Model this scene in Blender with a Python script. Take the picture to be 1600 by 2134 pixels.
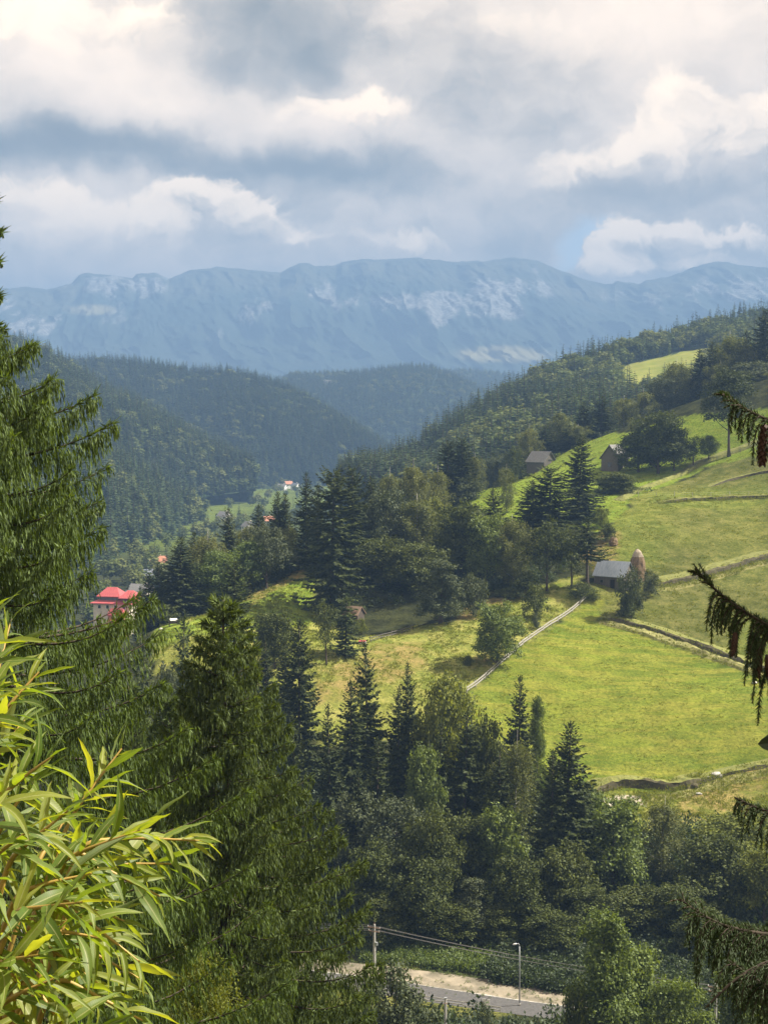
import bpy, math, random
import numpy as np
from mathutils import Vector, noise as mnoise

for o in list(bpy.data.objects):
    bpy.data.objects.remove(o)
scene = bpy.context.scene
C = scene.collection
R_ = math.radians

# ------------------------------------------------------------------ camera
# the photograph's own pixel grid (1600 x 2134) is used to lay out the land:
# a pixel and a distance give a place in the world
FPX = 2931.0
HORIZON = 880.0
PITCH = math.atan((1067.0 - HORIZON) / FPX)          # looking slightly down
cam_d = bpy.data.cameras.new('camera')
cam_d.sensor_fit = 'VERTICAL'
cam_d.sensor_height = 24.0
cam_d.lens = 24.0 * FPX / 2134.0
cam_d.clip_start = 0.05
cam_d.clip_end = 60000.0
cam = bpy.data.objects.new('camera', cam_d)
C.objects.link(cam)
cam.location = (0, 0, 0)
cam.rotation_euler = (math.pi / 2 - PITCH, 0, 0)
scene.camera = cam

# ------------------------------------------------------------------ sun and sky
SUN_AZ, SUN_EL = R_(80.0), R_(48.0)
SUN_DIR = Vector((math.cos(SUN_EL) * math.sin(SUN_AZ), math.cos(SUN_EL) * math.cos(SUN_AZ), math.sin(SUN_EL)))
sun_d = bpy.data.lights.new('sun', 'SUN')
sun_d.energy = 5.0
sun_d.angle = R_(0.55)
sun_d.color = (1.0, 0.93, 0.80)
sun = bpy.data.objects.new('sun', sun_d)
C.objects.link(sun)
sun.rotation_euler = SUN_DIR.to_track_quat('Z', 'Y').to_euler()
sun.location = SUN_DIR * 500

SKY_STRENGTH = 0.10
HAZE_DENSITY = 2.4e-4
HAZE_COLOR = (0.225, 0.385, 0.675, 1)

scene.view_settings.view_transform = 'Standard'
scene.view_settings.look = 'None'
scene.view_settings.exposure = 1.56
scene.view_settings.gamma = 1.0
scene.view_settings.use_curve_mapping = False
scene.render.engine = 'CYCLES'
cy = scene.cycles
cy.use_denoising = True
cy.max_bounces = 5
cy.diffuse_bounces = 3
cy.glossy_bounces = 2
cy.transmission_bounces = 3
cy.transparent_max_bounces = 4
cy.volume_bounces = 0
cy.sample_clamp_indirect = 6.0
cy.caustics_reflective = False
cy.caustics_refractive = False
cy.use_adaptive_sampling = True
cy.adaptive_threshold = 0.015


class NT:
    """small helper for node trees"""
    def __init__(self, tree):
        self.t = tree
        self.n = tree.nodes
        self.l = tree.links

    def add(self, kind, **kw):
        nd = self.n.new(kind)
        for k, v in kw.items():
            setattr(nd, k, v)
        return nd

    def link(self, a, b):
        self.l.new(a, b)

    def set(self, sock, v):
        if isinstance(v, bpy.types.NodeSocket):
            self.l.new(v, sock)
        else:
            sock.default_value = v

    def math(self, op, a, b=0.0, c=0.0, clamp=False):
        nd = self.add('ShaderNodeMath', operation=op, use_clamp=clamp)
        self.set(nd.inputs[0], a)
        self.set(nd.inputs[1], b)
        if len(nd.inputs) > 2:
            self.set(nd.inputs[2], c)
        return nd.outputs[0]

    def mix(self, f, a, b, blend='MIX'):
        nd = self.add('ShaderNodeMix', data_type='RGBA', blend_type=blend)
        self.set(nd.inputs[0], f)
        self.set(nd.inputs[6], a)
        self.set(nd.inputs[7], b)
        return nd.outputs[2]

    def noise(self, vec, scale, detail=4.0, rough=0.55, dist=0.0):
        nd = self.add('ShaderNodeTexNoise')
        if vec is not None:
            self.l.new(vec, nd.inputs['Vector'])
        nd.inputs['Scale'].default_value = scale
        nd.inputs['Detail'].default_value = detail
        nd.inputs['Roughness'].default_value = rough
        nd.inputs['Distortion'].default_value = dist
        return nd.outputs[0]

    def ramp(self, v, lo, hi, a=0.0, b=1.0, smooth=True):
        nd = self.add('ShaderNodeMapRange')
        nd.interpolation_type = 'SMOOTHSTEP' if smooth else 'LINEAR'
        self.set(nd.inputs[0], v)
        nd.inputs[1].default_value = lo
        nd.inputs[2].default_value = hi
        nd.inputs[3].default_value = a
        nd.inputs[4].default_value = b
        return nd.outputs[0]


def build_sky():
    """NISHITA sky behind broken cumulus; the clouds are laid out by direction (azimuth, elevation)."""
    w = bpy.data.worlds.new('World')
    scene.world = w
    w.use_nodes = True
    nt = NT(w.node_tree)
    nt.n.clear()
    out = nt.add('ShaderNodeOutputWorld')
    bg = nt.add('ShaderNodeBackground')
    bg.inputs['Strength'].default_value = SKY_STRENGTH
    nt.link(bg.outputs[0], out.inputs[0])
    sky = nt.add('ShaderNodeTexSky')
    sky.sky_type = 'NISHITA'
    sky.sun_disc = False
    sky.sun_elevation = SUN_EL
    sky.sun_rotation = SUN_AZ
    sky.altitude = 900
    sky.air_density = 1.0
    sky.dust_density = 1.0
    tc = nt.add('ShaderNodeTexCoord')
    sep = nt.add('ShaderNodeSeparateXYZ')
    nt.link(tc.outputs['Generated'], sep.inputs[0])
    az = nt.math('ARCTAN2', sep.outputs[0], sep.outputs[1])
    el = nt.math('ARCSINE', sep.outputs[2])
    # degrees / 10, so that the picture spans about 3 x 2 units
    u0 = nt.math('MULTIPLY', az, 5.7296)
    v0 = nt.math('MULTIPLY', el, 5.7296)
    comb = nt.add('ShaderNodeCombineXYZ')
    nt.link(u0, comb.inputs[0])
    nt.link(v0, comb.inputs[1])
    p0 = comb.outputs[0]
    # billow: warp the plane by noise at two scales
    def warp(p, scale, amp, seed):
        off = nt.add('ShaderNodeVectorMath', operation='ADD')
        nt.link(p, off.inputs[0])
        off.inputs[1].default_value = (seed, seed * 1.7, seed * 0.3)
        nd = nt.add('ShaderNodeTexNoise')
        nt.link(off.outputs[0], nd.inputs['Vector'])
        nd.inputs['Scale'].default_value = scale
        nd.inputs['Detail'].default_value = 6.0
        nd.inputs['Roughness'].default_value = 0.52
        sub = nt.add('ShaderNodeVectorMath', operation='SUBTRACT')
        nt.link(nd.outputs['Color'], sub.inputs[0])
        sub.inputs[1].default_value = (0.5, 0.5, 0.5)
        mul = nt.add('ShaderNodeVectorMath', operation='MULTIPLY')
        nt.link(sub.outputs[0], mul.inputs[0])
        mul.inputs[1].default_value = (amp, amp * 0.75, 0)
        ad = nt.add('ShaderNodeVectorMath', operation='ADD')
        nt.link(p, ad.inputs[0])
        nt.link(mul.outputs[0], ad.inputs[1])
        return ad.outputs[0]
    pw = warp(warp(p0, 2.2, 0.50, 3.1), 9.0, 0.10, 7.0)
    pc = warp(warp(warp(p0, 3.4, 0.34, 11.0), 12.0, 0.15, 5.0), 34.0, 0.05, 9.0)
    def blobs(p, items):
        s = nt.add('ShaderNodeSeparateXYZ')
        nt.link(p, s.inputs[0])
        tot = None
        for (px, py, rx, ry, a) in items:
            cu = math.degrees(math.atan((px - 800) / FPX)) / 10
            cv = math.degrees(math.atan((HORIZON - py) / FPX)) / 10
            ru = math.degrees(rx / FPX) / 10
            rv = math.degrees(ry / FPX) / 10
            du = nt.math('MULTIPLY', nt.math('SUBTRACT', s.outputs[0], cu), 1 / ru)
            dv = nt.math('MULTIPLY', nt.math('SUBTRACT', s.outputs[1], cv), 1 / rv)
            r2 = nt.math('MULTIPLY_ADD', dv, dv, nt.math('MULTIPLY', du, du))
            g = nt.math('MULTIPLY', nt.math('EXPONENT', nt.math('MULTIPLY', r2, -1.0)), a)
            tot = g if tot is None else nt.math('ADD', tot, g)
        return tot
    # overall light/dark of the cloud deck
    st = nt.add('ShaderNodeMapping')
    st.inputs['Scale'].default_value = (0.75, 2.1, 1)
    nt.link(pw, st.inputs['Vector'])
    fb = nt.noise(st.outputs[0], 1.3, 7.0, 0.55)
    deck = blobs(pw, DECK)
    val = nt.math('ADD', nt.math('MULTIPLY_ADD', fb, 0.62, 0.20), deck)
    # fine puff texture
    fine = nt.noise(pc, 5.0, 6.0, 0.55)
    val = nt.math('ADD', val, nt.math('MULTIPLY_ADD', fine, 0.40, -0.20))
    rampn = nt.add('ShaderNodeValToRGB')
    nt.link(val, rampn.inputs[0])
    cr = rampn.color_ramp
    cr.elements[0].position = 0.0
    cr.elements[0].color = (0.115, 0.105, 0.085, 1)
    cr.elements[1].position = 1.0
    cr.elements[1].color = (1.02, 0.80, 0.58, 1)
    for pos, col in ((0.22, (0.20, 0.18, 0.14, 1)), (0.42, (0.38, 0.32, 0.245, 1)), (0.60, (0.66, 0.53, 0.395, 1)), (0.80, (0.86, 0.68, 0.50, 1))):
        e = cr.elements.new(pos)
        e.color = col
    deckcol = rampn.outputs[0]
    # cumulus towers: crowns turned up and to the light are bright and crisp, undersides melt into the deck
    cum = blobs(pc, CUMULUS)
    sh = nt.add('ShaderNodeVectorMath', operation='ADD')
    nt.link(pc, sh.inputs[0])
    sh.inputs[1].default_value = (-0.012, 0.042, 0)
    cum2 = blobs(sh.outputs[0], CUMULUS)
    cumask = nt.ramp(cum, 0.26, 0.62)
    slope = nt.math('SUBTRACT', cum, cum2)
    lit = nt.ramp(nt.math('ADD', slope, nt.math('MULTIPLY_ADD', fine, 1.5, -0.70)), -0.30, 0.45)
    cumcol = nt.mix(lit, deckcol, (1.10, 0.85, 0.585, 1))
    cloud = nt.mix(cumask, deckcol, cumcol)
    # blue gaps
    gap = nt.ramp(nt.math('SUBTRACT', blobs(pw, GAPS), nt.math('MULTIPLY', cumask, 0.8)), 0.15, 1.0)
    bright = nt.add('ShaderNodeVectorMath', operation='SCALE')
    nt.link(cloud, bright.inputs[0])
    bright.inputs['Scale'].default_value = CLOUD_GAIN / SKY_STRENGTH
    col = nt.mix(nt.math('MULTIPLY', gap, 0.5), bright.outputs[0], sky.outputs[0])
    nt.link(col, bg.inputs['Color'])
    w.cycles.sampling_method = 'MANUAL'
    w.cycles.sample_map_resolution = 512


CLOUD_GAIN = 0.70
DECK = [  # px, py, rx, ry (photo pixels), amount
    (180, 100, 230, 130, 0.30), (330, 240, 170, 90, 0.22), (650, 250, 220, 70, 0.30), (560, 110, 190, 90, -0.30),
    (330, 340, 420, 45, -0.34), (60, 330, 200, 50, -0.20), (700, 370, 250, 40, -0.22), (1150, 60, 350, 110, 0.20), (1450, 110, 220, 120, 0.18),
    (960, 250, 200, 60, -0.05), (1000, 440, 320, 90, 0.05), (1150, 480, 160, 60, -0.08), (100, 480, 220, 60, 0.18),
    (1250, 200, 160, 60, 0.08), (1100, 320, 250, 50, 0.08), (1400, 430, 200, 35, -0.22), (800, 460, 180, 40, 0.05), (300, 560, 300, 40, 0.08), (1000, 150, 200, 60, -0.10)]
CUMULUS = [
    (460, 450, 120, 52, 0.9), (340, 490, 120, 48, 0.85), (400, 415, 70, 30, 0.5), (70, 425, 120, 50, 0.8), (560, 445, 60, 40, 0.55), (200, 480, 120, 50, 0.6), (20, 500, 120, 60, 0.5), (620, 500, 120, 34, 0.55),
    (1390, 260, 90, 70, 0.9), (1470, 330, 95, 66, 0.95), (1330, 340, 140, 60, 0.6), (1395, 205, 45, 45, 0.5), (1600, 280, 60, 70, 0.7), (1180, 370, 120, 40, 0.45),
    (1320, 510, 70, 40, 0.95), (1290, 565, 90, 30, 0.8), (1430, 505, 100, 34, 0.75), (1420, 560, 150, 30, 0.7), (1560, 520, 90, 40, 0.6), (680, 250, 150, 44, 0.65),
    (800, 240, 90, 36, 0.5), (220, 70, 160, 70, 0.65), (300, 120, 90, 60, 0.5), (90, 90, 110, 60, 0.45), (860, 515, 120, 26, 0.55), (330, 240, 120, 40, 0.4), (1050, 60, 160, 50, 0.4), (1250, 130, 140, 50, 0.4)]
GAPS = [(1225, 518, 45, 38, 0.95), (1195, 560, 50, 22, 0.7)]
build_sky()

# ------------------------------------------------------------------ helpers
def P(px, py, Y):
    """the point at forward distance Y (metres) seen at photo pixel (px, py)"""
    sx = (px - 800.0) / FPX
    sy = (1067.0 - py) / FPX
    cp, sp = math.cos(PITCH), math.sin(PITCH)
    fy = cp + sy * sp
    fz = -sp + sy * cp
    k = Y / fy
    return np.array((sx * k, Y, fz * k))


def pixel_of(p):
    cp, sp = math.cos(PITCH), math.sin(PITCH)
    p = np.asarray(p, float)
    d = p[..., 1] * cp - p[..., 2] * sp
    up = p[..., 1] * sp + p[..., 2] * cp
    return np.stack((800 + FPX * p[..., 0] / d, 1067 - FPX * up / d), -1)


def link(o, parent=None):
    C.objects.link(o)
    if parent is not None:
        o.parent = parent
    return o


def tag(o, label=None, cat=None, group=None, kind=None):
    if label:
        o['label'] = label
    if cat:
        o['category'] = cat
    if group:
        o['group'] = group
    if kind:
        o['kind'] = kind
    return o


def empty(name, loc=(0, 0, 0), rz=0.0):
    o = bpy.data.objects.new(name, None)
    o.empty_display_size = 0.5
    link(o)
    o.location = loc
    o.rotation_euler = (0, 0, rz)
    return o


def mesh_np(name, verts, faces, mats=(), mat_idx=None, smooth=False):
    """faces: int array (n,3) or (n,4), or list of such arrays"""
    verts = np.asarray(verts, np.float32).reshape(-1, 3)
    if isinstance(faces, np.ndarray):
        faces = [faces]
    faces = [np.asarray(f, np.int32) for f in faces if len(f)]
    me = bpy.data.meshes.new(name)
    me.vertices.add(len(verts))
    me.vertices.foreach_set('co', verts.ravel())
    nl = sum(f.size for f in faces)
    npoly = sum(len(f) for f in faces)
    me.loops.add(nl)
    me.polygons.add(npoly)
    me.loops.foreach_set('vertex_index', np.concatenate([f.ravel() for f in faces]))
    tot = np.concatenate([np.full(len(f), f.shape[1], np.int32) for f in faces])
    start = np.concatenate(([0], np.cumsum(tot)[:-1])).astype(np.int32)
    me.polygons.foreach_set('loop_start', start)
    if mat_idx is not None:
        me.polygons.foreach_set('material_index', np.asarray(mat_idx, np.int32))
    me.polygons.foreach_set('use_smooth', np.full(npoly, smooth, bool))
    me.update(calc_edges=True)
    me.validate()
    for m in (mats if isinstance(mats, (list, tuple)) else [mats]):
        me.materials.append(m)
    return me


def obj(name, me, parent=None, loc=None, rot=None, scale=None):
    o = bpy.data.objects.new(name, me)
    link(o, parent)
    if loc is not None:
        o.location = loc
    if rot is not None:
        o.rotation_euler = rot
    if scale is not None:
        o.scale = scale
    return o


class MB:
    """collects simple solids into one mesh"""
    def __init__(self):
        self.v = []
        self.f3 = []
        self.f4 = []
        self.n = 0

    def add(self, v, f4=(), f3=()):
        v = np.asarray(v, float).reshape(-1, 3)
        self.v.append(v)
        if len(f4):
            self.f4.append(np.asarray(f4, int) + self.n)
        if len(f3):
            self.f3.append(np.asarray(f3, int) + self.n)
        self.n += len(v)
        return self

    def box(self, lo, hi, top=None):
        x0, y0, z0 = lo
        x1, y1, z1 = hi
        v = [(x0, y0, z0), (x1, y0, z0), (x1, y1, z0), (x0, y1, z0), (x0, y0, z1), (x1, y0, z1), (x1, y1, z1), (x0, y1, z1)]
        f = [(0, 3, 2, 1), (4, 5, 6, 7), (0, 1, 5, 4), (1, 2, 6, 5), (2, 3, 7, 6), (3, 0, 4, 7)]
        return self.add(v, f)

    def poly_prism(self, pts_a, pts_b):
        """two matching outlines joined by sides, both ends closed (fan)"""
        n = len(pts_a)
        v = list(pts_a) + list(pts_b)
        f4 = [(i, (i + 1) % n, n + (i + 1) % n, n + i) for i in range(n)]
        f3 = [(0, i + 1, i) for i in range(1, n - 1)] + [(n, n + i, n + i + 1) for i in range(1, n - 1)]
        return self.add(v, f4, f3)

    def tube(self, pts, rad, seg=6, cap=True):
        pts = np.asarray(pts, float)
        n = len(pts)
        rad = np.broadcast_to(np.asarray(rad, float), (n,))
        tan = np.gradient(pts, axis=0)
        tan /= np.linalg.norm(tan, axis=1)[:, None] + 1e-9
        ref = np.array((0.0, 0.0, 1.0)) if abs(tan[:, 2]).mean() < 0.8 else np.array((1.0, 0.0, 0.0))
        a = np.cross(tan, ref)
        a /= np.linalg.norm(a, axis=1)[:, None] + 1e-9
        b = np.cross(tan, a)
        th = np.arange(seg) * 2 * math.pi / seg
        ring = a[:, None, :] * np.cos(th)[None, :, None] + b[:, None, :] * np.sin(th)[None, :, None]
        v = pts[:, None, :] + ring * rad[:, None, None]
        v = v.reshape(-1, 3)
        i = np.arange(n - 1)[:, None] * seg
        j = np.arange(seg)[None, :]
        j2 = (j + 1) % seg
        f4 = np.stack((i + j, i + seg + j, i + seg + j2, i + j2), -1).reshape(-1, 4)
        f3 = []
        if cap:
            v = np.vstack((v, pts[:1], pts[-1:]))
            c0, c1 = n * seg, n * seg + 1
            f3 = [(c0, k, (k + 1) % seg) for k in range(seg)] + [(c1, (n - 1) * seg + (k + 1) % seg, (n - 1) * seg + k) for k in range(seg)]
        return self.add(v, f4, f3)

    def mesh(self, name, mats, smooth=False):
        fs = []
        if self.f4:
            fs.append(np.vstack(self.f4))
        if self.f3:
            fs.append(np.vstack(self.f3))
        return mesh_np(name, np.vstack(self.v), fs, mats, smooth=smooth)

    def build(self, name, mats, parent=None, smooth=False, **kw):
        return obj(name, self.mesh(name, mats, smooth), parent, **kw)


def fbm2(x, y, scale, octaves=4, seed=0.0, rough=0.5):
    """value-noise fractal on numpy arrays, about -1..1"""
    x = np.asarray(x, float) / scale
    y = np.asarray(y, float) / scale
    out = np.zeros(np.broadcast(x, y).shape)
    amp, tot = 1.0, 0.0
    for k in range(octaves):
        out += amp * vnoise(x + seed * 17.13 + k * 31.7, y - seed * 9.71 + k * 12.9)
        tot += amp
        amp *= rough
        x = x * 2.03
        y = y * 2.03
    return out / tot


def vnoise(x, y):
    xi = np.floor(x).astype(np.int64)
    yi = np.floor(y).astype(np.int64)
    xf = x - xi
    yf = y - yi
    xf = xf * xf * xf * (xf * (xf * 6 - 15) + 10)
    yf = yf * yf * yf * (yf * (yf * 6 - 15) + 10)

    def h(a, b):
        n = (a * 374761393 + b * 668265263) & 0x7fffffff
        n = ((n ^ (n >> 13)) * 1274126177) & 0x7fffffff
        return ((n ^ (n >> 16)) & 0xffff) / 32767.5 - 1.0
    a = h(xi, yi) * (1 - xf) + h(xi + 1, yi) * xf
    b = h(xi, yi + 1) * (1 - xf) + h(xi + 1, yi + 1) * xf
    return a * (1 - yf) + b * yf


def sstep(a, b, x):
    t = np.clip((np.asarray(x, float) - a) / (b - a), 0, 1)
    return t * t * (3 - 2 * t)


# ------------------------------------------------------------------ materials
def new_mat(name):
    m = bpy.data.materials.new(name)
    m.use_nodes = True
    nt = NT(m.node_tree)
    nt.n.clear()
    out = nt.add('ShaderNodeOutputMaterial')
    return m, nt, out


def foliage_mat(name, col, col2, trans=0.35, hue_var=0.25, gloss=0.04, tcol=None, leafvar=0.65):
    """two-sided leaf: diffuse plus translucent light, colour varied leaf by leaf and tree by tree"""
    m, nt, out = new_mat(name)
    geo = nt.add('ShaderNodeNewGeometry')
    oi = nt.add('ShaderNodeObjectInfo')
    r = nt.math('ADD', nt.math('MULTIPLY', geo.outputs['Random Per Island'], leafvar), nt.math('MULTIPLY', oi.outputs['Random'], 1.1 - leafvar), clamp=True)
    c = nt.mix(r, (*col, 1), (*col2, 1))
    hsv = nt.add('ShaderNodeHueSaturation')
    nt.set(hsv.inputs['Value'], nt.math('MULTIPLY_ADD', geo.outputs['Random Per Island'], hue_var * 2, 1 - hue_var))
    nt.link(c, hsv.inputs['Color'])
    d = nt.add('ShaderNodeBsdfDiffuse')
    nt.link(hsv.outputs[0], d.inputs['Color'])
    t = nt.add('ShaderNodeBsdfTranslucent')
    if tcol is None:
        tcol = (1.35, 1.30, 0.40)
    mul = nt.mix(1.0, hsv.outputs[0], (*tcol, 1), 'MULTIPLY')
    nt.link(mul, t.inputs['Color'])
    ms = nt.add('ShaderNodeMixShader')
    ms.inputs[0].default_value = trans
    nt.link(d.outputs[0], ms.inputs[1])
    nt.link(t.outputs[0], ms.inputs[2])
    last = ms.outputs[0]
    if gloss > 0:
        g = nt.add('ShaderNodeBsdfGlossy')
        g.inputs['Roughness'].default_value = 0.65
        g.inputs['Color'].default_value = (0.9, 0.95, 0.9, 1)
        m2 = nt.add('ShaderNodeMixShader')
        m2.inputs[0].default_value = gloss
        nt.link(last, m2.inputs[1])
        nt.link(g.outputs[0], m2.inputs[2])
        last = m2.outputs[0]
    nt.link(last, out.inputs[0])
    return m


def rough_mat(name, col, col2, scale=6.0, rough=0.85, bump=0.0, stretch=(1, 1, 1), metallic=0.0, spec=0.2, detail=5.0):
    m, nt, out = new_mat(name)
    tc = nt.add('ShaderNodeTexCoord')
    mp = nt.add('ShaderNodeMapping')
    mp.inputs['Scale'].default_value = stretch
    nt.link(tc.outputs['Object'], mp.inputs['Vector'])
    n1 = nt.noise(mp.outputs[0], scale, detail, 0.6)
    c = nt.mix(nt.ramp(n1, 0.3, 0.7), (*col, 1), (*col2, 1))
    b = nt.add('ShaderNodeBsdfPrincipled')
    nt.link(c, b.inputs['Base Color'])
    b.inputs['Roughness'].default_value = rough
    b.inputs['Metallic'].default_value = metallic
    b.inputs['Specular IOR Level'].default_value = spec
    if bump > 0:
        bp = nt.add('ShaderNodeBump')
        bp.inputs['Strength'].default_value = 0.6
        bp.inputs['Distance'].default_value = bump
        nt.link(n1, bp.inputs['Height'])
        nt.link(bp.outputs[0], b.inputs['Normal'])
    nt.link(b.outputs[0], out.inputs[0])
    return m


M = {}
M['bark'] = rough_mat('bark', (0.055, 0.042, 0.032), (0.13, 0.105, 0.085), 5.0, 0.95, 0.03, (3, 3, 0.6))
M['pale_bark'] = rough_mat('pale_bark', (0.22, 0.20, 0.18), (0.45, 0.43, 0.40), 4.0, 0.9, 0.01, (1, 1, 2))
M['spruce'] = foliage_mat('spruce_needles', (0.027, 0.039, 0.012), (0.062, 0.076, 0.020), 0.22, 0.30, 0.015)
M['spruce_lit'] = foliage_mat('light_spruce_needles', (0.048, 0.068, 0.018), (0.095, 0.112, 0.028), 0.28, 0.30, 0.015)  # paler needles, worn by the young spruces
M['leaf'] = foliage_mat('broad_leaves', (0.038, 0.052, 0.012), (0.088, 0.104, 0.023), 0.28, 0.30, 0.015)
M['leaf_yellow'] = foliage_mat('yellow_green_leaves', (0.090, 0.120, 0.020), (0.175, 0.190, 0.036), 0.38, 0.28, 0.015)
M['leaf_grey'] = foliage_mat('grey_green_leaves', (0.048, 0.064, 0.030), (0.100, 0.115, 0.058), 0.25, 0.30, 0.015)
M['birch'] = foliage_mat('birch_leaves', (0.088, 0.108, 0.034), (0.150, 0.160, 0.052), 0.36, 0.28, 0.015)
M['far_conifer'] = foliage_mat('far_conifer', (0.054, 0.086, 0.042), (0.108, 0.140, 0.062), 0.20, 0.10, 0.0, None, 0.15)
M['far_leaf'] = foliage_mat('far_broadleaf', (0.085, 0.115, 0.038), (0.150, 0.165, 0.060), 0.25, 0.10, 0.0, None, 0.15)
M['leaf_light'] = foliage_mat('light_green_leaves', (0.075, 0.118, 0.026), (0.145, 0.185, 0.042), 0.36, 0.30, 0.02)

# ------------------------------------------------------------------ the land
CTRL = []
for cx in (-60, -25, 20, 60):
    CTRL += [(cx, -25, 1.5), (cx, 0, -1.9), (cx, 10, -7.0), (cx, 22, -13.2), (cx, 40, -22.5), (cx, 80, -42.5), (cx, 120, -60.0), (cx, 145, -67.0)]
for cx in (-95, -45, 0, 45, 95):
    CTRL += [(cx, 157, -68.4), (cx, 170, -68.5), (cx, 190, -68.4)]
CTRL += [(-70, 300, -66), (-95, 350, -68), (-40, 390, -62), (-70, 420, -70), (-75, 250, -64.5), (-60, 225, -66), (-45, 240, -58.5), (-45, 215, -65),
         (-110, 250, -67), (-110, 450, -71), (-40, 480, -69), (0, 400, -35), (5, 480, -50), (15, 560, -66), (-15, 205, -66.5), (20, 205, -65.0), (60, 205, -64),
         (100, 210, -58), (-60, 620, -72), (0, 640, -72), (60, 560, -18), (60, 660, -60), (130, 590, 2), (130, 690, -30), (-140, 640, -73), (-140, 300, -68),
         (110, 470, 9), (160, 380, 12), (160, 300, -16), (130, 240, -42), (170, 480, 26)]
for px, py, Y in ((1250, 1655, 235), (1420, 1650, 236), (1600, 1615, 240), (900, 1600, 230), (700, 1390, 270), (830, 1385, 272), (680, 1510, 250),
                  (980, 1435, 265), (1035, 1385, 275), (1220, 1245, 310), (1270, 1225, 316), (1500, 1500, 255), (1590, 1400, 277), (1350, 1350, 288),
                  (1250, 1290, 302), (1540, 1375, 283), (1600, 1165, 340), (1370, 1220, 322), (1480, 1195, 331), (1400, 1100, 355), (1600, 1050, 376),
                  (1400, 1035, 386), (1330, 1030, 393), (1600, 925, 425), (1460, 970, 425), (1280, 1070, 372), (1275, 985, 432), (1125, 978, 485),
                  (970, 1035, 430), (1060, 1010, 450), (1200, 930, 500), (1440, 862, 520), (1300, 912, 512), (1600, 830, 530), (640, 1180, 328),
                  (690, 1292, 305), (560, 1232, 312), (500, 1247, 314), (420, 1282, 306), (300, 1316, 290), (330, 1340, 282), (560, 1300, 292),
                  (740, 1332, 285), (850, 1312, 296), (1050, 1252, 310), (920, 1298, 293), (600, 1385, 268), (500, 1405, 264), (860, 1200, 340), (800, 1150, 372)):
    CTRL.append(tuple(P(px, py, Y)))
CTRL = np.array(CTRL)
_S = 100.0
_cx, _cy, _cz = CTRL[:, 0] / _S, CTRL[:, 1] / _S, CTRL[:, 2]


def _phi(r2):
    return 0.5 * r2 * np.log(r2 + 1e-9)


def _fit():
    n = len(CTRL)
    r2 = (_cx[:, None] - _cx[None]) ** 2 + (_cy[:, None] - _cy[None]) ** 2
    A = np.zeros((n + 3, n + 3))
    A[:n, :n] = _phi(r2) + np.eye(n) * 0.004
    Pm = np.stack((np.ones(n), _cx, _cy), 1)
    A[:n, n:] = Pm
    A[n:, :n] = Pm.T
    return np.linalg.solve(A, np.concatenate((_cz, np.zeros(3))))


_W = _fit()


def base_z(x, y):
    x = np.asarray(x, float)
    y = np.asarray(y, float)
    shp = np.broadcast(x, y).shape
    xs = np.clip(np.broadcast_to(x, shp).ravel(), -190, 230) / _S
    ys = np.clip(np.broadcast_to(y, shp).ravel(), -40, 720) / _S
    out = np.empty(xs.size)
    for a in range(0, xs.size, 20000):
        X = xs[a:a + 20000]
        Y = ys[a:a + 20000]
        r2 = (X[:, None] - _cx[None]) ** 2 + (Y[:, None] - _cy[None]) ** 2
        out[a:a + 20000] = _phi(r2) @ _W[:-3] + _W[-3] + _W[-2] * X + _W[-1] * Y
    return out.reshape(shp)


def floor_z(x, y):
    return -72.0 - 0.0065 * np.clip(np.asarray(y, float) - 600, 0, 1500) - 0.01 * np.clip(np.abs(x) - 200, 0, 600)


def land_z(x, y):
    """height of the ground"""
    x = np.asarray(x, float)
    y = np.asarray(y, float)
    z = base_z(x, y)
    w = np.maximum(sstep(560, 720, y), sstep(150, 230, np.abs(x)) * sstep(180, 60, y) * 0 + sstep(190, 330, np.abs(x)))
    w = np.maximum(w, sstep(-30, -120, y) * 0)
    z = z * (1 - w) + floor_z(x, y) * w
    hill = sstep(195, 225, y) * (1 - w)
    z = z + hill * (0.55 * fbm2(x, y, 24.0, 3, 1.0) + 0.16 * fbm2(x, y, 6.0, 2, 2.0))
    return z


def Gd(px, py, lo=20.0, hi=700.0):
    """where the line of sight through a photo pixel meets the ground"""
    ys = np.linspace(lo, hi, 1400)
    p0 = P(px, py, 1.0)
    z = p0[2] * ys
    g = land_z(p0[0] * ys, ys)
    below = np.nonzero(z < g)[0]
    k = below[0] if len(below) else len(ys) - 1
    if k > 0:
        a = (z - g)[k - 1]
        b = (z - g)[k]
        t = a / (a - b + 1e-9)
        Y = ys[k - 1] + (ys[k] - ys[k - 1]) * np.clip(t, 0, 1)
    else:
        Y = ys[k]
    return np.array((p0[0] * Y, Y, float(land_z(p0[0] * Y, Y))))


def in_poly(x, y, poly):
    x = np.asarray(x)
    y = np.asarray(y)
    ins = np.zeros(np.broadcast(x, y).shape, bool)
    n = len(poly)
    for i in range(n):
        x0, y0 = poly[i]
        x1, y1 = poly[(i + 1) % n]
        c = ((y0 > y) != (y1 > y)) & (x < (x1 - x0) * (y - y0) / (y1 - y0 + 1e-12) + x0)
        ins ^= c
    return ins


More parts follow.
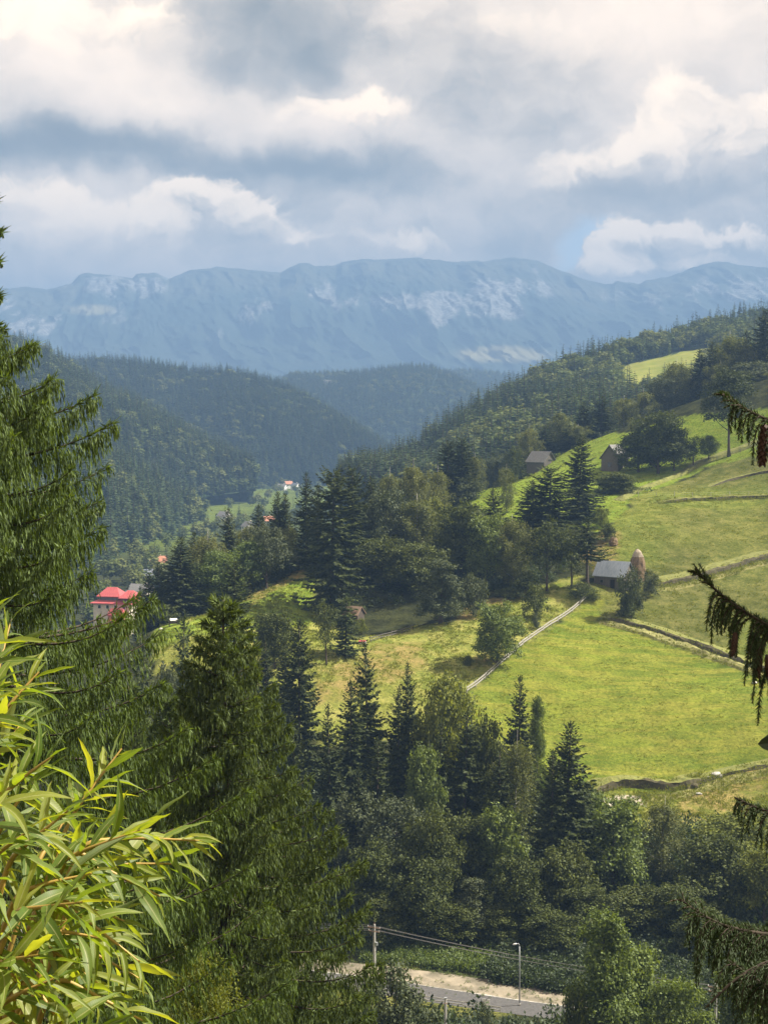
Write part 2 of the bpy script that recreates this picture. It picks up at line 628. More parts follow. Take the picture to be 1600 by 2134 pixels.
def ground_mat():
    m, nt, out = new_mat('meadow_ground')
    at = nt.add('ShaderNodeAttribute', attribute_name='zone')
    sep = nt.add('ShaderNodeSeparateColor')
    nt.link(at.outputs['Color'], sep.inputs[0])
    at2 = nt.add('ShaderNodeAttribute', attribute_name='zone_b')
    sep2 = nt.add('ShaderNodeSeparateColor')
    nt.link(at2.outputs['Color'], sep2.inputs[0])
    tc = nt.add('ShaderNodeTexCoord')
    co = tc.outputs['Object']
    big = nt.noise(co, 0.045, 4, 0.6)
    mid = nt.noise(co, 0.28, 5, 0.62)
    # mowing swathes and terraces run along the slope: noise stretched across it
    mp = nt.add('ShaderNodeMapping')
    mp.inputs['Rotation'].default_value = (0, 0, R_(-24))
    mp.inputs['Scale'].default_value = (0.09, 0.55, 0.5)
    nt.link(co, mp.inputs['Vector'])
    swath = nt.noise(mp.outputs[0], 1.0, 5, 0.6)
    fine = nt.noise(co, 1.7, 6, 0.7)
    tiny = nt.noise(co, 5.5, 3, 0.7)
    def c3(a, b, n, lo=0.32, hi=0.68):
        return nt.mix(nt.ramp(n, lo, hi), (*a, 1), (*b, 1))
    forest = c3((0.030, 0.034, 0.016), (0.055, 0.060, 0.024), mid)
    mown = nt.mix(nt.ramp(swath, 0.42, 0.62), c3((0.130, 0.178, 0.024), (0.198, 0.232, 0.032), big), (0.240, 0.248, 0.042, 1))
    rough = nt.mix(nt.ramp(mid, 0.35, 0.7), c3((0.190, 0.232, 0.040), (0.255, 0.272, 0.056), big), (0.295, 0.282, 0.082, 1))
    lush = nt.mix(nt.ramp(swath, 0.35, 0.7), (0.165, 0.235, 0.028, 1), (0.235, 0.280, 0.044, 1))
    dry = nt.mix(nt.ramp(mid, 0.35, 0.65), (0.235, 0.185, 0.060, 1), (0.300, 0.215, 0.090, 1))
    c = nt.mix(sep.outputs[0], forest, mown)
    c = nt.mix(sep.outputs[1], c, rough)
    c = nt.mix(sep.outputs[2], c, lush)
    c = nt.mix(nt.math('MULTIPLY', sep2.outputs[0], nt.ramp(mid, 0.25, 0.65, 0.0, 0.75)), c, dry)
    # tussocks: darker and lighter specks
    hsv = nt.add('ShaderNodeHueSaturation')
    nt.set(hsv.inputs['Value'], nt.math('MULTIPLY', nt.math('MULTIPLY', nt.ramp(fine, 0.28, 0.72, 0.68, 1.26), nt.ramp(mid, 0.3, 0.7, 0.82, 1.14)), nt.ramp(tiny, 0.25, 0.75, 0.86, 1.12)))
    nt.set(hsv.inputs['Hue'], nt.ramp(fine, 0.3, 0.7, 0.515, 0.49))
    nt.link(c, hsv.inputs['Color'])
    bp = nt.add('ShaderNodeBump')
    bp.inputs['Strength'].default_value = 0.85
    bp.inputs['Distance'].default_value = 0.22
    nt.link(nt.math('MULTIPLY_ADD', tiny, 0.35, fine), bp.inputs['Height'])
    d = nt.add('ShaderNodeBsdfDiffuse')
    d.inputs['Roughness'].default_value = 0.6
    nt.link(hsv.outputs[0], d.inputs['Color'])
    nt.link(bp.outputs[0], d.inputs['Normal'])
    nt.link(d.outputs[0], out.inputs[0])
    return m


M['ground'] = ground_mat()


def pix_poly(pts):
    return [tuple(Gd(px, py)[:2]) for px, py in pts]


MOWN = pix_poly([(975, 1440), (1222, 1246), (1262, 1238), (1246, 1290), (1540, 1380), (1640, 1400), (1660, 1640), (1500, 1640), (1440, 1655), (1240, 1655), (1080, 1600), (930, 1500)])
UPPER = pix_poly([(1225, 1240), (1262, 1150), (1275, 1085), (1340, 1030), (1470, 975), (1620, 918), (1680, 1100), (1680, 1400), (1540, 1372), (1250, 1288)])
LEFT = pix_poly([(300, 1318), (420, 1284), (500, 1249), (560, 1222), (640, 1182), (660, 1290), (745, 1330), (850, 1312), (930, 1300), (1055, 1250), (1200, 1200), (1222, 1246), (975, 1440), (900, 1530), (660, 1560), (560, 1420), (330, 1400)])
LUSH = pix_poly([(310, 1325), (500, 1252), (640, 1200), (660, 1300), (560, 1310), (330, 1350)])
FAR = pix_poly([(940, 1050), (1000, 1020), (1080, 990), (1200, 930), (1300, 905), (1440, 864), (1640, 850), (1640, 925), (1460, 975), (1335, 1032), (1280, 1080), (1250, 1110), (1060, 1090), (980, 1070)])
LOWER = pix_poly([(1240, 1655), (1420, 1655), (1620, 1620), (1680, 1700), (1400, 1740), (1250, 1700)])
DRY = [pix_poly(q) for q in ([(500, 1240), (640, 1172), (640, 1195), (515, 1262)], [(400, 1285), (445, 1265), (445, 1276), (400, 1296)],
                             [(655, 1400), (790, 1340), (900, 1345), (860, 1400), (720, 1460), (660, 1470)], [(975, 1370), (1030, 1355), (1030, 1385), (975, 1395)],
                             [(1210, 1160), (1260, 1100), (1300, 1110), (1290, 1160), (1230, 1190)], [(1420, 1640), (1640, 1560), (1660, 1690), (1400, 1720)], [(940, 1275), (1100, 1225), (1110, 1240), (960, 1300)])]


def zones(x, y):
    x = np.asarray(x, float)
    y = np.asarray(y, float)
    jx = x + 1.6 * fbm2(x, y, 7.0, 2, 4.0)
    jy = y + 2.2 * fbm2(x, y, 7.0, 2, 5.0)
    mown = in_poly(x + (jx - x) * 0.25, y + (jy - y) * 0.25, MOWN).astype(float)
    rough = (in_poly(jx, jy, LEFT) | in_poly(jx, jy, UPPER) | in_poly(jx, jy, LOWER)).astype(float) * (1 - mown)
    lush = (in_poly(jx, jy, FAR) | in_poly(jx, jy, LUSH)).astype(float) * (1 - mown)
    upg = in_poly(jx, jy, UPPER).astype(float)
    lush = np.maximum(lush, 0.35 * upg * (1 - mown) * sstep(-0.1, 0.5, fbm2(x, y, 30.0, 3, 8.0)))
    mown = np.maximum(mown, 0.55 * upg * sstep(-0.2, 0.4, fbm2(x, y, 40.0, 3, 9.0)))
    rough = rough * (1 - 0.55 * upg)
    dry = np.zeros_like(x)
    for q in DRY:
        dry = np.maximum(dry, in_poly(jx, jy, q).astype(float))
    bank = ((y < 200) & (y > 140)).astype(float) * 0.5 * sstep(-0.2, 0.3, fbm2(x, y, 9.0, 2, 6.0))
    rough = np.maximum(rough, bank)
    # open pastures on the valley floor far away
    past = sstep(700, 900, y) * sstep(-0.75, -0.2, fbm2(x, y, 160.0, 3, 3.0))
    lush = np.maximum(lush, past * 0.5)
    return mown, rough, lush, dry


def build_ground():
    xs = np.concatenate((np.linspace(-4000, -700, 9), np.linspace(-600, -130, 24), np.arange(-120, 160, 1.5), np.linspace(165, 600, 24), np.linspace(700, 4000, 9)))
    ys = np.concatenate((np.linspace(-600, -60, 8), np.arange(-50, 140, 4.0), np.arange(141, 545, 1.5), np.linspace(550, 760, 42), np.linspace(790, 2600, 60), np.linspace(2800, 9400, 14)))
    X, Y = np.meshgrid(xs, ys)
    Z = land_z(X, Y)
    V = np.stack((X, Y, Z), -1).reshape(-1, 3)
    nx, ny = len(xs), len(ys)
    i = np.arange(ny - 1)[:, None] * nx + np.arange(nx - 1)[None]
    F = np.stack((i, i + 1, i + nx + 1, i + nx), -1).reshape(-1, 4)
    me = mesh_np('ground', V, F, M['ground'], smooth=True)
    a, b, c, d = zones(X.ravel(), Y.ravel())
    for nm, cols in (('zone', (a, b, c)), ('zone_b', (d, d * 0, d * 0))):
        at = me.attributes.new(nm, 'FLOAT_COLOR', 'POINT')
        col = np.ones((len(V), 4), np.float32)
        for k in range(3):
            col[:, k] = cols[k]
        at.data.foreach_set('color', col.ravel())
    o = obj('ground', me)
    tag(o, 'hillside ground of mown meadows and rough grass falling to the valley floor', None, None, 'structure')
    return o


build_ground()


# ------------------------------------------------------------------ forested hills and the mountain range
def poly_at(pts, n):
    pts = np.asarray(pts, float)
    s = np.linspace(pts[0, 0], pts[-1, 0], n)
    return np.stack((s, np.interp(s, pts[:, 0], pts[:, 1]), np.interp(s, pts[:, 0], pts[:, 2])), 1)


def smooth1(a, k):
    if k < 2:
        return a
    ker = np.hanning(k + 2)[1:-1]
    ker /= ker.sum()
    pad = np.pad(a, ((k // 2, k - 1 - k // 2), (0, 0)), 'edge')
    return np.stack([np.convolve(pad[:, j], ker, 'valid') for j in range(a.shape[1])], 1)


class Hill:
    def __init__(self, name, label, ridge, base, nx, ny, drop, gully, seed, mat, bulge=0.15, back=1.5):
        self.R = np.array([P(*q) for q in smooth1(poly_at(ridge, nx), max(3, nx // 40))])
        self.B = np.array([P(*q) for q in smooth1(poly_at(base, nx), max(3, nx // 20))])
        self.R[:, 2] -= drop
        self.B[:, 2] -= 12
        self.seed, self.gully, self.bulge, self.nx, self.ny = seed, gully, bulge, nx, ny
        s = np.linspace(0, 1, nx)
        t = np.concatenate((np.linspace(0, 1, ny), 1 + np.linspace(0, back, max(6, ny // 4))[1:]))
        S, T = np.meshgrid(s, t)
        V = self.at(S, T)
        n0 = nx
        i = np.arange(len(t) - 1)[:, None] * n0 + np.arange(n0 - 1)[None]
        F = np.stack((i, i + 1, i + n0 + 1, i + n0), -1).reshape(-1, 4)
        self.S, self.T = S, T
        self.V = V
        me = mesh_np(name, V.reshape(-1, 3), F, mat, smooth=True)
        self.o = tag(obj(name, me), label, None, None, 'structure')

    def at(self, S, T):
        S = np.asarray(S, float)
        T = np.asarray(T, float)
        f = S * (self.nx - 1)
        i = np.clip(np.floor(f).astype(int), 0, self.nx - 2)
        w = (f - i)[..., None]
        R = self.R[i] * (1 - w) + self.R[i + 1] * w
        B = self.B[i] * (1 - w) + self.B[i + 1] * w
        t = np.clip(T, 0, 1)[..., None]
        out = B + (R - B) * t
        h = R[..., 2:] - B[..., 2:]
        zt = t + self.bulge * np.sin(t * math.pi) * (1 - 0.0 * t)
        out[..., 2:] = B[..., 2:] + h * zt
        L = np.linalg.norm((self.R[-1] - self.R[0])[:2])
        u = S * L
        v = T * np.linalg.norm((R - B)[..., :2], axis=-1)
        g = fbm2(u, v * 0.35, self.gully[1], 4, self.seed)
        out[..., 2] += self.gully[0] * g * np.sin(np.clip(T, 0, 1) * math.pi)
        # behind the crest the land falls away again
        tb = np.clip(T - 1, 0, None)
        out[..., 1] += tb * np.linalg.norm((R - B)[..., :2], axis=-1) * 0.8
        out[..., 2] -= tb * tb * np.maximum(h[..., 0], 0) * 0.55 + tb * 40
        return out


def hill_mat():
    m, nt, out = new_mat('forest_floor')
    tc = nt.add('ShaderNodeTexCoord')
    n1 = nt.noise(tc.outputs['Object'], 0.02, 6, 0.65)
    c = nt.mix(nt.ramp(n1, 0.35, 0.65), (0.028, 0.044, 0.022, 1), (0.052, 0.070, 0.030, 1))
    at = nt.add('ShaderNodeAttribute', attribute_name='pasture')
    n2 = nt.noise(tc.outputs['Object'], 0.06, 5, 0.6)
    pc = nt.mix(nt.ramp(n2, 0.3, 0.7), (0.150, 0.180, 0.035, 1), (0.230, 0.230, 0.062, 1))
    c = nt.mix(at.outputs['Fac'], c, pc)
    d = nt.add('ShaderNodeBsdfDiffuse')
    nt.link(c, d.inputs['Color'])
    nt.link(d.outputs[0], out.inputs[0])
    return m


M['hill'] = hill_mat()
HILLS = {}
HILLS['L1'] = Hill('hill', 'lowest forested spur on the left above the red roof',
                   [(-160, 760, 980), (-60, 785, 1000), (60, 825, 1020), (180, 880, 1040), (300, 955, 1060), (400, 1012, 1080), (500, 1072, 1100)],
                   [(-160, 1250, 570), (0, 1230, 600), (230, 1195, 680), (360, 1130, 860), (500, 1080, 1060)], 70, 34, 20, (16, 130), 1.3, M['hill'], 0.10)
HILLS['L2'] = Hill('hill', 'forested spur running down to the green valley meadow',
                   [(-160, 680, 1520), (0, 705, 1500), (100, 735, 1480), (200, 803, 1450), (300, 855, 1420), (400, 910, 1390), (470, 948, 1370), (530, 990, 1350)],
                   [(-160, 1010, 1050), (200, 1010, 1100), (400, 1010, 1250), (540, 996, 1340)], 90, 40, 7, (18, 170), 2.7, M['hill'], 0.12)
HILLS['L3'] = Hill('hill', 'broad dark forested hill in the middle of the valley',
                   [(-60, 775, 2150), (60, 752, 2120), (130, 742, 2100), (250, 739, 2100), (330, 748, 2100), (400, 763, 2090), (470, 762, 2080), (530, 772, 2050), (600, 797, 2000), (660, 828, 1960), (720, 866, 1920), (800, 917, 1890), (860, 960, 1870)],
                   [(-60, 1000, 1500), (250, 1000, 1560), (520, 1000, 1640), (640, 990, 1720), (760, 985, 1800), (860, 975, 1860)], 130, 50, 12, (44, 260), 3.9, M['hill'], 0.10)
HILLS['L4'] = Hill('hill', 'far bluish forested hill closing the valley',
                   [(480, 830, 2900), (560, 795, 2950), (610, 772, 3000), (700, 771, 3000), (780, 764, 3000), (850, 755, 3000), (900, 757, 2980), (940, 770, 2950), (1000, 800, 2900), (1080, 840, 2850), (1180, 880, 2800)],
                   [(480, 985, 2300), (700, 970, 2350), (900, 960, 2400), (1180, 960, 2400)], 90, 36, 13, (40, 280), 5.2, M['hill'], 0.12)
HILLS['L5'] = Hill('hill', 'hazy forested ridge below the mountain wall',
                   [(820, 800, 4000), (900, 770, 4000), (950, 758, 4000), (1010, 761, 4000), (1080, 768, 4000), (1160, 790, 4000), (1300, 820, 4000)],
                   [(820, 950, 3300), (1000, 940, 3300), (1300, 930, 3300)], 50, 24, 22, (40, 280), 6.1, M['hill'], 0.12)
HILLS['R'] = Hill('hill', 'long forested ridge rising to the right beyond the meadows',
                  [(700, 1000, 760), (770, 962, 790), (860, 915, 830), (1000, 832, 920), (1080, 788, 970), (1160, 742, 1020), (1250, 717, 1060), (1340, 694, 1100), (1420, 674, 1150), (1500, 654, 1200), (1580, 642, 1250), (1700, 648, 1300), (1800, 650, 1300)],
                  [(700, 1030, 700), (800, 1010, 660), (900, 1000, 620), (1000, 985, 600), (1100, 960, 600), (1250, 930, 610), (1400, 900, 620), (1600, 860, 640), (1800, 850, 660)], 150, 60, 15, (16, 150), 7.7, M['hill'], 0.04)


# glades without trees
def pasture_attr(h, polys):
    pv = pixel_of(h.V.reshape(-1, 3))
    tt = h.T.ravel()
    jx = pv[:, 0] + 6 * fbm2(pv[:, 0], pv[:, 1], 40, 2, 1)
    jy = pv[:, 1] + 3 * fbm2(pv[:, 0], pv[:, 1], 40, 2, 2)
    m = np.zeros(len(tt))
    for q in polys:
        m = np.maximum(m, in_poly(jx, jy, q).astype(float))
    m *= (tt <= 1.0)
    at = h.o.data.attributes.new('pasture', 'FLOAT', 'POINT')
    at.data.foreach_set('value', m.astype(np.float32))
    return polys


GLADES = {
    'R': [[(1270, 782), (1300, 765), (1350, 750), (1400, 738), (1455, 726), (1490, 722), (1490, 800), (1430, 820), (1380, 838), (1300, 838)],
          [(1040, 895), (1085, 878), (1110, 884), (1080, 905), (1040, 912)], [(800, 990), (940, 985), (900, 1010), (800, 1010)]],
    'L3': [[(672, 795), (700, 792), (702, 798), (672, 799)], [(700, 948), (770, 945), (770, 962), (700, 962)]],
    'L4': [[(668, 794), (702, 792), (702, 799), (668, 800)]],
}
for k, h in HILLS.items():
    pasture_attr(h, GLADES.get(k, []))


def mountain_mat():
    m, nt, out = new_mat('mountain_rock_and_forest')
    at = nt.add('ShaderNodeAttribute', attribute_name='cover')
    sep = nt.add('ShaderNodeSeparateColor')
    nt.link(at.outputs['Color'], sep.inputs[0])
    tc = nt.add('ShaderNodeTexCoord')
    n1 = nt.noise(tc.outputs['Object'], 0.006, 8, 0.65)
    n2 = nt.noise(tc.outputs['Object'], 0.045, 8, 0.75)
    forest = nt.mix(nt.ramp(n1, 0.35, 0.65), (0.030, 0.044, 0.034, 1), (0.046, 0.060, 0.044, 1))
    alp = nt.mix(nt.ramp(n1, 0.35, 0.65), (0.060, 0.066, 0.046, 1), (0.095, 0.095, 0.062, 1))
    rock = nt.mix(nt.ramp(n2, 0.35, 0.65), (0.07, 0.072, 0.070, 1), (0.30, 0.29, 0.275, 1))
    past = (0.22, 0.20, 0.115, 1)
    c = nt.mix(sep.outputs[0], forest, alp)
    c = nt.mix(sep.outputs[1], c, rock)
    c = nt.mix(sep.outputs[2], c, past)
    d = nt.add('ShaderNodeBsdfDiffuse')
    nt.link(c, d.inputs['Color'])
    nt.link(d.outputs[0], out.inputs[0])
    return m


M['mountain'] = mountain_mat()


def build_mountain(name, label, ridge, base, nx, ny, seed, cliff, tops, pastures, amp):
    Rp = poly_at(ridge, nx)
    rg = np.array([P(*q) for q in Rp])
    bs = np.array([P(*q) for q in poly_at(base, nx)])
    s = np.linspace(0, 1, nx)
    t = np.concatenate((np.linspace(0, 1, ny), 1 + np.linspace(0, 0.8, 12)[1:]))
    S, T = np.meshgrid(s, t)
    i = np.arange(nx)
    Rr = rg[None, :, :]
    B = bs[None, :, :]
    tt = np.clip(T, 0, 1)[..., None]
    V = B + (Rr - B) * tt
    h = (Rr - B)[..., 2]
    prof = np.interp(np.clip(T, 0, 1), [0, 0.25, 0.45, 0.60, 0.85, 1.0], [0, 0.16, 0.36, 0.60, 0.93, 1.0])
    V[..., 2] = B[..., 2] + h * prof
    u = V[..., 0]
    v = T * 2150
    rid = 1 - np.abs(fbm2(u, v * 0.45, 580, 5, seed, 0.55))
    rid2 = 1 - np.abs(fbm2(u + 0.3 * v, v * 0.4, 190, 4, seed + 3, 0.6))
    win = np.sin(np.clip(T, 0, 1) * math.pi) ** 0.7
    V[..., 1] -= amp * (rid - 0.75) * 2.4 * win + amp * 0.75 * (rid2 - 0.75) * win
    V[..., 2] += 0.12 * amp * (rid2 - 0.7) * win
    small = fbm2(u, v, 58, 3, seed + 5)
    V[..., 2] += small * 8 * np.clip((T - 0.3) / 0.4, 0, 1)
    tb = np.clip(T - 1, 0, None)
    V[..., 1] += tb * 1800
    V[..., 2] -= tb * h * 0.5
    F = np.stack((i[:-1][None] + np.arange(len(t) - 1)[:, None] * nx, i[1:][None] + np.arange(len(t) - 1)[:, None] * nx,
                  i[1:][None] + np.arange(1, len(t))[:, None] * nx, i[:-1][None] + np.arange(1, len(t))[:, None] * nx), -1).reshape(-1, 4)
    me = mesh_np(name, V.reshape(-1, 3), F, M['mountain'], smooth=False)
    pv = pixel_of(V.reshape(-1, 3))
    n_a = fbm2(u, v * 0.5, 200, 5, seed + 8, 0.6).ravel()
    n_b = fbm2(u, v * 0.25, 75, 6, seed + 11, 0.75).ravel()
    px, py = pv[:, 0], pv[:, 1]
    cl = np.zeros(len(px))
    for (cx, cyy, rx, ry, a) in cliff:
        cl += a * np.exp(-((px - cx) / rx) ** 2 - ((py - cyy) / ry) ** 2)
    rock = sstep(0.38, 0.62, cl + 0.55 * n_a + 0.55 * n_b)
    ridge_y = np.interp(px, Rp[:, 0], Rp[:, 1])
    alp = sstep(70, 25, py - ridge_y + 26 * n_a)
    pa = np.zeros(len(px))
    for (cx, cyy, rx, ry) in pastures:
        d = ((px - cx) / rx) ** 2 + ((py - cyy) / ry) ** 2 + 0.7 * n_a + 0.5 * n_b
        pa = np.maximum(pa, sstep(1.5, 0.3, d))
    col = np.ones((len(px), 4), np.float32)
    col[:, 0], col[:, 1], col[:, 2] = alp, rock, pa
    at = me.attributes.new('cover', 'FLOAT_COLOR', 'POINT')
    at.data.foreach_set('color', col.ravel())
    return tag(obj(name, me), label, None, None, 'structure')


RIDGE = [(-260, 600), (-60, 592), (20, 602), (60, 597), (100, 603), (150, 590), (165, 574), (180, 570), (230, 571), (275, 579), (285, 571), (320, 568), (350, 580), (375, 571), (400, 562),
         (450, 557), (520, 562), (585, 569), (600, 560), (625, 551), (640, 548), (660, 554), (700, 553), (712, 545), (730, 542), (800, 540), (870, 538), (950, 546), (1020, 543),
         (1070, 537), (1120, 544), (1170, 565), (1230, 585), (1260, 591), (1275, 590), (1285, 585), (1297, 588), (1310, 589), (1328, 594), (1345, 586), (1400, 575), (1440, 557),
         (1475, 549), (1500, 545), (1520, 548), (1550, 555), (1600, 557), (1700, 562), (1900, 590)]
build_mountain('mountain', 'long hazy blue mountain wall with pale cliffs under the clouds', [(a, b, 7500) for a, b in RIDGE],
               [(-260, 830, 5500), (800, 835, 5400), (1900, 830, 5500)], 900, 130, 2.0,
               [(560, 650, 60, 45, 0.5), (430, 690, 60, 40, 0.3), (650, 600, 60, 25, 0.35), (850, 630, 110, 24, 0.75), (1010, 620, 120, 40, 0.5), (1080, 655, 110, 14, 0.5), (1130, 600, 120, 30, 0.4),
                (910, 665, 20, 20, 0.5), (1400, 620, 160, 24, 0.35), (1550, 600, 100, 30, 0.4), (220, 590, 60, 20, 0.6), (320, 590, 40, 20, 0.5), (250, 660, 60, 40, 0.35), (60, 680, 70, 30, 0.7), (700, 640, 60, 40, 0.25)],
               None, [(1050, 738, 95, 18), (190, 645, 60, 12)], 150)

# ------------------------------------------------------------------ tree kinds
def kites(p, d, side, length, width):
    """leaf-like kites: base p, direction d, side vector, as vertices and quads"""
    p = np.asarray(p)
    L = np.asarray(length)[:, None]
    W = np.asarray(width)[:, None]
    m = p + d * L * 0.45
    v = np.stack((p, m + side * W, p + d * L, m - side * W), 1).reshape(-1, 3)
    f = np.arange(len(p) * 4).reshape(-1, 4)
    return v, f


def unit(a):
    return a / (np.linalg.norm(a, axis=-1, keepdims=True) + 1e-9)


def rand_dirs(rng, n):
    return unit(rng.normal(size=(n, 3)))


def spruce_mesh(H, R, seed, mat, name='crown', bare=0.04, whorl=0.42, per=6, dens=1.0, spray=0.62, droop=0.25, column=0.0, nb=4, ragged=0.15, tip_up=0.35):
    """conifer crown: whorls of branches, each set with small kite-shaped sprays hanging to both sides and below"""
    rng = np.random.default_rng(seed)
    ps, ds, sd, ln, wd = [], [], [], [], []
    z = H * bare
    while z < H * 0.985:
        t = (z - H * bare) / (H * (1 - bare))
        prof = (1 - t) ** (0.74 - 0.40 * column)
        if column > 0:
            prof = min(prof, 1 - 0.25 * column)
        low = min(1.0, 0.55 + t * 4.0)
        k = max(3, int(per * (0.6 + 0.4 * (1 - t)) + rng.uniform(-0.8, 0.8)))
        a0 = rng.uniform(0, 6.28)
        for b in range(k):
            az = a0 + 6.283 * b / k + rng.uniform(-0.35, 0.35)
            L = R * prof * low * (1 + rng.uniform(-ragged * 2.2, ragged)) + 0.12
            zz = z + rng.uniform(-0.5, 0.5) * whorl
            sl = np.interp(t, [0, 0.5, 0.85, 1], [-droop, -droop * 0.55, 0.35, 1.3]) + rng.uniform(-0.12, 0.12)
            n = max(3, int(L / spray * 4.2 * dens))
            s = np.linspace(0.12, 1.0, n) + rng.uniform(-0.03, 0.03, n)
            h = np.array((math.cos(az), math.sin(az), 0.0))
            side = np.array((-math.sin(az), math.cos(az), 0.0))
            pt = h[None] * (L * s)[:, None]
            pt[:, 2] = zz + L * (sl * s + (tip_up * 0.35) * s ** 3 - 0.25 * droop * np.sin(s * 3.0))
            tang = h + np.array((0, 0, sl + tip_up * s[-1] * 0.3))
            for q in range(nb):
                sg = (-1, 1, 0, 0)[q % 4]
                d = tang[None] * rng.uniform(0.45, 0.9, (n, 1)) + side[None] * sg * rng.uniform(0.5, 1.0, (n, 1))
                d[:, 2] -= rng.uniform(0.10, 0.5, n) if sg else rng.uniform(0.6, 1.3, n)
                d[-2:] = tang[None] + rng.normal(0, 0.18, (min(2, n), 3))
                d = unit(d)
                ll = spray * (0.55 + 0.6 * (1 - s * 0.55)) * rng.uniform(0.65, 1.2, n) * (0.45 + 0.55 * min(1, L / (R * 0.5)))
                up = unit(np.cross(d, rng.normal(0, 0.5, (n, 3)) + np.array((0, 0, 1.0))))
                ps.append(pt)
                ds.append(d)
                sd.append(up)
                ln.append(ll)
                wd.append(ll * rng.uniform(0.17, 0.30, n))
        z += whorl * (0.75 + 0.5 * (1 - t)) * rng.uniform(0.85, 1.15)
    # leader
    for q in range(4):
        ps.append(np.array([[0, 0, H - 0.75 + 0.12 * q]]))
        ds.append(unit(np.array([[rng.normal(0, 0.1), rng.normal(0, 0.1), 1.0]])))
        sd.append(np.array([[math.cos(q * 1.6), math.sin(q * 1.6), 0]]))
        ln.append(np.array([0.85]))
        wd.append(np.array([0.07]))
    v, f = kites(np.vstack(ps), np.vstack(ds), np.vstack(sd), np.concatenate(ln), np.concatenate(wd))
    return mesh_np(name, v, f, mat)


def trunk_mesh(H, r, mat, seed=0, bend=0.0, limbs=(), name='trunk', seg=7):
    rng = np.random.default_rng(seed + 991)
    n = 9
    t = np.linspace(0, 1, n)
    ph = rng.uniform(0, 6.28, 2)
    pts = np.stack((bend * np.sin(t * 2.2 + ph[0]) * t, bend * np.sin(t * 1.9 + ph[1]) * t, -0.4 + t * (H + 0.4)), 1)
    mb = MB().tube(pts, r * (1 - t * 0.86) * (1 + 0.5 * np.exp(-t * 18)), seg)
    for (p, q, r0) in limbs:
        p = np.asarray(p)
        q = np.asarray(q)
        mid = (p + q) / 2 + np.array((0, 0, -0.06 * np.linalg.norm(q - p)))
        mb.tube(np.array([p, mid, q]), np.array([r0, r0 * 0.65, r0 * 0.25]), 5, cap=False)
    return mb.mesh(name, mat, smooth=True)


def broadleaf(H, R, seed, mat, bark, leaf=0.40, n_leaf=7000, base=0.18, lobes=16, shape='round', trunk_r=None, fill=0.30, flat=0.45, hang=0.0, bend=0.3):
    """crown of leaf clumps over overlapping lobes, with limbs running out to the lobes; returns (trunk mesh, crown mesh)"""
    rng = np.random.default_rng(seed)
    lob = []
    limbs = []
    tr = trunk_r or H * 0.016 + 0.05
    for k in range(lobes):
        t = (k + 0.5) / lobes
        zc = H * (base + (1 - base) * (0.10 + 0.80 * t))
        u = (zc / H - base) / (1 - base)
        if shape == 'round':
            w = math.sqrt(max(0.05, 1 - (1.9 * (u - 0.47)) ** 2))
        elif shape == 'cone':
            w = (1 - u) ** 0.75 * min(1, 0.5 + u * 3)
        elif shape == 'oval':
            w = max(0.12, math.sin(math.pi * (0.12 + 0.86 * u)) ** 0.65)
        else:
            w = min(1, 0.75 + u) * math.sqrt(max(0.08, 1 - u ** 2.5))
        az = k * 2.39996 + rng.uniform(-0.5, 0.5)
        rr = R * w * rng.uniform(0.42, 0.72)
        lr = R * (0.30 + 0.22 * w) * rng.uniform(0.75, 1.15)
        c = np.array((rr * math.cos(az), rr * math.sin(az), zc + rng.uniform(-0.03, 0.03) * H))
        lob.append((c, lr))
        if k % 2 == 0 or lobes < 10:
            z0 = max(H * base * 0.7, c[2] - rr * rng.uniform(0.6, 1.2) - 0.05 * H)
            limbs.append(((0, 0, z0), c, tr * 0.42 * (1.1 - 0.6 * u)))
    lob.append((np.array((0, 0, H * (1 - 0.10))), R * 0.28))
    lob.append((np.array((0, 0, H * (base + (1 - base) * 0.5))), R * 0.45))
    wgt = np.array([l[1] ** 2 for l in lob])
    wgt /= wgt.sum()
    # boughs: smaller lobes on the surface of the big ones, so that light and shade break up
    sub = []
    for (c, lr) in lob:
        for _ in range(7):
            d = rand_dirs(rng, 1)[0]
            d[2] = d[2] if d[2] > -0.3 else -d[2]
            sub.append((c + d * lr * rng.uniform(0.55, 0.95) * np.array((1, 1, 0.85)), lr * rng.uniform(0.26, 0.46)))
    lob = sub
    wgt = np.array([l[1] ** 2 for l in lob])
    wgt /= wgt.sum()
    # clumps
    per = 6
    nc = n_leaf // per
    idx = rng.choice(len(lob), nc, p=wgt)
    cs = np.array([l[0] for l in lob])[idx]
    rs = np.array([l[1] for l in lob])[idx]
    d = rand_dirs(rng, nc)
    d[:, 2] = np.where(d[:, 2] < -0.35, d[:, 2] * 0.5, d[:, 2])
    rad = rs * (1 - fill * rng.random(nc) ** 1.5) * (0.86 + 0.28 * rng.random(nc))
    cp = cs + d * rad[:, None] * np.array((1, 1, 0.85))
    keep = cp[:, 2] > H * base * 0.55
    cp, d = cp[keep], d[keep]
    cl = leaf * 1.5
    p = np.repeat(cp, per, 0) + rng.normal(0, cl * 0.55, (len(cp) * per, 3))
    o = np.repeat(d, per, 0)
    nrm = unit(o * 0.9 + rng.normal(0, flat, p.shape) + np.array((0, 0, 0.35)))
    dirs = rng.normal(0, 0.6, p.shape) + o * 0.25 + np.array((0, 0, -0.35 - hang))
    dirs = unit(dirs - nrm * (dirs * nrm).sum(1)[:, None])
    side = unit(np.cross(dirs, nrm))
    ll = leaf * rng.uniform(0.65, 1.25, len(p)) * (1 + hang * 0.8)
    v, f = kites(p, dirs, side, ll, ll * rng.uniform(0.30, 0.46, len(p)) / (1 + hang * 0.6))
    return trunk_mesh(H * 0.93, tr, bark, seed, bend, limbs), mesh_np('crown', v, f, mat)


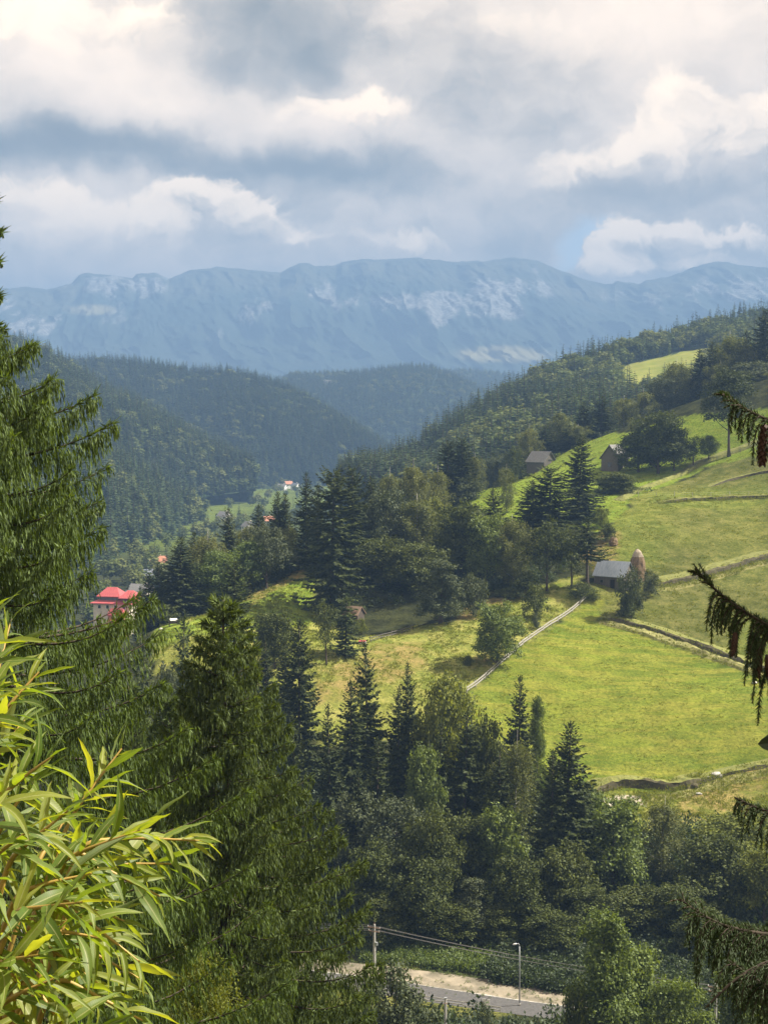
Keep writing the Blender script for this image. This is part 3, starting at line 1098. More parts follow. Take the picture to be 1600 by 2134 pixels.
def birch(H, R, seed, mat, bark, n_str=420, leaf=0.24):
    """slender crown of thin rising limbs with hanging curtains of small leaves"""
    rng = np.random.default_rng(seed)
    limbs = []
    ps, ds = [], []
    nl = 26
    for k in range(nl):
        t = (k + 0.5) / nl
        z0 = H * (0.10 + 0.74 * t)
        w = math.sin(math.pi * (0.16 + 0.80 * t)) ** 0.8
        az = k * 2.39996 + rng.uniform(-0.5, 0.5)
        L = R * w * rng.uniform(0.7, 1.12)
        a = np.array((0, 0, z0))
        q = a + np.array((L * math.cos(az), L * math.sin(az), L * rng.uniform(0.55, 1.15)))
        limbs.append((a, q, 0.022 + 0.03 * (1 - t)))
        m = n_str // nl
        s = rng.uniform(0.05, 1.02, m)
        pp = a + (q - a) * s[:, None] + rng.normal(0, 0.30, (m, 3))
        ps.append(pp)
    pp = np.vstack(ps)
    hang = rng.uniform(0.6, 2.2, len(pp)) * (H / 16)
    out = unit(pp * np.array((1, 1, 0)))
    P_, D_, S_, L_ = [], [], [], []
    n = 10
    for k in range(n):
        s = k / (n - 1)
        c = pp + out * (0.35 * np.sin(s * 1.5))[..., None] + np.array((0, 0, -1.0)) * (hang * (s ** 1.15))[:, None] + rng.normal(0, 0.13, pp.shape)
        d = unit(out * 0.3 + rng.normal(0, 0.65, pp.shape) + np.array((0, 0, -0.55)))
        P_.append(c)
        D_.append(d)
        S_.append(unit(np.cross(d, rng.normal(0, 0.7, pp.shape) + out + np.array((0, 0, 0.3)))))
        L_.append(leaf * rng.uniform(0.7, 1.3, len(pp)))
    L_ = np.concatenate(L_)
    v, f = kites(np.vstack(P_), np.vstack(D_), np.vstack(S_), L_, L_ * rng.uniform(0.28, 0.42, len(L_)))
    return trunk_mesh(H * 0.95, H * 0.006 + 0.03, bark, seed, 0.25, limbs), mesh_np('crown', v, f, mat)


def conifer(H, R, seed, mat, trunk_r=None, **kw):
    return trunk_mesh(H * 0.97, trunk_r or H * 0.011 + 0.05, M['bark'], seed, 0.06), spruce_mesh(H, R, seed, mat, **kw)


# prototypes (trunk, crown, nominal height, nominal half width)
KIND = {}
for k in range(5):
    KIND['spruce%d' % k] = (*conifer(22, 4.0, 100 + k, M['spruce'], dens=0.95, droop=(0.25, 0.4, 0.15, 0.32, 0.5)[k], ragged=(0.15, 0.22, 0.1, 0.28, 0.18)[k]), 22, 4.0)
for k in range(2):
    KIND['column%d' % k] = (*conifer(30, 5.0, 140 + k, M['spruce'], column=0.75, dens=0.9, droop=0.55, ragged=0.3, spray=0.75, whorl=0.5, bare=0.02), 30, 5.0)
KIND['sparse0'] = (*conifer(18, 3.2, 150, M['spruce'], bare=0.42, dens=0.8, ragged=0.35), 18, 3.2)
KIND['pine0'] = (*broadleaf(18, 4.2, 155, M['spruce'], M['bark'], n_leaf=9000, lobes=22, shape='oval', base=0.34, leaf=0.36, trunk_r=0.24), 18, 4.2)
KIND['young0'] = (*conifer(9, 1.9, 160, M['spruce_lit'], whorl=0.35, spray=0.42, dens=0.9), 9, 1.9)
KIND['young1'] = (*conifer(9, 2.0, 161, M['spruce_lit'], whorl=0.32, spray=0.45, dens=0.9, droop=0.1, tip_up=0.9), 9, 2.0)
KIND['round0'] = (*broadleaf(13, 5.2, 200, M['leaf'], M['bark'], n_leaf=13000, lobes=24, base=0.10), 13, 5.2)
KIND['round1'] = (*broadleaf(13, 5.2, 201, M['leaf'], M['bark'], n_leaf=13000, lobes=22, shape='dome', base=0.05), 13, 5.2)
KIND['oval0'] = (*broadleaf(14, 4.0, 202, M['leaf_light'], M['bark'], n_leaf=9000, lobes=20, shape='oval'), 14, 4.0)
KIND['yellow0'] = (*broadleaf(14, 5.0, 203, M['leaf_yellow'], M['bark'], n_leaf=10000, lobes=22, shape='oval'), 14, 5.0)
KIND['grey0'] = (*broadleaf(13, 5.0, 204, M['leaf_grey'], M['bark'], n_leaf=12000, lobes=22, leaf=0.36), 13, 5.0)
KIND['alder0'] = (*broadleaf(16, 4.6, 205, M['leaf_light'], M['bark'], n_leaf=16000, lobes=30, shape='cone', base=0.10, leaf=0.30), 16, 4.6)
KIND['alder1'] = (*broadleaf(16, 4.6, 206, M['leaf_grey'], M['bark'], n_leaf=12000, lobes=30, shape='cone', base=0.04, leaf=0.34), 16, 4.6)
KIND['open0'] = (*broadleaf(9, 2.6, 207, M['leaf'], M['bark'], n_leaf=2600, lobes=13, shape='oval', base=0.22, leaf=0.28), 9, 2.6)
KIND['green0'] = (*broadleaf(13, 5.0, 212, M['leaf_light'], M['bark'], n_leaf=13000, lobes=24, base=0.06), 13, 5.0)
KIND['bush0'] = (*broadleaf(4, 2.4, 208, M['leaf'], M['bark'], n_leaf=3600, lobes=14, shape='dome', base=0.02, leaf=0.24, trunk_r=0.06), 4, 2.4)
KIND['bush1'] = (*broadleaf(4, 2.2, 209, M['leaf_grey'], M['bark'], n_leaf=3600, lobes=13, shape='round', base=0.02, leaf=0.24, trunk_r=0.06), 4, 2.2)
KIND['bush2'] = (*broadleaf(4, 2.2, 210, M['leaf_yellow'], M['bark'], n_leaf=3600, lobes=13, shape='dome', base=0.02, leaf=0.24, trunk_r=0.06), 4, 2.2)
for k in range(3):
    KIND['birch%d' % k] = (*birch(17, 3.6, 220 + k, M['birch'], M['pale_bark'], n_str=(1300, 1100, 1500)[k]), 17, 3.6)

NAMES = {'spruce': ('spruce_tree', 'spruce tree'), 'column': ('spruce_tree', 'spruce tree'), 'sparse': ('spruce_tree', 'spruce tree'), 'young': ('spruce_tree', 'spruce tree'),
         'pine': ('pine_tree', 'pine tree'), 'birch': ('birch_tree', 'birch tree'), 'bush': ('shrub', 'shrub'), 'round': ('broadleaf_tree', 'broadleaf tree'), 'oval': ('broadleaf_tree', 'broadleaf tree'),
         'yellow': ('broadleaf_tree', 'broadleaf tree'), 'grey': ('broadleaf_tree', 'broadleaf tree'), 'green': ('broadleaf_tree', 'broadleaf tree'), 'alder': ('broadleaf_tree', 'broadleaf tree'), 'open': ('broadleaf_tree', 'broadleaf tree')}
PLACED = []


def plant(kind, loc, h, hw, label, group, rz=None):
    tm, cm, H0, R0 = KIND[kind]
    nm, cat = NAMES[kind.rstrip('0123456789')]
    rng = random.Random(hash((round(loc[0], 2), round(loc[1], 2))) & 0xffff)
    root = empty(nm, loc, rng.uniform(0, 6.28) if rz is None else rz)
    tag(root, label, cat, group)
    k = rng.uniform(0.88, 1.14)
    root.scale = (hw / R0 * k, hw / R0 / k, h / H0)
    root.rotation_euler = (rng.gauss(0, 0.022), rng.gauss(0, 0.022), root.rotation_euler.z)
    obj('trunk', tm, root)
    obj('crown', cm, root)
    PLACED.append((loc[0], loc[1], hw, h, kind))
    return root


def tree(kind, px, top, Y, hw, label, group, base=None, lean=0):
    """a tree whose top shows at photo pixel (px, top); it stands on the ground at distance Y, or where its foot shows (base)"""
    if base is not None:
        g = Gd(px, base)
        Y = g[1]
    tp = P(px, top, Y)
    z = float(land_z(tp[0], Y))
    h = tp[2] - z
    w = hw / FPX * Y * (1.5 if kind[:4] in ('spru', 'colu', 'spar', 'youn') else 1.12)
    return plant(kind, (tp[0], Y, z - 0.1), h, w, label, group)


# the list: kind, pixel x of the stem, pixel y of the top, distance or None, half width in pixels, foot pixel or None, label
GROVE = 'trees of the grove in the middle of the slope'
T_GROVE = [
    ('column0', 690, 978, 305, 58, None, 'tall shaggy columnar spruce, nearest and biggest of the middle grove'),
    ('spruce1', 638, 985, 328, 27, None, 'slim spruce just left of the tall shaggy columnar spruce'),
    ('spruce2', 662, 1010, 322, 26, None, 'spruce half hidden behind the left edge of the shaggy columnar spruce'),
    ('column1', 735, 975, 330, 36, None, 'spruce peeking out behind the right shoulder of the shaggy columnar spruce'),
    ('spruce0', 772, 992, 345, 34, None, 'dark spruce between the columnar spruce and the olive birches'),
    ('birch0', 808, 962, 365, 36, None, 'pale olive birch at the back of the grove, left of its tallest birch'),
    ('birch2', 862, 945, 368, 40, None, 'tallest pale olive birch at the back of the grove'),
    ('birch1', 910, 962, 375, 34, None, 'olive birch at the back right end of the grove above the bright grass'),
    ('spruce3', 838, 1000, 352, 28, None, 'dark spruce tip standing among the olive birches of the grove'),
    ('grey0', 800, 1025, 338, 52, None, 'grey-green round tree in front of the olive birches'),
    ('birch0', 868, 1018, 335, 56, None, 'broad olive green birch in the centre of the grove'),
    ('yellow0', 905, 1035, 345, 34, None, 'olive tree on the right flank of the broad olive birch'),
    ('round1', 795, 1120, 322, 52, None, 'low dark tree in the shade under the olive birches'),
    ('round0', 870, 1135, 318, 58, None, 'dark shaded tree behind the lit conical young spruce-like tree'),
    ('round1', 962, 1050, 328, 60, None, 'big dark round-crowned tree in the shade right of the birches'),
    ('green0', 1015, 1075, 322, 48, None, 'dark round tree between the big shaded crown and the leaning birch'),
    ('spruce0', 1030, 1018, 335, 42, None, 'spruce rising above the shaded crowns in the right half of the grove'),
    ('birch2', 1070, 1062, 318, 46, None, 'leafy birch at the right front of the grove, lit from the side'),
    ('alder1', 918, 1163, 294, 50, None, 'light green conical tree alone in front of the shaded grove'),
    ('bush1', 988, 1200, 299, 26, None, 'small light shrub right of the light green conical tree'),
    ('column1', 1140, 975, 342, 56, None, 'large spreading spruce left of the tin-roofed barn'),
    ('spruce2', 1113, 1000, 348, 42, None, 'spruce joined to the left side of the large spreading spruce'),
    ('spruce4', 1205, 905, 368, 42, None, 'tall spruce directly below the two wooden sheds'),
    ('sparse0', 1224, 1078, None, 30, 1224, 'spruce with a long bare trunk just left of the tin-roofed barn'),
    ('birch1', 1056, 960, 385, 24, None, 'lone slender birch on the bright grass below the left shed'),
    ('open0', 1140, 1085, None, 36, 1232, 'thin airy tree with visible trunk below the large spreading spruce'),
    ('open0', 1192, 1100, None, 30, 1226, 'thin crooked airy tree beside the bare-trunked spruce'),
    ('bush0', 1115, 1224, None, 24, 1290, 'rounded green bush above the upper end of the pole fence'),
    ('bush1', 1117, 1278, None, 8, 1312, 'tiny bush right against the pole fence'),
    ('bush0', 1212, 1215, None, 26, 1248, 'low bush at the top end of the pole fence'),
    ('green0', 1036, 1258, None, 46, 1388, 'round leafy tree beside the pole fence casting a long shadow'),
    ('bush0', 975, 1366, None, 11, 1388, 'tiny shrub on the orange grass left of the round fence tree'),
    ('bush0', 1095, 1195, 312, 26, None, 'dark undergrowth bush at the right foot of the grove'),
    ('bush0', 1060, 1225, 312, 26, None, 'dark bush at the foot of the leafy side-lit birch'),
    ('bush1', 1313, 1190, None, 23, 1288, 'tall grey-green bush in front of the right gable of the barn'),
    ('bush0', 1308, 1245, None, 24, 1290, 'dark low bush below the tall grey-green bush by the barn'),
    ('bush1', 1356, 1190, None, 18, 1245, 'grey-green bush right of the haystack'),
    ('bush0', 1236, 1236, None, 16, 1250, 'low hedge bush below the wall of the tin-roofed barn'),
    ('bush2', 1253, 1060, None, 18, 1098, 'rounded light bush on the meadow edge above the barn'),
    ('bush0', 1266, 1092, None, 15, 1130, 'small shrub above the brown hay pile'),
]
ROW = 'trees around the two wooden sheds and along the meadow border'
T_ROW = [
    ('round0', 1372, 862, 424, 52, None, 'biggest round tree of the row right of the gabled shed'),
    ('round1', 1330, 905, 428, 44, None, 'round tree partly hiding the right side of the gabled shed'),
    ('grey0', 1405, 905, 424, 32, None, 'round tree on the right shoulder of the biggest row tree'),
    ('open0', 1444, 910, 424, 22, None, 'small tree between the big row trees and the small round tree'),
    ('oval0', 1476, 906, None, 20, 962, 'small round separate tree standing at the right end of the row'),
    ('round1', 1280, 985, 398, 42, None, 'broad grey-green willow bush below the gabled shed'),
    ('bush0', 1305, 1010, 396, 34, None, 'dark bush in the hollow right of the willow bush'),
    ('bush1', 1262, 1020, 396, 24, None, 'bush on the left edge of the willow bush'),
    ('bush0', 1070, 935, 482, 16, None, 'dark small conical bush left of the left shed'),
    ('spruce2', 1078, 930, 492, 17, None, 'small dark spruce left of the left shed'),
    ('birch0', 1102, 876, 500, 26, None, 'tall narrow birch right behind the left shed'),
    ('spruce0', 1135, 888, 505, 28, None, 'dark spruce behind the roof of the left shed'),
    ('birch2', 1170, 845, 512, 32, None, 'pale tall birch above the two sheds'),
    ('spruce3', 1188, 885, 505, 30, None, 'dark spruce in front of the pale tall birch above the sheds'),
    ('birch1', 1205, 880, 500, 24, None, 'drooping birch at the right of the trees behind the left shed'),
    ('spruce1', 1250, 826, 515, 32, None, 'dark broad spruce on the skyline of the bright upper meadow'),
    ('spruce2', 1216, 838, 518, 22, None, 'dark spruce beside the broad skyline spruce'),
    ('birch0', 1300, 818, 520, 34, None, 'pale birch right of the broad skyline spruce'),
    ('birch1', 1340, 805, 524, 34, None, 'pale birch second right of the broad skyline spruce'),
    ('grey0', 1378, 790, 530, 36, None, 'bushy olive tree above the bright upper meadow'),
    ('birch2', 1412, 738, 535, 40, None, 'tall yellowish birch above the bright upper meadow'),
    ('birch0', 1440, 775, 532, 28, None, 'birch between the yellowish birch and the dark spruces'),
    ('spruce2', 1462, 728, 530, 27, None, 'left one of the two very dark spruces on the upper slope'),
    ('spruce0', 1488, 712, 528, 34, None, 'right one of the two very dark spruces on the upper slope'),
    ('birch2', 1528, 680, 520, 46, None, 'large tall birch right of the two very dark spruces'),
    ('grey0', 1565, 755, 505, 46, None, 'bushy grey-green tree at the top of the right slope'),
    ('column1', 1594, 645, 515, 30, None, 'dark spruce standing highest at the upper right'),
    ('birch1', 1575, 700, 518, 36, None, 'birch in front of the highest dark spruce'),
    ('birch0', 1502, 745, 512, 34, None, 'birch below the two very dark spruces'),
    ('round1', 1545, 775, 500, 40, None, 'dark leafy tree under the large tall birch'),
    ('birch2', 1600, 770, 500, 40, None, 'olive birch at the right edge below the highest dark spruce'),
    ('spruce3', 1555, 690, 522, 30, None, 'dark spruce right behind the large tall birch'),
    ('pine0', 1521, 765, None, 46, 950, 'pine with a long bare trunk alone on the upper meadow'),
    ('column0', 932, 920, 415, 24, None, 'dark twin spruce, left one, at the upper left end of the bright grass'),
    ('column1', 964, 914, 415, 28, None, 'dark twin spruce, right one, at the upper left end of the bright grass'),
    ('birch1', 990, 938, 418, 24, None, 'olive birch beside the dark twin spruces'),
    ('bush1', 975, 1000, 412, 26, None, 'grey-green bush under the dark twin spruces'),
    ('grey0', 1030, 955, 500, 26, None, 'hazy grey-green bushy tree at the far edge of the bright grass'),
    ('bush1', 1052, 950, 505, 22, None, 'hazy bush at the far edge of the bright grass'),
]
LEFTG = 'trees along the left crest of the slope'
T_LEFT = [
    ('spruce0', 372, 1118, 303, 46, None, 'big dark spruce at the left end of the crest trees'),
    ('spruce4', 335, 1170, 306, 28, None, 'dark spruce leaning on the left of the big crest spruce'),
    ('spruce2', 308, 1195, 300, 30, None, 'spruce in front of the cream house at the left crest'),
    ('birch2', 430, 1092, 312, 44, None, 'leafy olive tree right of the big dark crest spruce'),
    ('spruce1', 405, 1110, 318, 32, None, 'spruce squeezed between the big crest spruce and the olive tree'),
    ('green0', 455, 1150, 306, 44, None, 'dark round tree low in the middle of the crest trees'),
    ('spruce3', 480, 1058, 325, 32, None, 'pointed dark spruce in the middle of the crest trees'),
    ('birch0', 512, 1075, 322, 34, None, 'olive birch between two pointed spruces of the crest'),
    ('spruce0', 540, 1052, 328, 28, None, 'pointed spruce next to the twin-topped spruces of the crest'),
    ('grey0', 555, 1098, 316, 40, None, 'grey-green bushy tree in front of the twin-topped spruces'),
    ('spruce2', 574, 1025, 335, 26, None, 'left one of the twin-topped spruces on the crest'),
    ('spruce4', 592, 1028, 335, 26, None, 'right one of the twin-topped spruces on the crest'),
    ('birch1', 604, 1085, 326, 28, None, 'light birch at the right end of the crest trees'),
    ('oval0', 520, 1125, 314, 36, None, 'shaded broad tree at the foot of the crest trees'),
    ('bush0', 500, 1205, 314, 26, None, 'dark bush under the crest trees above the grass edge'),
    ('bush0', 345, 1262, 296, 28, None, 'dark bush at the left foot of the crest trees'),
    ('bush0', 425, 1245, 306, 24, None, 'dark bush under the olive tree of the crest'),
    ('column1', 487, 1168, 262, 36, None, 'slender dark spruce in front of the left green grass'),
    ('young0', 380, 1288, 232, 34, None, 'small pale-tipped spruce rising out of the left thicket'),
    ('alder1', 350, 1372, 210, 36, None, 'grey-green leafy tree in the left thicket below the grass'),
    ('spruce2', 292, 1222, 430, 16, None, 'spruce hiding the right wall of the house with red roofs'),
    ('young1', 300, 1296, 240, 26, None, 'young spruce at the left below the red-roofed house'),
    ('round0', 572, 1278, 266, 44, None, 'round olive tree at the lower edge of the left green grass'),
    ('spruce2', 620, 1290, 226, 44, None, 'tall slim spruce right of the big foreground spruce'),
    ('spruce1', 590, 1330, 238, 26, None, 'spruce close behind the tall slim spruce'),
    ('spruce3', 555, 1330, 240, 34, None, 'spruce hidden between the foreground spruce and the tall slim spruce'),
    ('open0', 680, 1255, None, 26, 1385, 'thin yellow-green tree with bare stem below the hut with the reddish roof'),
    ('young0', 720, 1245, None, 26, 1366, 'young thin spruce right of the thin yellow-green tree'),
    ('bush2', 752, 1290, None, 14, 1322, 'light bush on the sunny grass right of the hut with the reddish roof'),
]
VAL = 'trees in the valley bottom between the road and the meadow'
T_VAL = [
    ('spruce1', 770, 1338, 218, 44, None, 'dark pointed spruce, tallest of the valley row in front of the orange grass'),
    ('spruce3', 735, 1418, 212, 50, None, 'grey-green spruce left below the dark pointed spruce'),
    ('spruce2', 618, 1490, 196, 40, None, 'slim spruce against the right edge of the big foreground spruce'),
    ('spruce0', 783, 1540, 200, 42, None, 'smaller spruce in front of the grey-green valley spruce'),
    ('spruce4', 828, 1430, 214, 34, None, 'dark spruce left of the slim light spruce tip'),
    ('spruce0', 857, 1378, 218, 32, None, 'slim spruce tip left of the yellow-green tree'),
    ('yellow0', 928, 1405, 212, 66, None, 'bright yellow-green broadleaf tree in the middle of the valley row'),
    ('oval0', 885, 1555, 200, 40, None, 'grey-green tree below the bright yellow-green tree'),
    ('spruce3', 965, 1480, 204, 50, None, 'dark broad spruce in front of the bright yellow-green tree'),
    ('round1', 1010, 1500, 206, 46, None, 'dark leafy tree right of the broad valley spruce'),
    ('spruce1', 1082, 1408, 216, 36, None, 'lone spruce top in front of the mown meadow'),
    ('alder0', 1118, 1440, 220, 26, None, 'bright green leafy boughs beside the lone spruce top'),
    ('birch1', 1075, 1500, 202, 48, None, 'grey feathery birch below the lone spruce top'),
    ('spruce2', 1178, 1502, 194, 58, None, 'broad dark spruce with ragged right edge against the mown meadow'),
    ('spruce4', 1148, 1560, 192, 44, None, 'spruce fused to the left of the ragged broad spruce'),
    ('green0', 1278, 1662, 196, 68, None, 'round dark leafy tree under the eroded bank'),
    ('birch0', 1378, 1648, 200, 50, None, 'pale weeping birch below the eroded bank'),
    ('yellow0', 1530, 1690, 200, 84, None, 'yellow-green broadleaf tree at the right below the dirt track'),
    ('round1', 1500, 1740, 190, 78, None, 'dark green leafy tree in front of the yellow-green one at the right'),
    ('yellow0', 1595, 1760, 186, 60, None, 'yellowish tree at the right edge behind the hanging spruce twigs'),
    ('spruce3', 690, 1470, 205, 40, None, 'spruce left behind the grey-green valley spruce'),
    ('spruce0', 905, 1500, 202, 34, None, 'dark spruce spike below the bright yellow-green tree'),
    ('spruce1', 1040, 1560, 198, 40, None, 'dark spruce spike between the broad valley spruce and the feathery birch'),
    ('spruce2', 745, 1600, 196, 34, None, 'small dark spruce above the left end of the shaded thicket'),
    ('grey0', 735, 1655, 196, 56, None, 'grey-green round crown at the left end of the shaded valley trees'),
    ('grey0', 830, 1668, 192, 62, None, 'grey-green sunlit crown on top of the shaded valley thicket'),
    ('round0', 905, 1690, 188, 56, None, 'round crown with a lit top in the middle of the shaded thicket'),
    ('round1', 775, 1760, 184, 62, None, 'dark shaded crown above the left end of the road'),
    ('round0', 870, 1790, 182, 66, None, 'dark shaded crown behind the power pole'),
    ('round1', 975, 1700, 192, 60, None, 'dark crown below the broad valley spruce'),
    ('oval0', 1050, 1680, 190, 52, None, 'dark narrow crown below the grey feathery birch'),
    ('alder1', 985, 1830, 182, 50, None, 'small conical leafy tree in the deep shade above the roadside bushes'),
    ('round0', 1080, 1790, 184, 60, None, 'deep-shaded crown above the street lamp'),
    ('round1', 1180, 1760, 186, 60, None, 'deep-shaded crown below the ragged broad spruce'),
    ('round0', 1230, 1850, 182, 56, None, 'deep-shaded crown behind the bright conical roadside tree'),
    ('round1', 1320, 1850, 184, 60, None, 'deep-shaded crown below the weeping birch'),
    ('round0', 1410, 1840, 184, 60, None, 'deep-shaded crown behind the right power pole'),
    ('round1', 1470, 1900, 176, 60, None, 'deep-shaded low crown above the right power pole'),
    ('round1', 800, 1870, 180, 50, None, 'low black-green crown behind the bank, left of the power pole line'),
    ('round0', 930, 1880, 181, 56, None, 'low black-green crown behind the sunny roadside bank'),
    ('round1', 1040, 1885, 181, 50, None, 'low black-green crown behind the street lamp'),
    ('round0', 1150, 1900, 178, 56, None, 'low black-green crown at the dark end of the lay-by'),
    ('bush0', 1120, 1990, 176, 40, None, 'dark bush at the shaded right end of the lay-by'),
    ('alder0', 1262, 1882, 128, 86, None, 'bright green conical tree nearest to the road on the right'),
    ('oval0', 1340, 1968, 132, 62, None, 'green tree leaning against the right of the bright conical tree'),
    ('green0', 1420, 2050, 126, 60, None, 'leafy shrub tree in front of the right power pole'),
    ('green0', 1545, 2035, 128, 64, None, 'leafy tree at the lower right corner'),
    ('bush0', 1190, 2075, 126, 34, None, 'bush at the left foot of the bright conical tree'),
    ('grey0', 812, 2028, 118, 80, None, 'grey-green leafy tree in front of the left power pole'),
    ('bush1', 1008, 2098, 150, 16, None, 'small bush growing through the guard rail below the sign'),
]
BANK = 'young trees and bushes on the roadside bank'
T_BANK = [
    ('open0', 890, 1962, 180, 15, None, 'young pale leafy tree on the bank behind the left power pole'),
    ('bush1', 1003, 1985, 178, 13, None, 'young upright bush left of the street lamp'),
    ('oval0', 1043, 1970, 178, 9, None, 'thin young tree close left of the street lamp'),
    ('oval0', 1085, 1980, 178, 11, None, 'thin young tree just behind the street lamp'),
    ('bush2', 905, 2010, 177, 30, None, 'low sunny bush on the left of the roadside bank'),
    ('bush2', 960, 2015, 176, 30, None, 'low sunny bush in the middle of the roadside bank'),
    ('bush2', 1015, 2010, 175, 28, None, 'leafy sunny bush at the right end of the roadside bank'),
    ('bush0', 850, 2000, 179, 30, None, 'dark bush beside the left power pole'),
    ('bush0', 800, 1990, 181, 30, None, 'dark bush between the left power pole and the shaded trees'),
]
for grp, lst in ((GROVE, T_GROVE), (ROW, T_ROW), (LEFTG, T_LEFT), (VAL, T_VAL), (BANK, T_BANK)):
    for (k, px, top, Y, hw, base, lab) in lst:
        tree(k, px, top, Y, hw, lab, grp, base)

# ------------------------------------------------------------------ forests on the hills
def far_conifer(seed, mat):
    """about 20 m tall conifer with few faces, trunk included"""
    rng = np.random.default_rng(seed)
    H, R = 20.0, rng.uniform(2.9, 3.6)
    ps, ds, sd, ln, wd = [], [], [], [], []
    for z in np.arange(1.5, H * 0.97, 1.05):
        t = z / H
        L = R * (1 - t) ** 0.8 * min(1, 0.6 + t * 3)
        k = 7 if t < 0.6 else 5
        for b in range(k):
            az = rng.uniform(0, 6.28)
            h = np.array((math.cos(az), math.sin(az), -0.30 + 0.5 * t + rng.uniform(-0.15, 0.15)))
            ps.append((0, 0, z + 0.25 * L))
            ds.append(h / np.linalg.norm(h))
            up = np.array((-math.sin(az), math.cos(az), rng.uniform(-0.5, 0.5)))
            sd.append(up / np.linalg.norm(up))
            ln.append(L * rng.uniform(0.8, 1.2) + 0.25)
            wd.append((L * 0.26 + 0.22) * rng.uniform(0.8, 1.2))
    v, f = kites(np.array(ps, float), np.array(ds), np.array(sd), np.array(ln), np.array(wd))
    tk = MB().tube([(0, 0, -1), (0, 0, H * 0.5), (0, 0, H)], [0.26, 0.16, 0.03], 4)
    n0 = len(v)
    vv = np.vstack((v, np.vstack(tk.v)))
    f4 = np.vstack((f, np.vstack(tk.f4) + n0))
    mi = np.zeros(len(f4), int)
    mi[len(f):] = 1
    return mesh_np('conifer', vv, f4, [mat, M['bark']], mi)


def far_leafy(seed, mat, H=15.0, R=4.2, n=330):
    rng = np.random.default_rng(seed)
    d = rand_dirs(rng, n)
    d[:, 2] = np.where(d[:, 2] < -0.4, -d[:, 2], d[:, 2])
    lob = rand_dirs(rng, 7) * np.array((0.5, 0.5, 0.42))
    c = lob[rng.integers(0, 7, n)]
    p = (c + d * rng.uniform(0.4, 0.62, (n, 1))) * np.array((R, R, H * 0.46)) + np.array((0, 0, H * 0.53))
    nr = unit(d + rng.normal(0, 0.35, (n, 3)) + np.array((0, 0, 0.15)))
    dirs = rng.normal(0, 0.7, (n, 3)) + np.array((0, 0, -0.4))
    dirs = unit(dirs - nr * (dirs * nr).sum(1)[:, None])
    side = unit(np.cross(dirs, nr))
    L = rng.uniform(1.0, 1.9, n)
    v, f = kites(p, dirs, side, L, L * 0.36)
    tk = MB().tube([(0, 0, -1), (0, 0, H * 0.6)], [0.25, 0.10], 4)
    n0 = len(v)
    vv = np.vstack((v, np.vstack(tk.v)))
    f4 = np.vstack((f, np.vstack(tk.f4) + n0))
    mi = np.zeros(len(f4), int)
    mi[len(f):] = 1
    return mesh_np('leafy', vv, f4, [mat, M['bark']], mi)


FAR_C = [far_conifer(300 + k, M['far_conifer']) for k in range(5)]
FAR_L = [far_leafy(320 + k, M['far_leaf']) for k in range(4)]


def scatter_group(me_list):
    """geometry nodes: one of the given meshes on every point, turned and scaled by the point's attributes"""
    ng = bpy.data.node_groups.new('scatter', 'GeometryNodeTree')
    ng.interface.new_socket('Geometry', in_out='INPUT', socket_type='NodeSocketGeometry')
    ng.interface.new_socket('Geometry', in_out='OUTPUT', socket_type='NodeSocketGeometry')
    gi = ng.nodes.new('NodeGroupInput')
    go = ng.nodes.new('NodeGroupOutput')
    ip = ng.nodes.new('GeometryNodeInstanceOnPoints')
    jn = ng.nodes.new('GeometryNodeGeometryToInstance')
    for me in reversed(me_list):
        o = bpy.data.objects.new(me.name, me)          # only a carrier of the mesh, never in the scene
        oi = ng.nodes.new('GeometryNodeObjectInfo')
        oi.inputs['Object'].default_value = o
        ng.links.new(oi.outputs['Geometry'], jn.inputs[0])
    ng.links.new(gi.outputs[0], ip.inputs['Points'])
    ng.links.new(jn.outputs[0], ip.inputs['Instance'])
    ip.inputs['Pick Instance'].default_value = True
    for nm, typ, sock in (('pick', 'INT', 'Instance Index'), ('turn', 'FLOAT_VECTOR', 'Rotation'), ('size', 'FLOAT_VECTOR', 'Scale')):
        na = ng.nodes.new('GeometryNodeInputNamedAttribute')
        na.data_type = typ
        na.inputs['Name'].default_value = nm
        ng.links.new(na.outputs['Attribute'], ip.inputs[sock])
    ng.links.new(ip.outputs[0], go.inputs[0])
    return ng


def stuff(name, label, pts, size, pick, me_list, rng, tilt=0.06):
    n = len(pts)
    me = bpy.data.meshes.new(name)
    me.vertices.add(n)
    me.vertices.foreach_set('co', np.asarray(pts, np.float32).ravel())
    a = me.attributes.new('pick', 'INT', 'POINT')
    a.data.foreach_set('value', np.asarray(pick, np.int32))
    turn = np.zeros((n, 3), np.float32)
    turn[:, 2] = rng.uniform(0, 6.28, n)
    turn[:, :2] = rng.normal(0, tilt, (n, 2))
    a = me.attributes.new('turn', 'FLOAT_VECTOR', 'POINT')
    a.data.foreach_set('vector', turn.ravel())
    a = me.attributes.new('size', 'FLOAT_VECTOR', 'POINT')
    a.data.foreach_set('vector', np.asarray(size, np.float32).ravel())
    o = obj(name, me)
    tag(o, label, None, None, 'stuff')
    md = o.modifiers.new('scatter', 'NODES')
    md.node_group = scatter_group(me_list)
    return o


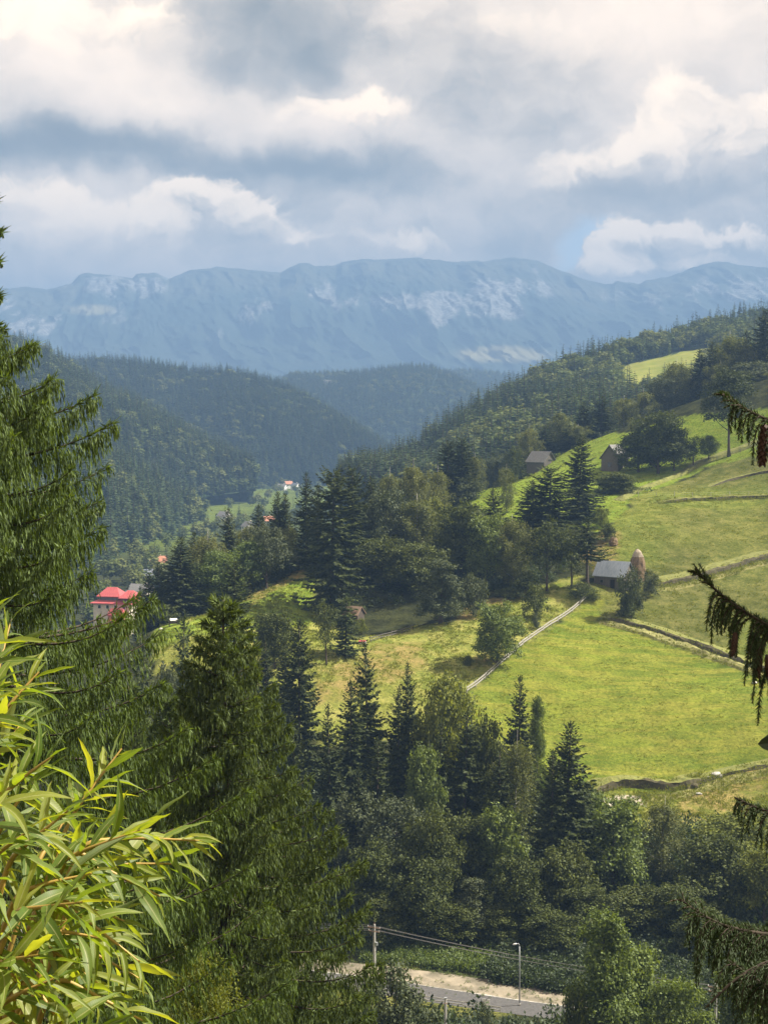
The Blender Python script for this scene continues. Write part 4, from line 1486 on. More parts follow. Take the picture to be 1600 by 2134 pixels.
def hill_points(h, spacing, rng, glades, tmax=1.06, tmin=0.0):
    S, T = h.S, h.T
    Ls = np.linalg.norm(h.R[-1, :2] - h.R[0, :2])
    Lt = np.linalg.norm((h.R - h.B)[:, :2], axis=1).mean()
    ns, ntt = max(2, int(Ls / spacing)), max(2, int(Lt * (tmax - tmin) / spacing))
    s, t = np.meshgrid(np.arange(ns), np.arange(ntt))
    s = ((s + rng.uniform(-0.5, 0.5, s.shape) + 0.5) / ns).ravel()
    t = (tmin + (t + rng.uniform(-0.5, 0.5, t.shape) + 0.5) / ntt * (tmax - tmin)).ravel()
    ok = (s > 0.002) & (s < 0.998)
    s, t = s[ok], t[ok]
    p = h.at(s, t)
    px = pixel_of(p)
    keep = (px[:, 0] > -60) & (px[:, 0] < 1660)
    jx = px[:, 0] + 6 * fbm2(px[:, 0], px[:, 1], 40, 2, 1)
    jy = px[:, 1] + 3 * fbm2(px[:, 0], px[:, 1], 40, 2, 2)
    for q in glades:
        keep &= ~(in_poly(jx, jy, q) & (t <= 1.0))
    # ground deeper than the valley floor does not show
    keep &= p[:, 2] > land_floor(p) - 1.0
    return p[keep], px[keep]


def land_floor(p):
    return np.where(p[:, 1] > 700, floor_z(p[:, 0], p[:, 1]), -1e3)


rngF = np.random.default_rng(77)
FOREST_P, FOREST_K = [], []
for key, sp in (('L1', 6.0), ('L2', 6.4), ('L3', 6.8), ('L4', 8.5), ('L5', 11.0), ('R', 8.2)):
    p, px = hill_points(HILLS[key], sp, rngF, GLADES.get(key, []))
    n = len(p)
    patch = fbm2(p[:, 0], p[:, 1], 90.0, 3, 2.0)
    leafy = rngF.random(n) < np.clip((0.25 if key == 'R' else 0.08) + patch * (1.1 if key == 'R' else 0.25), 0.02, 0.92)
    sz = rngF.uniform(0.62, 1.25, n)
    sc = np.stack((sz * rngF.uniform(1.15, 1.6, n), sz * rngF.uniform(1.15, 1.6, n), sz), 1)
    if key in ('L3', 'L4', 'L5'):
        sc *= np.array((1.0, 1.0, 0.78))
    FOREST_P.append((key, p, px, leafy, sc))

# the ridge forest's nearest trees stand one by one
key, p, px, leafy, sc = FOREST_P[-1]
vis = (px[:, 0] > 0) & (px[:, 0] < 1600)
# roughly what is in view: not hidden under the near slope
near_line = np.interp(px[:, 0], [760, 850, 950, 1050, 1100, 1200, 1300, 1400, 1500, 1600], [1000, 990, 945, 975, 930, 870, 810, 740, 690, 660])
vis &= px[:, 1] < near_line + 14
order = np.argsort(p[:, 1] + 1e6 * (~vis))
single = np.zeros(len(p), bool)
nc = nl = 0
for i in order:
    if not vis[i]:
        break
    if leafy[i]:
        if nl < 210:
            single[i] = True
            nl += 1
    elif nc < 205:
        single[i] = True
        nc += 1
for i in np.nonzero(single)[0]:
    lf = leafy[i]
    me = (FAR_L[i % 4] if lf else FAR_C[i % 5])
    o = obj('broadleaf_tree' if lf else 'spruce_tree', me, None, p[i], (0, 0, rngF.uniform(0, 6.28)), sc[i])
    if lf:
        tag(o, 'pale green broadleaf tree among many in the forest on the long right ridge', 'broadleaf tree', 'broadleaf trees of the forest on the long right ridge')
    else:
        tag(o, 'dark pointed spruce among many in the forest on the long right ridge', 'spruce tree', 'spruces of the forest on the long right ridge')
FOREST_P[-1] = (key, p[~single], px[~single], leafy[~single], sc[~single])
LAB = {'L1': 'dense spruce forest covering the lowest spur on the left', 'L2': 'dense spruce forest covering the spur above the valley meadow', 'L3': 'dark dense forest covering the broad middle hill',
       'L4': 'bluish dense forest covering the hill that closes the valley', 'L5': 'hazy forest covering the ridge below the mountain wall', 'R': 'mixed forest covering the upper part of the long right ridge'}
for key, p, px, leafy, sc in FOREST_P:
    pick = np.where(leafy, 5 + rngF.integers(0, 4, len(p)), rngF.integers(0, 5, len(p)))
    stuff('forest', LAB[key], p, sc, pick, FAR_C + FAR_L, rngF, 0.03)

# groups of trees on the glades and along the valley floor
extra = [(1420, 722, 860, 'right one of the paired dark spruces on the pale right ridge glade'), (1408, 738, 850, 'left one of the paired dark spruces on the pale right ridge glade'),
         (1384, 745, 840, 'small lone dark spruce on the lower left part of the pale ridge glade'), (1440, 735, 845, 'dark spruce at the right end of the pale ridge glade'),
         (1483, 690, 900, 'tall dark spruce at the upper edge of the pale ridge glade')]
for px_, top, Y, lab in extra:
    tp = P(px_, top, Y)
    hh = HILLS['R']
    k = np.argmin((hh.V[..., 0] - tp[0]) ** 2 + (hh.V[..., 1] - Y) ** 2)
    zg = hh.V.reshape(-1, 3)[k, 2]
    s = max(0.5, min(1.2, (tp[2] - zg) / 20.0))
    o = obj('spruce_tree', FAR_C[int(tp[0]) % 5], None, (tp[0], Y, zg), (0, 0, tp[0]), (s * 1.5, s * 1.5, s))
    tag(o, lab, 'spruce tree', 'free-standing spruces on the glade of the right ridge')


def valley_trees():
    rng = np.random.default_rng(5)
    pts = []
    for (px_, py_, Y, n, sx, sy) in ((560, 1075, 900, 26, 60, 60), (500, 1110, 760, 26, 60, 60), (620, 1030, 1150, 20, 60, 80), (660, 985, 1600, 26, 90, 60), (560, 1005, 1400, 26, 60, 90), (520, 1060, 950, 30, 40, 60), (600, 1040, 980, 24, 40, 70), (450, 1075, 900, 24, 40, 50),
                                     (700, 1010, 1000, 26, 60, 60), (250, 1215, 620, 40, 55, 30), (225, 1260, 540, 26, 26, 22), (300, 1190, 720, 30, 50, 40), (800, 950, 1250, 26, 70, 90), (850, 935, 900, 20, 50, 60), (820, 945, 800, 16, 40, 40)):
        c = P(px_, py_, Y)
        for _ in range(n):
            x, y = c[0] + rng.normal(0, sx * 0.6), c[1] + rng.normal(0, sy)
            pts.append((x, y, float(land_z(x, y)) - 0.3))
    pts = np.array(pts)
    n = len(pts)
    s = rng.uniform(0.45, 0.95, n)
    return stuff('forest', 'loose trees and bushes on the floor of the valley by the village', pts, np.stack((s * 1.25, s * 1.25, s), 1), np.where(rng.random(n) < 0.7, 5 + rng.integers(0, 4, n), rng.integers(0, 5, n)), FAR_C + FAR_L, rng)


valley_trees()


# ------------------------------------------------------------------ grass and undergrowth
def tuft_mesh(seed, mat, h=0.30, spread=0.30, n=9, w=0.035):
    rng = np.random.default_rng(seed)
    a = rng.uniform(0, 6.28, n)
    p = np.stack((np.cos(a) * spread * rng.random(n), np.sin(a) * spread * rng.random(n), np.full(n, -0.03)), 1)
    d = unit(np.stack((np.cos(a) * 0.5, np.sin(a) * 0.5, np.ones(n)), 1) + rng.normal(0, 0.25, (n, 3)))
    s = unit(np.cross(d, rng.normal(0, 1, (n, 3))))
    v, f = kites(p, d, s, h * rng.uniform(0.6, 1.2, n), np.full(n, w))
    return mesh_np('tuft', v, f, mat)


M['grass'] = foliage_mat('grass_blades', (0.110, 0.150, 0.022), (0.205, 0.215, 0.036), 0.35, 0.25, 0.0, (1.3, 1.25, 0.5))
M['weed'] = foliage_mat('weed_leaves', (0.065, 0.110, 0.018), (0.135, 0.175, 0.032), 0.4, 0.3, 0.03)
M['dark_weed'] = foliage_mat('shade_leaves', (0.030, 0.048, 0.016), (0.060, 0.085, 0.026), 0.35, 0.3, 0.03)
TUFTS = [tuft_mesh(400 + k, M['grass'], 0.26 + 0.05 * k, 0.32, 12) for k in range(4)]


def weed_mesh(seed, mat, h=0.9, r=0.6, n=60, leaf=0.2):
    rng = np.random.default_rng(seed)
    d = rand_dirs(rng, n)
    d[:, 2] = np.abs(d[:, 2])
    p = d * np.array((r, r, h)) * rng.uniform(0.5, 1.0, (n, 1))
    dirs = unit(d + rng.normal(0, 0.6, (n, 3)))
    s = unit(np.cross(dirs, rng.normal(0, 0.6, (n, 3)) + np.array((0, 0, 1))))
    L = leaf * rng.uniform(0.7, 1.5, n)
    v, f = kites(p, dirs, s, L, L * 0.3)
    return mesh_np('weed', v, f, mat)


WEEDS = [weed_mesh(420 + k, M['weed'], 0.8 + 0.2 * k) for k in range(3)]
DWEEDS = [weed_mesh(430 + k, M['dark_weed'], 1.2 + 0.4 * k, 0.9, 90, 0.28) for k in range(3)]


def grass_scatter():
    rng = np.random.default_rng(12)
    n = 95000
    y = 225 + (530 - 225) * rng.random(n) ** 1.25
    x = rng.uniform(-0.19, 0.30, n) * y
    a, b, c, d = zones(x, y)
    clump = fbm2(x, y, 5.0, 3, 21.0)
    w = np.clip(a * 0.35 + b * 0.9 + c * 0.4 + d * 0.7, 0, 1) * sstep(-0.45, 0.3, clump)
    k = rng.random(n) < w
    x, y, a = x[k], y[k], a[k]
    z = land_z(x, y)
    s = rng.uniform(0.6, 1.5, len(x)) * (1 - 0.35 * a)
    stuff('grass', 'tufts of grass on the meadows', np.stack((x, y, z), 1), np.stack((s * 1.2, s * 1.2, s), 1), rng.integers(0, 4, len(x)), TUFTS, rng, 0.2)
    # roadside bank
    x = rng.uniform(-3, 16.5, 900)
    y = 172.6 + rng.random(900) * 7 + 0.30 * (8 - x)
    s = rng.uniform(0.5, 1.4, 900)
    stuff('weeds', 'sunny green weeds on the bank behind the gravel lay-by', np.stack((x, y, land_z(x, y)), 1), np.stack((s, s, s), 1), rng.integers(0, 3, 900), WEEDS, rng, 0.2)
    # rank dark growth behind the lay-by and ragged weeds along its edges
    x = rng.uniform(13, 55, 2600)
    y = 172.4 - 0.42 * (x - 6) + rng.random(2600) ** 1.3 * 20
    s = rng.uniform(0.6, 1.5, len(x))
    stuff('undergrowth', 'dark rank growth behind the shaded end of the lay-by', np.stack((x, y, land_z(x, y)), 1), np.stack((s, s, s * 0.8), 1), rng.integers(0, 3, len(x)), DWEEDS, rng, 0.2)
    x = rng.uniform(-20, 36, 620)
    q = rng.random(620)
    y = np.where(q < 0.6, 172.2 - 0.40 * (x - 6) + rng.normal(0, 0.5, 620), 168.0 - 0.40 * (x - 6) + rng.normal(0, 1.2, 620))
    s = rng.uniform(0.12, 0.45, 620)
    stuff('weeds', 'small weeds growing along the edges of the gravel', np.stack((x, y, land_z(x, y)), 1), np.stack((s, s, s), 1), rng.integers(0, 3, 620), WEEDS, rng, 0.2)
    # shaded undergrowth of the valley trees and of the near slope
    x = np.concatenate((rng.uniform(-40, 70, 3200), rng.uniform(-60, 40, 2600), rng.uniform(-20, 70, 1400)))
    y = np.concatenate((rng.uniform(180, 232, 3200), rng.uniform(34, 150, 2600), rng.uniform(120, 157, 1400)))
    aa, bb, cc, dd = zones(x, y)
    k = (np.maximum(aa, np.maximum(cc, dd)) < 0.1) & ~((y < 232) & (bb > 0.8))
    x, y = x[k], y[k]
    s = rng.uniform(0.7, 2.0, len(x))
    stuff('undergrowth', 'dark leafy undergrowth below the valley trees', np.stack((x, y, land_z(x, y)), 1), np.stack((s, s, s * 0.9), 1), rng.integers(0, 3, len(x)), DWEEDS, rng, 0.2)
    # under the middle grove and the left crest
    x, y = [], []
    for (px_, py_, Y, nn, sx, sy) in ((850, 1200, 335, 500, 22, 16), (960, 1180, 330, 300, 14, 10), (430, 1220, 318, 400, 15, 9), (560, 1160, 328, 250, 9, 6), (1060, 1190, 322, 200, 8, 6), (1290, 1060, 395, 150, 9, 5), (1140, 950, 505, 250, 18, 6), (1350, 880, 525, 250, 22, 6)):
        c = P(px_, py_, Y)
        x.append(rng.normal(c[0], sx * 0.55, nn))
        y.append(rng.normal(c[1], sy * 0.6, nn))
    x, y = np.concatenate(x), np.concatenate(y)
    a, b, c, d = zones(x, y)
    k = np.maximum(np.maximum(a, b), c) < 0.15
    x, y = x[k], y[k]
    s = rng.uniform(0.8, 2.2, len(x))
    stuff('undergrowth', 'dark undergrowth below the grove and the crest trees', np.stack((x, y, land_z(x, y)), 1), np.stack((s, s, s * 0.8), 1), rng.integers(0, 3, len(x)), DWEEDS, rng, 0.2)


grass_scatter()

# ------------------------------------------------------------------ the two big spruces close to the camera
def near_spruce(name_label, px_tip, py_tip, Y, slope, mats, seed, step, strand, strand_n, needle, sub_step, face_to=None, max_h=None, whorl=0.42, group=None, irregular=0.25, limit_z=None, prof=None):
    """big spruce: branches sag and turn up at the tip; side twigs carry hanging strands of needle tufts"""
    rng = np.random.default_rng(seed)
    tip = P(px_tip, py_tip, Y)
    g = float(land_z(tip[0], Y))
    H = tip[2] - g
    root = empty('spruce_tree', (tip[0], Y, g))
    tag(root, name_label, 'spruce tree', group)
    tr = H * 0.013 + 0.05
    mb = MB()
    zz = np.linspace(-0.5, H, 14)
    mb.tube(np.stack((0.06 * np.sin(zz * 0.7), 0.06 * np.cos(zz * 0.5), zz), 1), tr * (1 - 0.93 * zz / H), 9)
    br = MB()
    Pn, Dn, Sn, Ln, Wn = [], [], [], [], []
    z = H * 0.06 if limit_z is None else max(H * 0.06, limit_z)
    while z < H - 0.25:
        t = z / H
        k = rng.integers(6, 9)
        a0 = rng.uniform(0, 6.28)
        for b in range(k):
            az = a0 + 6.283 * b / k + rng.uniform(-0.3, 0.3)
            L = (np.interp((H - z) * FPX / Y, *prof) * Y / FPX if prof else (H - z) * slope) * (1 + rng.uniform(-irregular, irregular * 0.6)) + 0.18
            h = np.array((math.cos(az), math.sin(az), 0.0))
            side = np.array((-math.sin(az), math.cos(az), 0.0))
            # branches turned away from the camera are drawn with fewer twigs
            front = h[1] < 0.45
            sag = np.interp(t, [0, 0.55, 0.80, 1], [0.26, 0.16, -0.10, -0.75]) + rng.uniform(-0.06, 0.06)
            s = np.linspace(0, 1, 9)
            bz = z + rng.uniform(-0.07, 0.07) + L * (-sag * np.sin(s * 1.9) * 0.75 + 0.20 * s ** 3.0 + 0.05 * s)
            ax = h[None] * (L * s)[:, None]
            ax[:, 2] = bz
            ax += side[None] * (0.06 * L * np.sin(s * 3 + az))[:, None]
            br.tube(ax, np.linspace(0.011 * L + 0.008, 0.004, 9), 4, cap=False)
            nt_ = max(3, int(L / (sub_step * (1 if front else 2.0))))
            ts = np.clip(np.linspace(0.10, 1.0, nt_) + rng.uniform(-0.02, 0.02, nt_), 0.05, 1.0)
            base = np.stack([np.interp(ts, s, ax[:, i]) for i in range(3)], 1)
            tang = unit(np.stack([np.interp(ts, s, np.gradient(ax[:, i])) for i in range(3)], 1))
            for sg in (-1, 1):
                tl = (0.34 + 0.26 * L) * min(1.0, 0.30 + L * 0.6) * (1.05 - ts) ** 0.7 * rng.uniform(0.55, 1.15, nt_) + 0.06
                d0 = unit(tang * rng.uniform(0.5, 1.0, (nt_, 1)) + side[None] * sg * rng.uniform(0.5, 1.0, (nt_, 1)) + np.array((0, 0, -0.12)))
                m = 4
                for q in range(m):
                    u = (q + 0.6) / m
                    pos = base + d0 * (tl * u)[:, None]
                    pos[:, 2] -= 0.25 * tl * u * u
                    hl = strand * rng.uniform(0.35, 1.25, nt_) * (0.45 + 0.55 * np.sin(np.clip(ts, 0, 1) * 2.6 + 0.35)) * np.clip(L / 1.2, 0.30, 1.0)
                    sway = unit(d0 * 0.35 + rng.normal(0, 0.12, (nt_, 3)))
                    for w in range(strand_n):
                        f = w / strand_n
                        c = pos + sway * (hl * 0.30 * math.sin(f * 1.6))[:, None] + np.array((0, 0, -1.0)) * (hl * f)[:, None]
                        for e2 in range(2):
                            d = unit(np.array((0, 0, -1.0)) + sway * 0.4 * (1 - f) + 0.24 * unit(rng.normal(0, 1, (nt_, 3))))
                            Pn.append(c)
                            Dn.append(d)
                            Sn.append(unit(np.cross(d, rng.normal(0, 1, (nt_, 3)))))
                            Ln.append(np.maximum(needle * 0.6, hl / strand_n * rng.uniform(1.5, 2.2, nt_)))
                            Wn.append(needle * rng.uniform(0.075, 0.125, nt_))
            # short upright fresh shoots along the top of the branch and at its tip
            for q in range(7):
                d = unit(tang * rng.uniform(0.3, 1.2, (nt_, 1)) + rng.normal(0, 0.55, (nt_, 3)) + np.array((0, 0, 0.18)))
                Pn.append(base)
                Dn.append(d)
                Sn.append(unit(np.cross(d, rng.normal(0, 1, (nt_, 3)))))
                Ln.append(needle * rng.uniform(0.9, 1.6, nt_))
                Wn.append(needle * rng.uniform(0.08, 0.13, nt_))
            e = ax[-1]
            for q in range(22):
                d = unit((tang[-1] * 1.2 + rng.normal(0, 0.55, 3) + np.array((0, 0, 0.25)))[None])
                Pn.append(e[None] - tang[-1][None] * rng.uniform(0, 0.45) * min(1.0, L))
                Dn.append(d)
                Sn.append(unit(np.cross(d, rng.normal(0, 1, (1, 3)))))
                Ln.append(np.array([needle * rng.uniform(1.2, 2.6)]))
                Wn.append(np.array([needle * 0.12]))
        z += whorl * rng.uniform(0.8, 1.25) * (1.15 - 0.5 * t)
    v, f = kites(np.vstack(Pn), np.vstack(Dn), np.vstack(Sn), np.concatenate(Ln), np.concatenate(Wn))
    mb.build('trunk', M['bark'], root, smooth=True)
    tag(br.build('branches', M['bark'], root, smooth=True), None, None, None, 'stuff')
    obj('crown', mesh_np('crown', v, f, mats), root)
    return root, len(f)


M['near_spruce'] = foliage_mat('hanging_spruce_needles', (0.040, 0.074, 0.020), (0.108, 0.155, 0.040), 0.36, 0.40, 0.02)
M['near_spruce_b'] = foliage_mat('spruce_needles_brownish', (0.040, 0.068, 0.020), (0.104, 0.140, 0.040), 0.32, 0.40, 0.02)
_, n1 = near_spruce('huge spruce with hanging twigs at the left edge of the view', -48, 415, 22, 0.345, M['near_spruce'], 501, 0, 0.34, 4, 0.100, 0.064, whorl=0.70, irregular=0.22,
                      prof=([0, 60, 300, 345, 450, 555, 640, 735, 815, 870, 920, 1060, 1230, 1800, 2400], [5, 15, 26, 88, 168, 238, 232, 268, 218, 262, 318, 378, 440, 600, 680]))
SPRUCE2, n2 = near_spruce('big dense spruce in front of the valley, left of the centre', 468, 1250, 40, 0.385, M['near_spruce_b'], 502, 0, 0.34, 3, 0.15, 0.105, whorl=0.50, irregular=0.22,
                      prof=([0, 40, 100, 150, 230, 300, 450, 650, 850, 1300], [2, 14, 38, 60, 84, 116, 174, 268, 305, 320]))
plant('young1', tuple(np.array((*P(385, 1480, 46)[:2], float(land_z(P(385, 1480, 46)[0], 46))))), P(385, 1480, 46)[2] - float(land_z(P(385, 1480, 46)[0], 46)), 1.9,
      'slim spruce between the two big near spruces', None)
for (px_, top_, Y_, kx, lab_) in ((352, 1455, 56, 0.85, 'dense spruce filling the gap between the two big near spruces'), (270, 1430, 66, 0.85, 'spruce close behind the right side of the huge left spruce'),
                                  (560, 1585, 62, 0.55, 'spruce half hidden behind the right side of the big dense spruce')):
    tp_ = P(px_, top_, Y_)
    z_ = float(land_z(tp_[0], Y_))
    r_ = SPRUCE2.copy()
    link(r_)
    sc_ = (tp_[2] - z_) / (P(468, 1250, 40)[2] - float(land_z(P(468, 1250, 40)[0], 40)))
    r_.location = (tp_[0], Y_, z_)
    r_.scale = (kx * sc_, kx * sc_, sc_)
    r_.rotation_euler = (0, 0, 0.9 * px_)
    r_['label'] = lab_
    for ch_ in list(SPRUCE2.children):
        c2_ = ch_.copy()
        link(c2_, r_)
t_, c_ = broadleaf(6.5, 2.6, 520, M['leaf_yellow'], M['bark'], n_leaf=26000, lobes=26, shape='dome', base=0.03, leaf=0.085, trunk_r=0.07)
KIND['bush9'] = (t_, c_, 6.5, 2.6)
tree('bush9', 435, 1972, 27.5, 118, 'light green small-leaved shrub at the bottom below the big dense spruce', None)


# ------------------------------------------------------------------ willow shoots right in front of the camera
def leaf_mat():
    m, nt, out = new_mat('willow_leaf')
    oi = nt.add('ShaderNodeObjectInfo')
    geo = nt.add('ShaderNodeNewGeometry')
    at = nt.add('ShaderNodeAttribute', attribute_name='across')
    sp = nt.add('ShaderNodeSeparateColor')
    nt.link(at.outputs['Color'], sp.inputs[0])
    r = nt.math('FRACT', nt.math('ADD', oi.outputs['Random'], sp.outputs[2]))
    rp = nt.add('ShaderNodeValToRGB')
    nt.link(r, rp.inputs[0])
    cr = rp.color_ramp
    cr.elements[0].color = (0.072, 0.122, 0.017, 1)
    cr.elements[1].color = (0.215, 0.240, 0.034, 1)
    e = cr.elements.new(0.55)
    e.color = (0.130, 0.185, 0.024, 1)
    tc = nt.add('ShaderNodeTexCoord')
    # side veins: fine stripes slanting from the midrib
    st = nt.math('SINE', nt.math('MULTIPLY', nt.math('SUBTRACT', sp.outputs[1], nt.math('MULTIPLY', sp.outputs[0], 0.10)), 190.0))
    n1 = nt.noise(tc.outputs['Object'], 60, 4, 0.6)
    val = nt.math('ADD', nt.math('MULTIPLY_ADD', st, 0.022, 0.80), nt.math('MULTIPLY', n1, 0.40))
    hsv = nt.add('ShaderNodeHueSaturation')
    nt.link(rp.outputs[0], hsv.inputs['Color'])
    nt.link(val, hsv.inputs['Value'])
    mid = nt.ramp(sp.outputs[0], 0.05, 0.13, 1.0, 0.0)
    n3 = nt.noise(tc.outputs['Object'], 140, 3, 0.6)
    spots = nt.math('MULTIPLY', nt.ramp(n3, 0.66, 0.74), 0.7)
    tipb = nt.math('MULTIPLY', nt.ramp(sp.outputs[1], 0.90, 1.0), nt.ramp(r, 0.4, 0.9))
    c = nt.mix(mid, nt.mix(nt.math('MAXIMUM', spots, tipb), hsv.outputs[0], (0.14, 0.085, 0.03, 1)), (0.32, 0.33, 0.12, 1))
    under = nt.mix(0.35, c, (0.33, 0.37, 0.24, 1))
    c2 = nt.mix(geo.outputs['Backfacing'], c, under)
    b = nt.add('ShaderNodeBsdfPrincipled')
    nt.link(c2, b.inputs['Base Color'])
    nt.set(b.inputs['Roughness'], nt.math('MULTIPLY_ADD', n1, 0.25, 0.40))
    b.inputs['Specular IOR Level'].default_value = 0.45
    t = nt.add('ShaderNodeBsdfTranslucent')
    tcx = nt.mix(1.0, hsv.outputs[0], (2.6, 2.3, 0.6, 1), 'MULTIPLY')
    nt.link(tcx, t.inputs['Color'])
    ms = nt.add('ShaderNodeMixShader')
    ms.inputs[0].default_value = 0.45
    nt.link(b.outputs[0], ms.inputs[1])
    nt.link(t.outputs[0], ms.inputs[2])
    bp = nt.add('ShaderNodeBump')
    bp.inputs['Strength'].default_value = 0.10
    bp.inputs['Distance'].default_value = 0.0006
    nt.link(st, bp.inputs['Height'])
    nt.link(bp.outputs[0], b.inputs['Normal'])
    nt.link(ms.outputs[0], out.inputs[0])
    return m


M['willow'] = leaf_mat()
M['willow_bark'] = rough_mat('willow_twig', (0.30, 0.21, 0.05), (0.42, 0.27, 0.07), 25.0, 0.5, 0.0, (1, 1, 1), 0, 0.4)


def willow_leaf(seed, L=0.086, W=0.0072):
    """lanceolate leaf along +X, folded along the midrib, drooping and a little twisted"""
    rng = np.random.default_rng(seed)
    n = 9
    s = np.linspace(0, 1, n)
    w = W * np.sin(np.pi * np.clip(s, 0.02, 1) ** 0.72) ** 0.9
    w[-1] = 0.0002
    w[0] = 0.0009
    droop = rng.uniform(0.02, 0.60)
    twist = rng.uniform(-1.3, 1.3)
    fold = rng.uniform(0.15, 0.65)
    curl = rng.uniform(-0.16, 0.16)
    th = droop * 2.0 * s
    x = np.concatenate(([0], np.cumsum(np.cos((th[1:] + th[:-1]) / 2)))) * L / (n - 1)
    z = -np.concatenate(([0], np.cumsum(np.sin((th[1:] + th[:-1]) / 2)))) * L / (n - 1)
    y = curl * L * s * s
    rows = []
    acr = []
    wave = 0.0012 * np.sin(s * 17 + seed)
    for k in (-1, -0.5, 0, 0.5, 1):
        a = twist * s
        yy = k * w * np.cos(fold)
        zz = abs(k) * w * np.sin(fold) + wave * abs(k)
        rows.append(np.stack((x, y + yy * np.cos(a) - zz * np.sin(a), z + yy * np.sin(a) + zz * np.cos(a)), 1))
        acr.append(np.stack((np.full(n, abs(k)), s, np.zeros(n), np.ones(n)), 1))
    v = np.stack(rows, 1).reshape(-1, 3)
    i = np.arange(n - 1)[:, None] * 5 + np.arange(4)[None]
    f = np.stack((i, i + 5, i + 6, i + 1), -1).reshape(-1, 4)
    return v, f, np.stack(acr, 1).reshape(-1, 4)


def leaf_mesh(seed):
    v, f, a = willow_leaf(seed)
    me = mesh_np('leaf', v, f, M['willow'], smooth=True)
    at = me.attributes.new('across', 'FLOAT_COLOR', 'POINT')
    at.data.foreach_set('color', a.astype(np.float32).ravel())
    return me


LEAF_DATA = [willow_leaf(600 + k) for k in range(14)]
LEAF_ME = [leaf_mesh(600 + k) for k in range(14)]


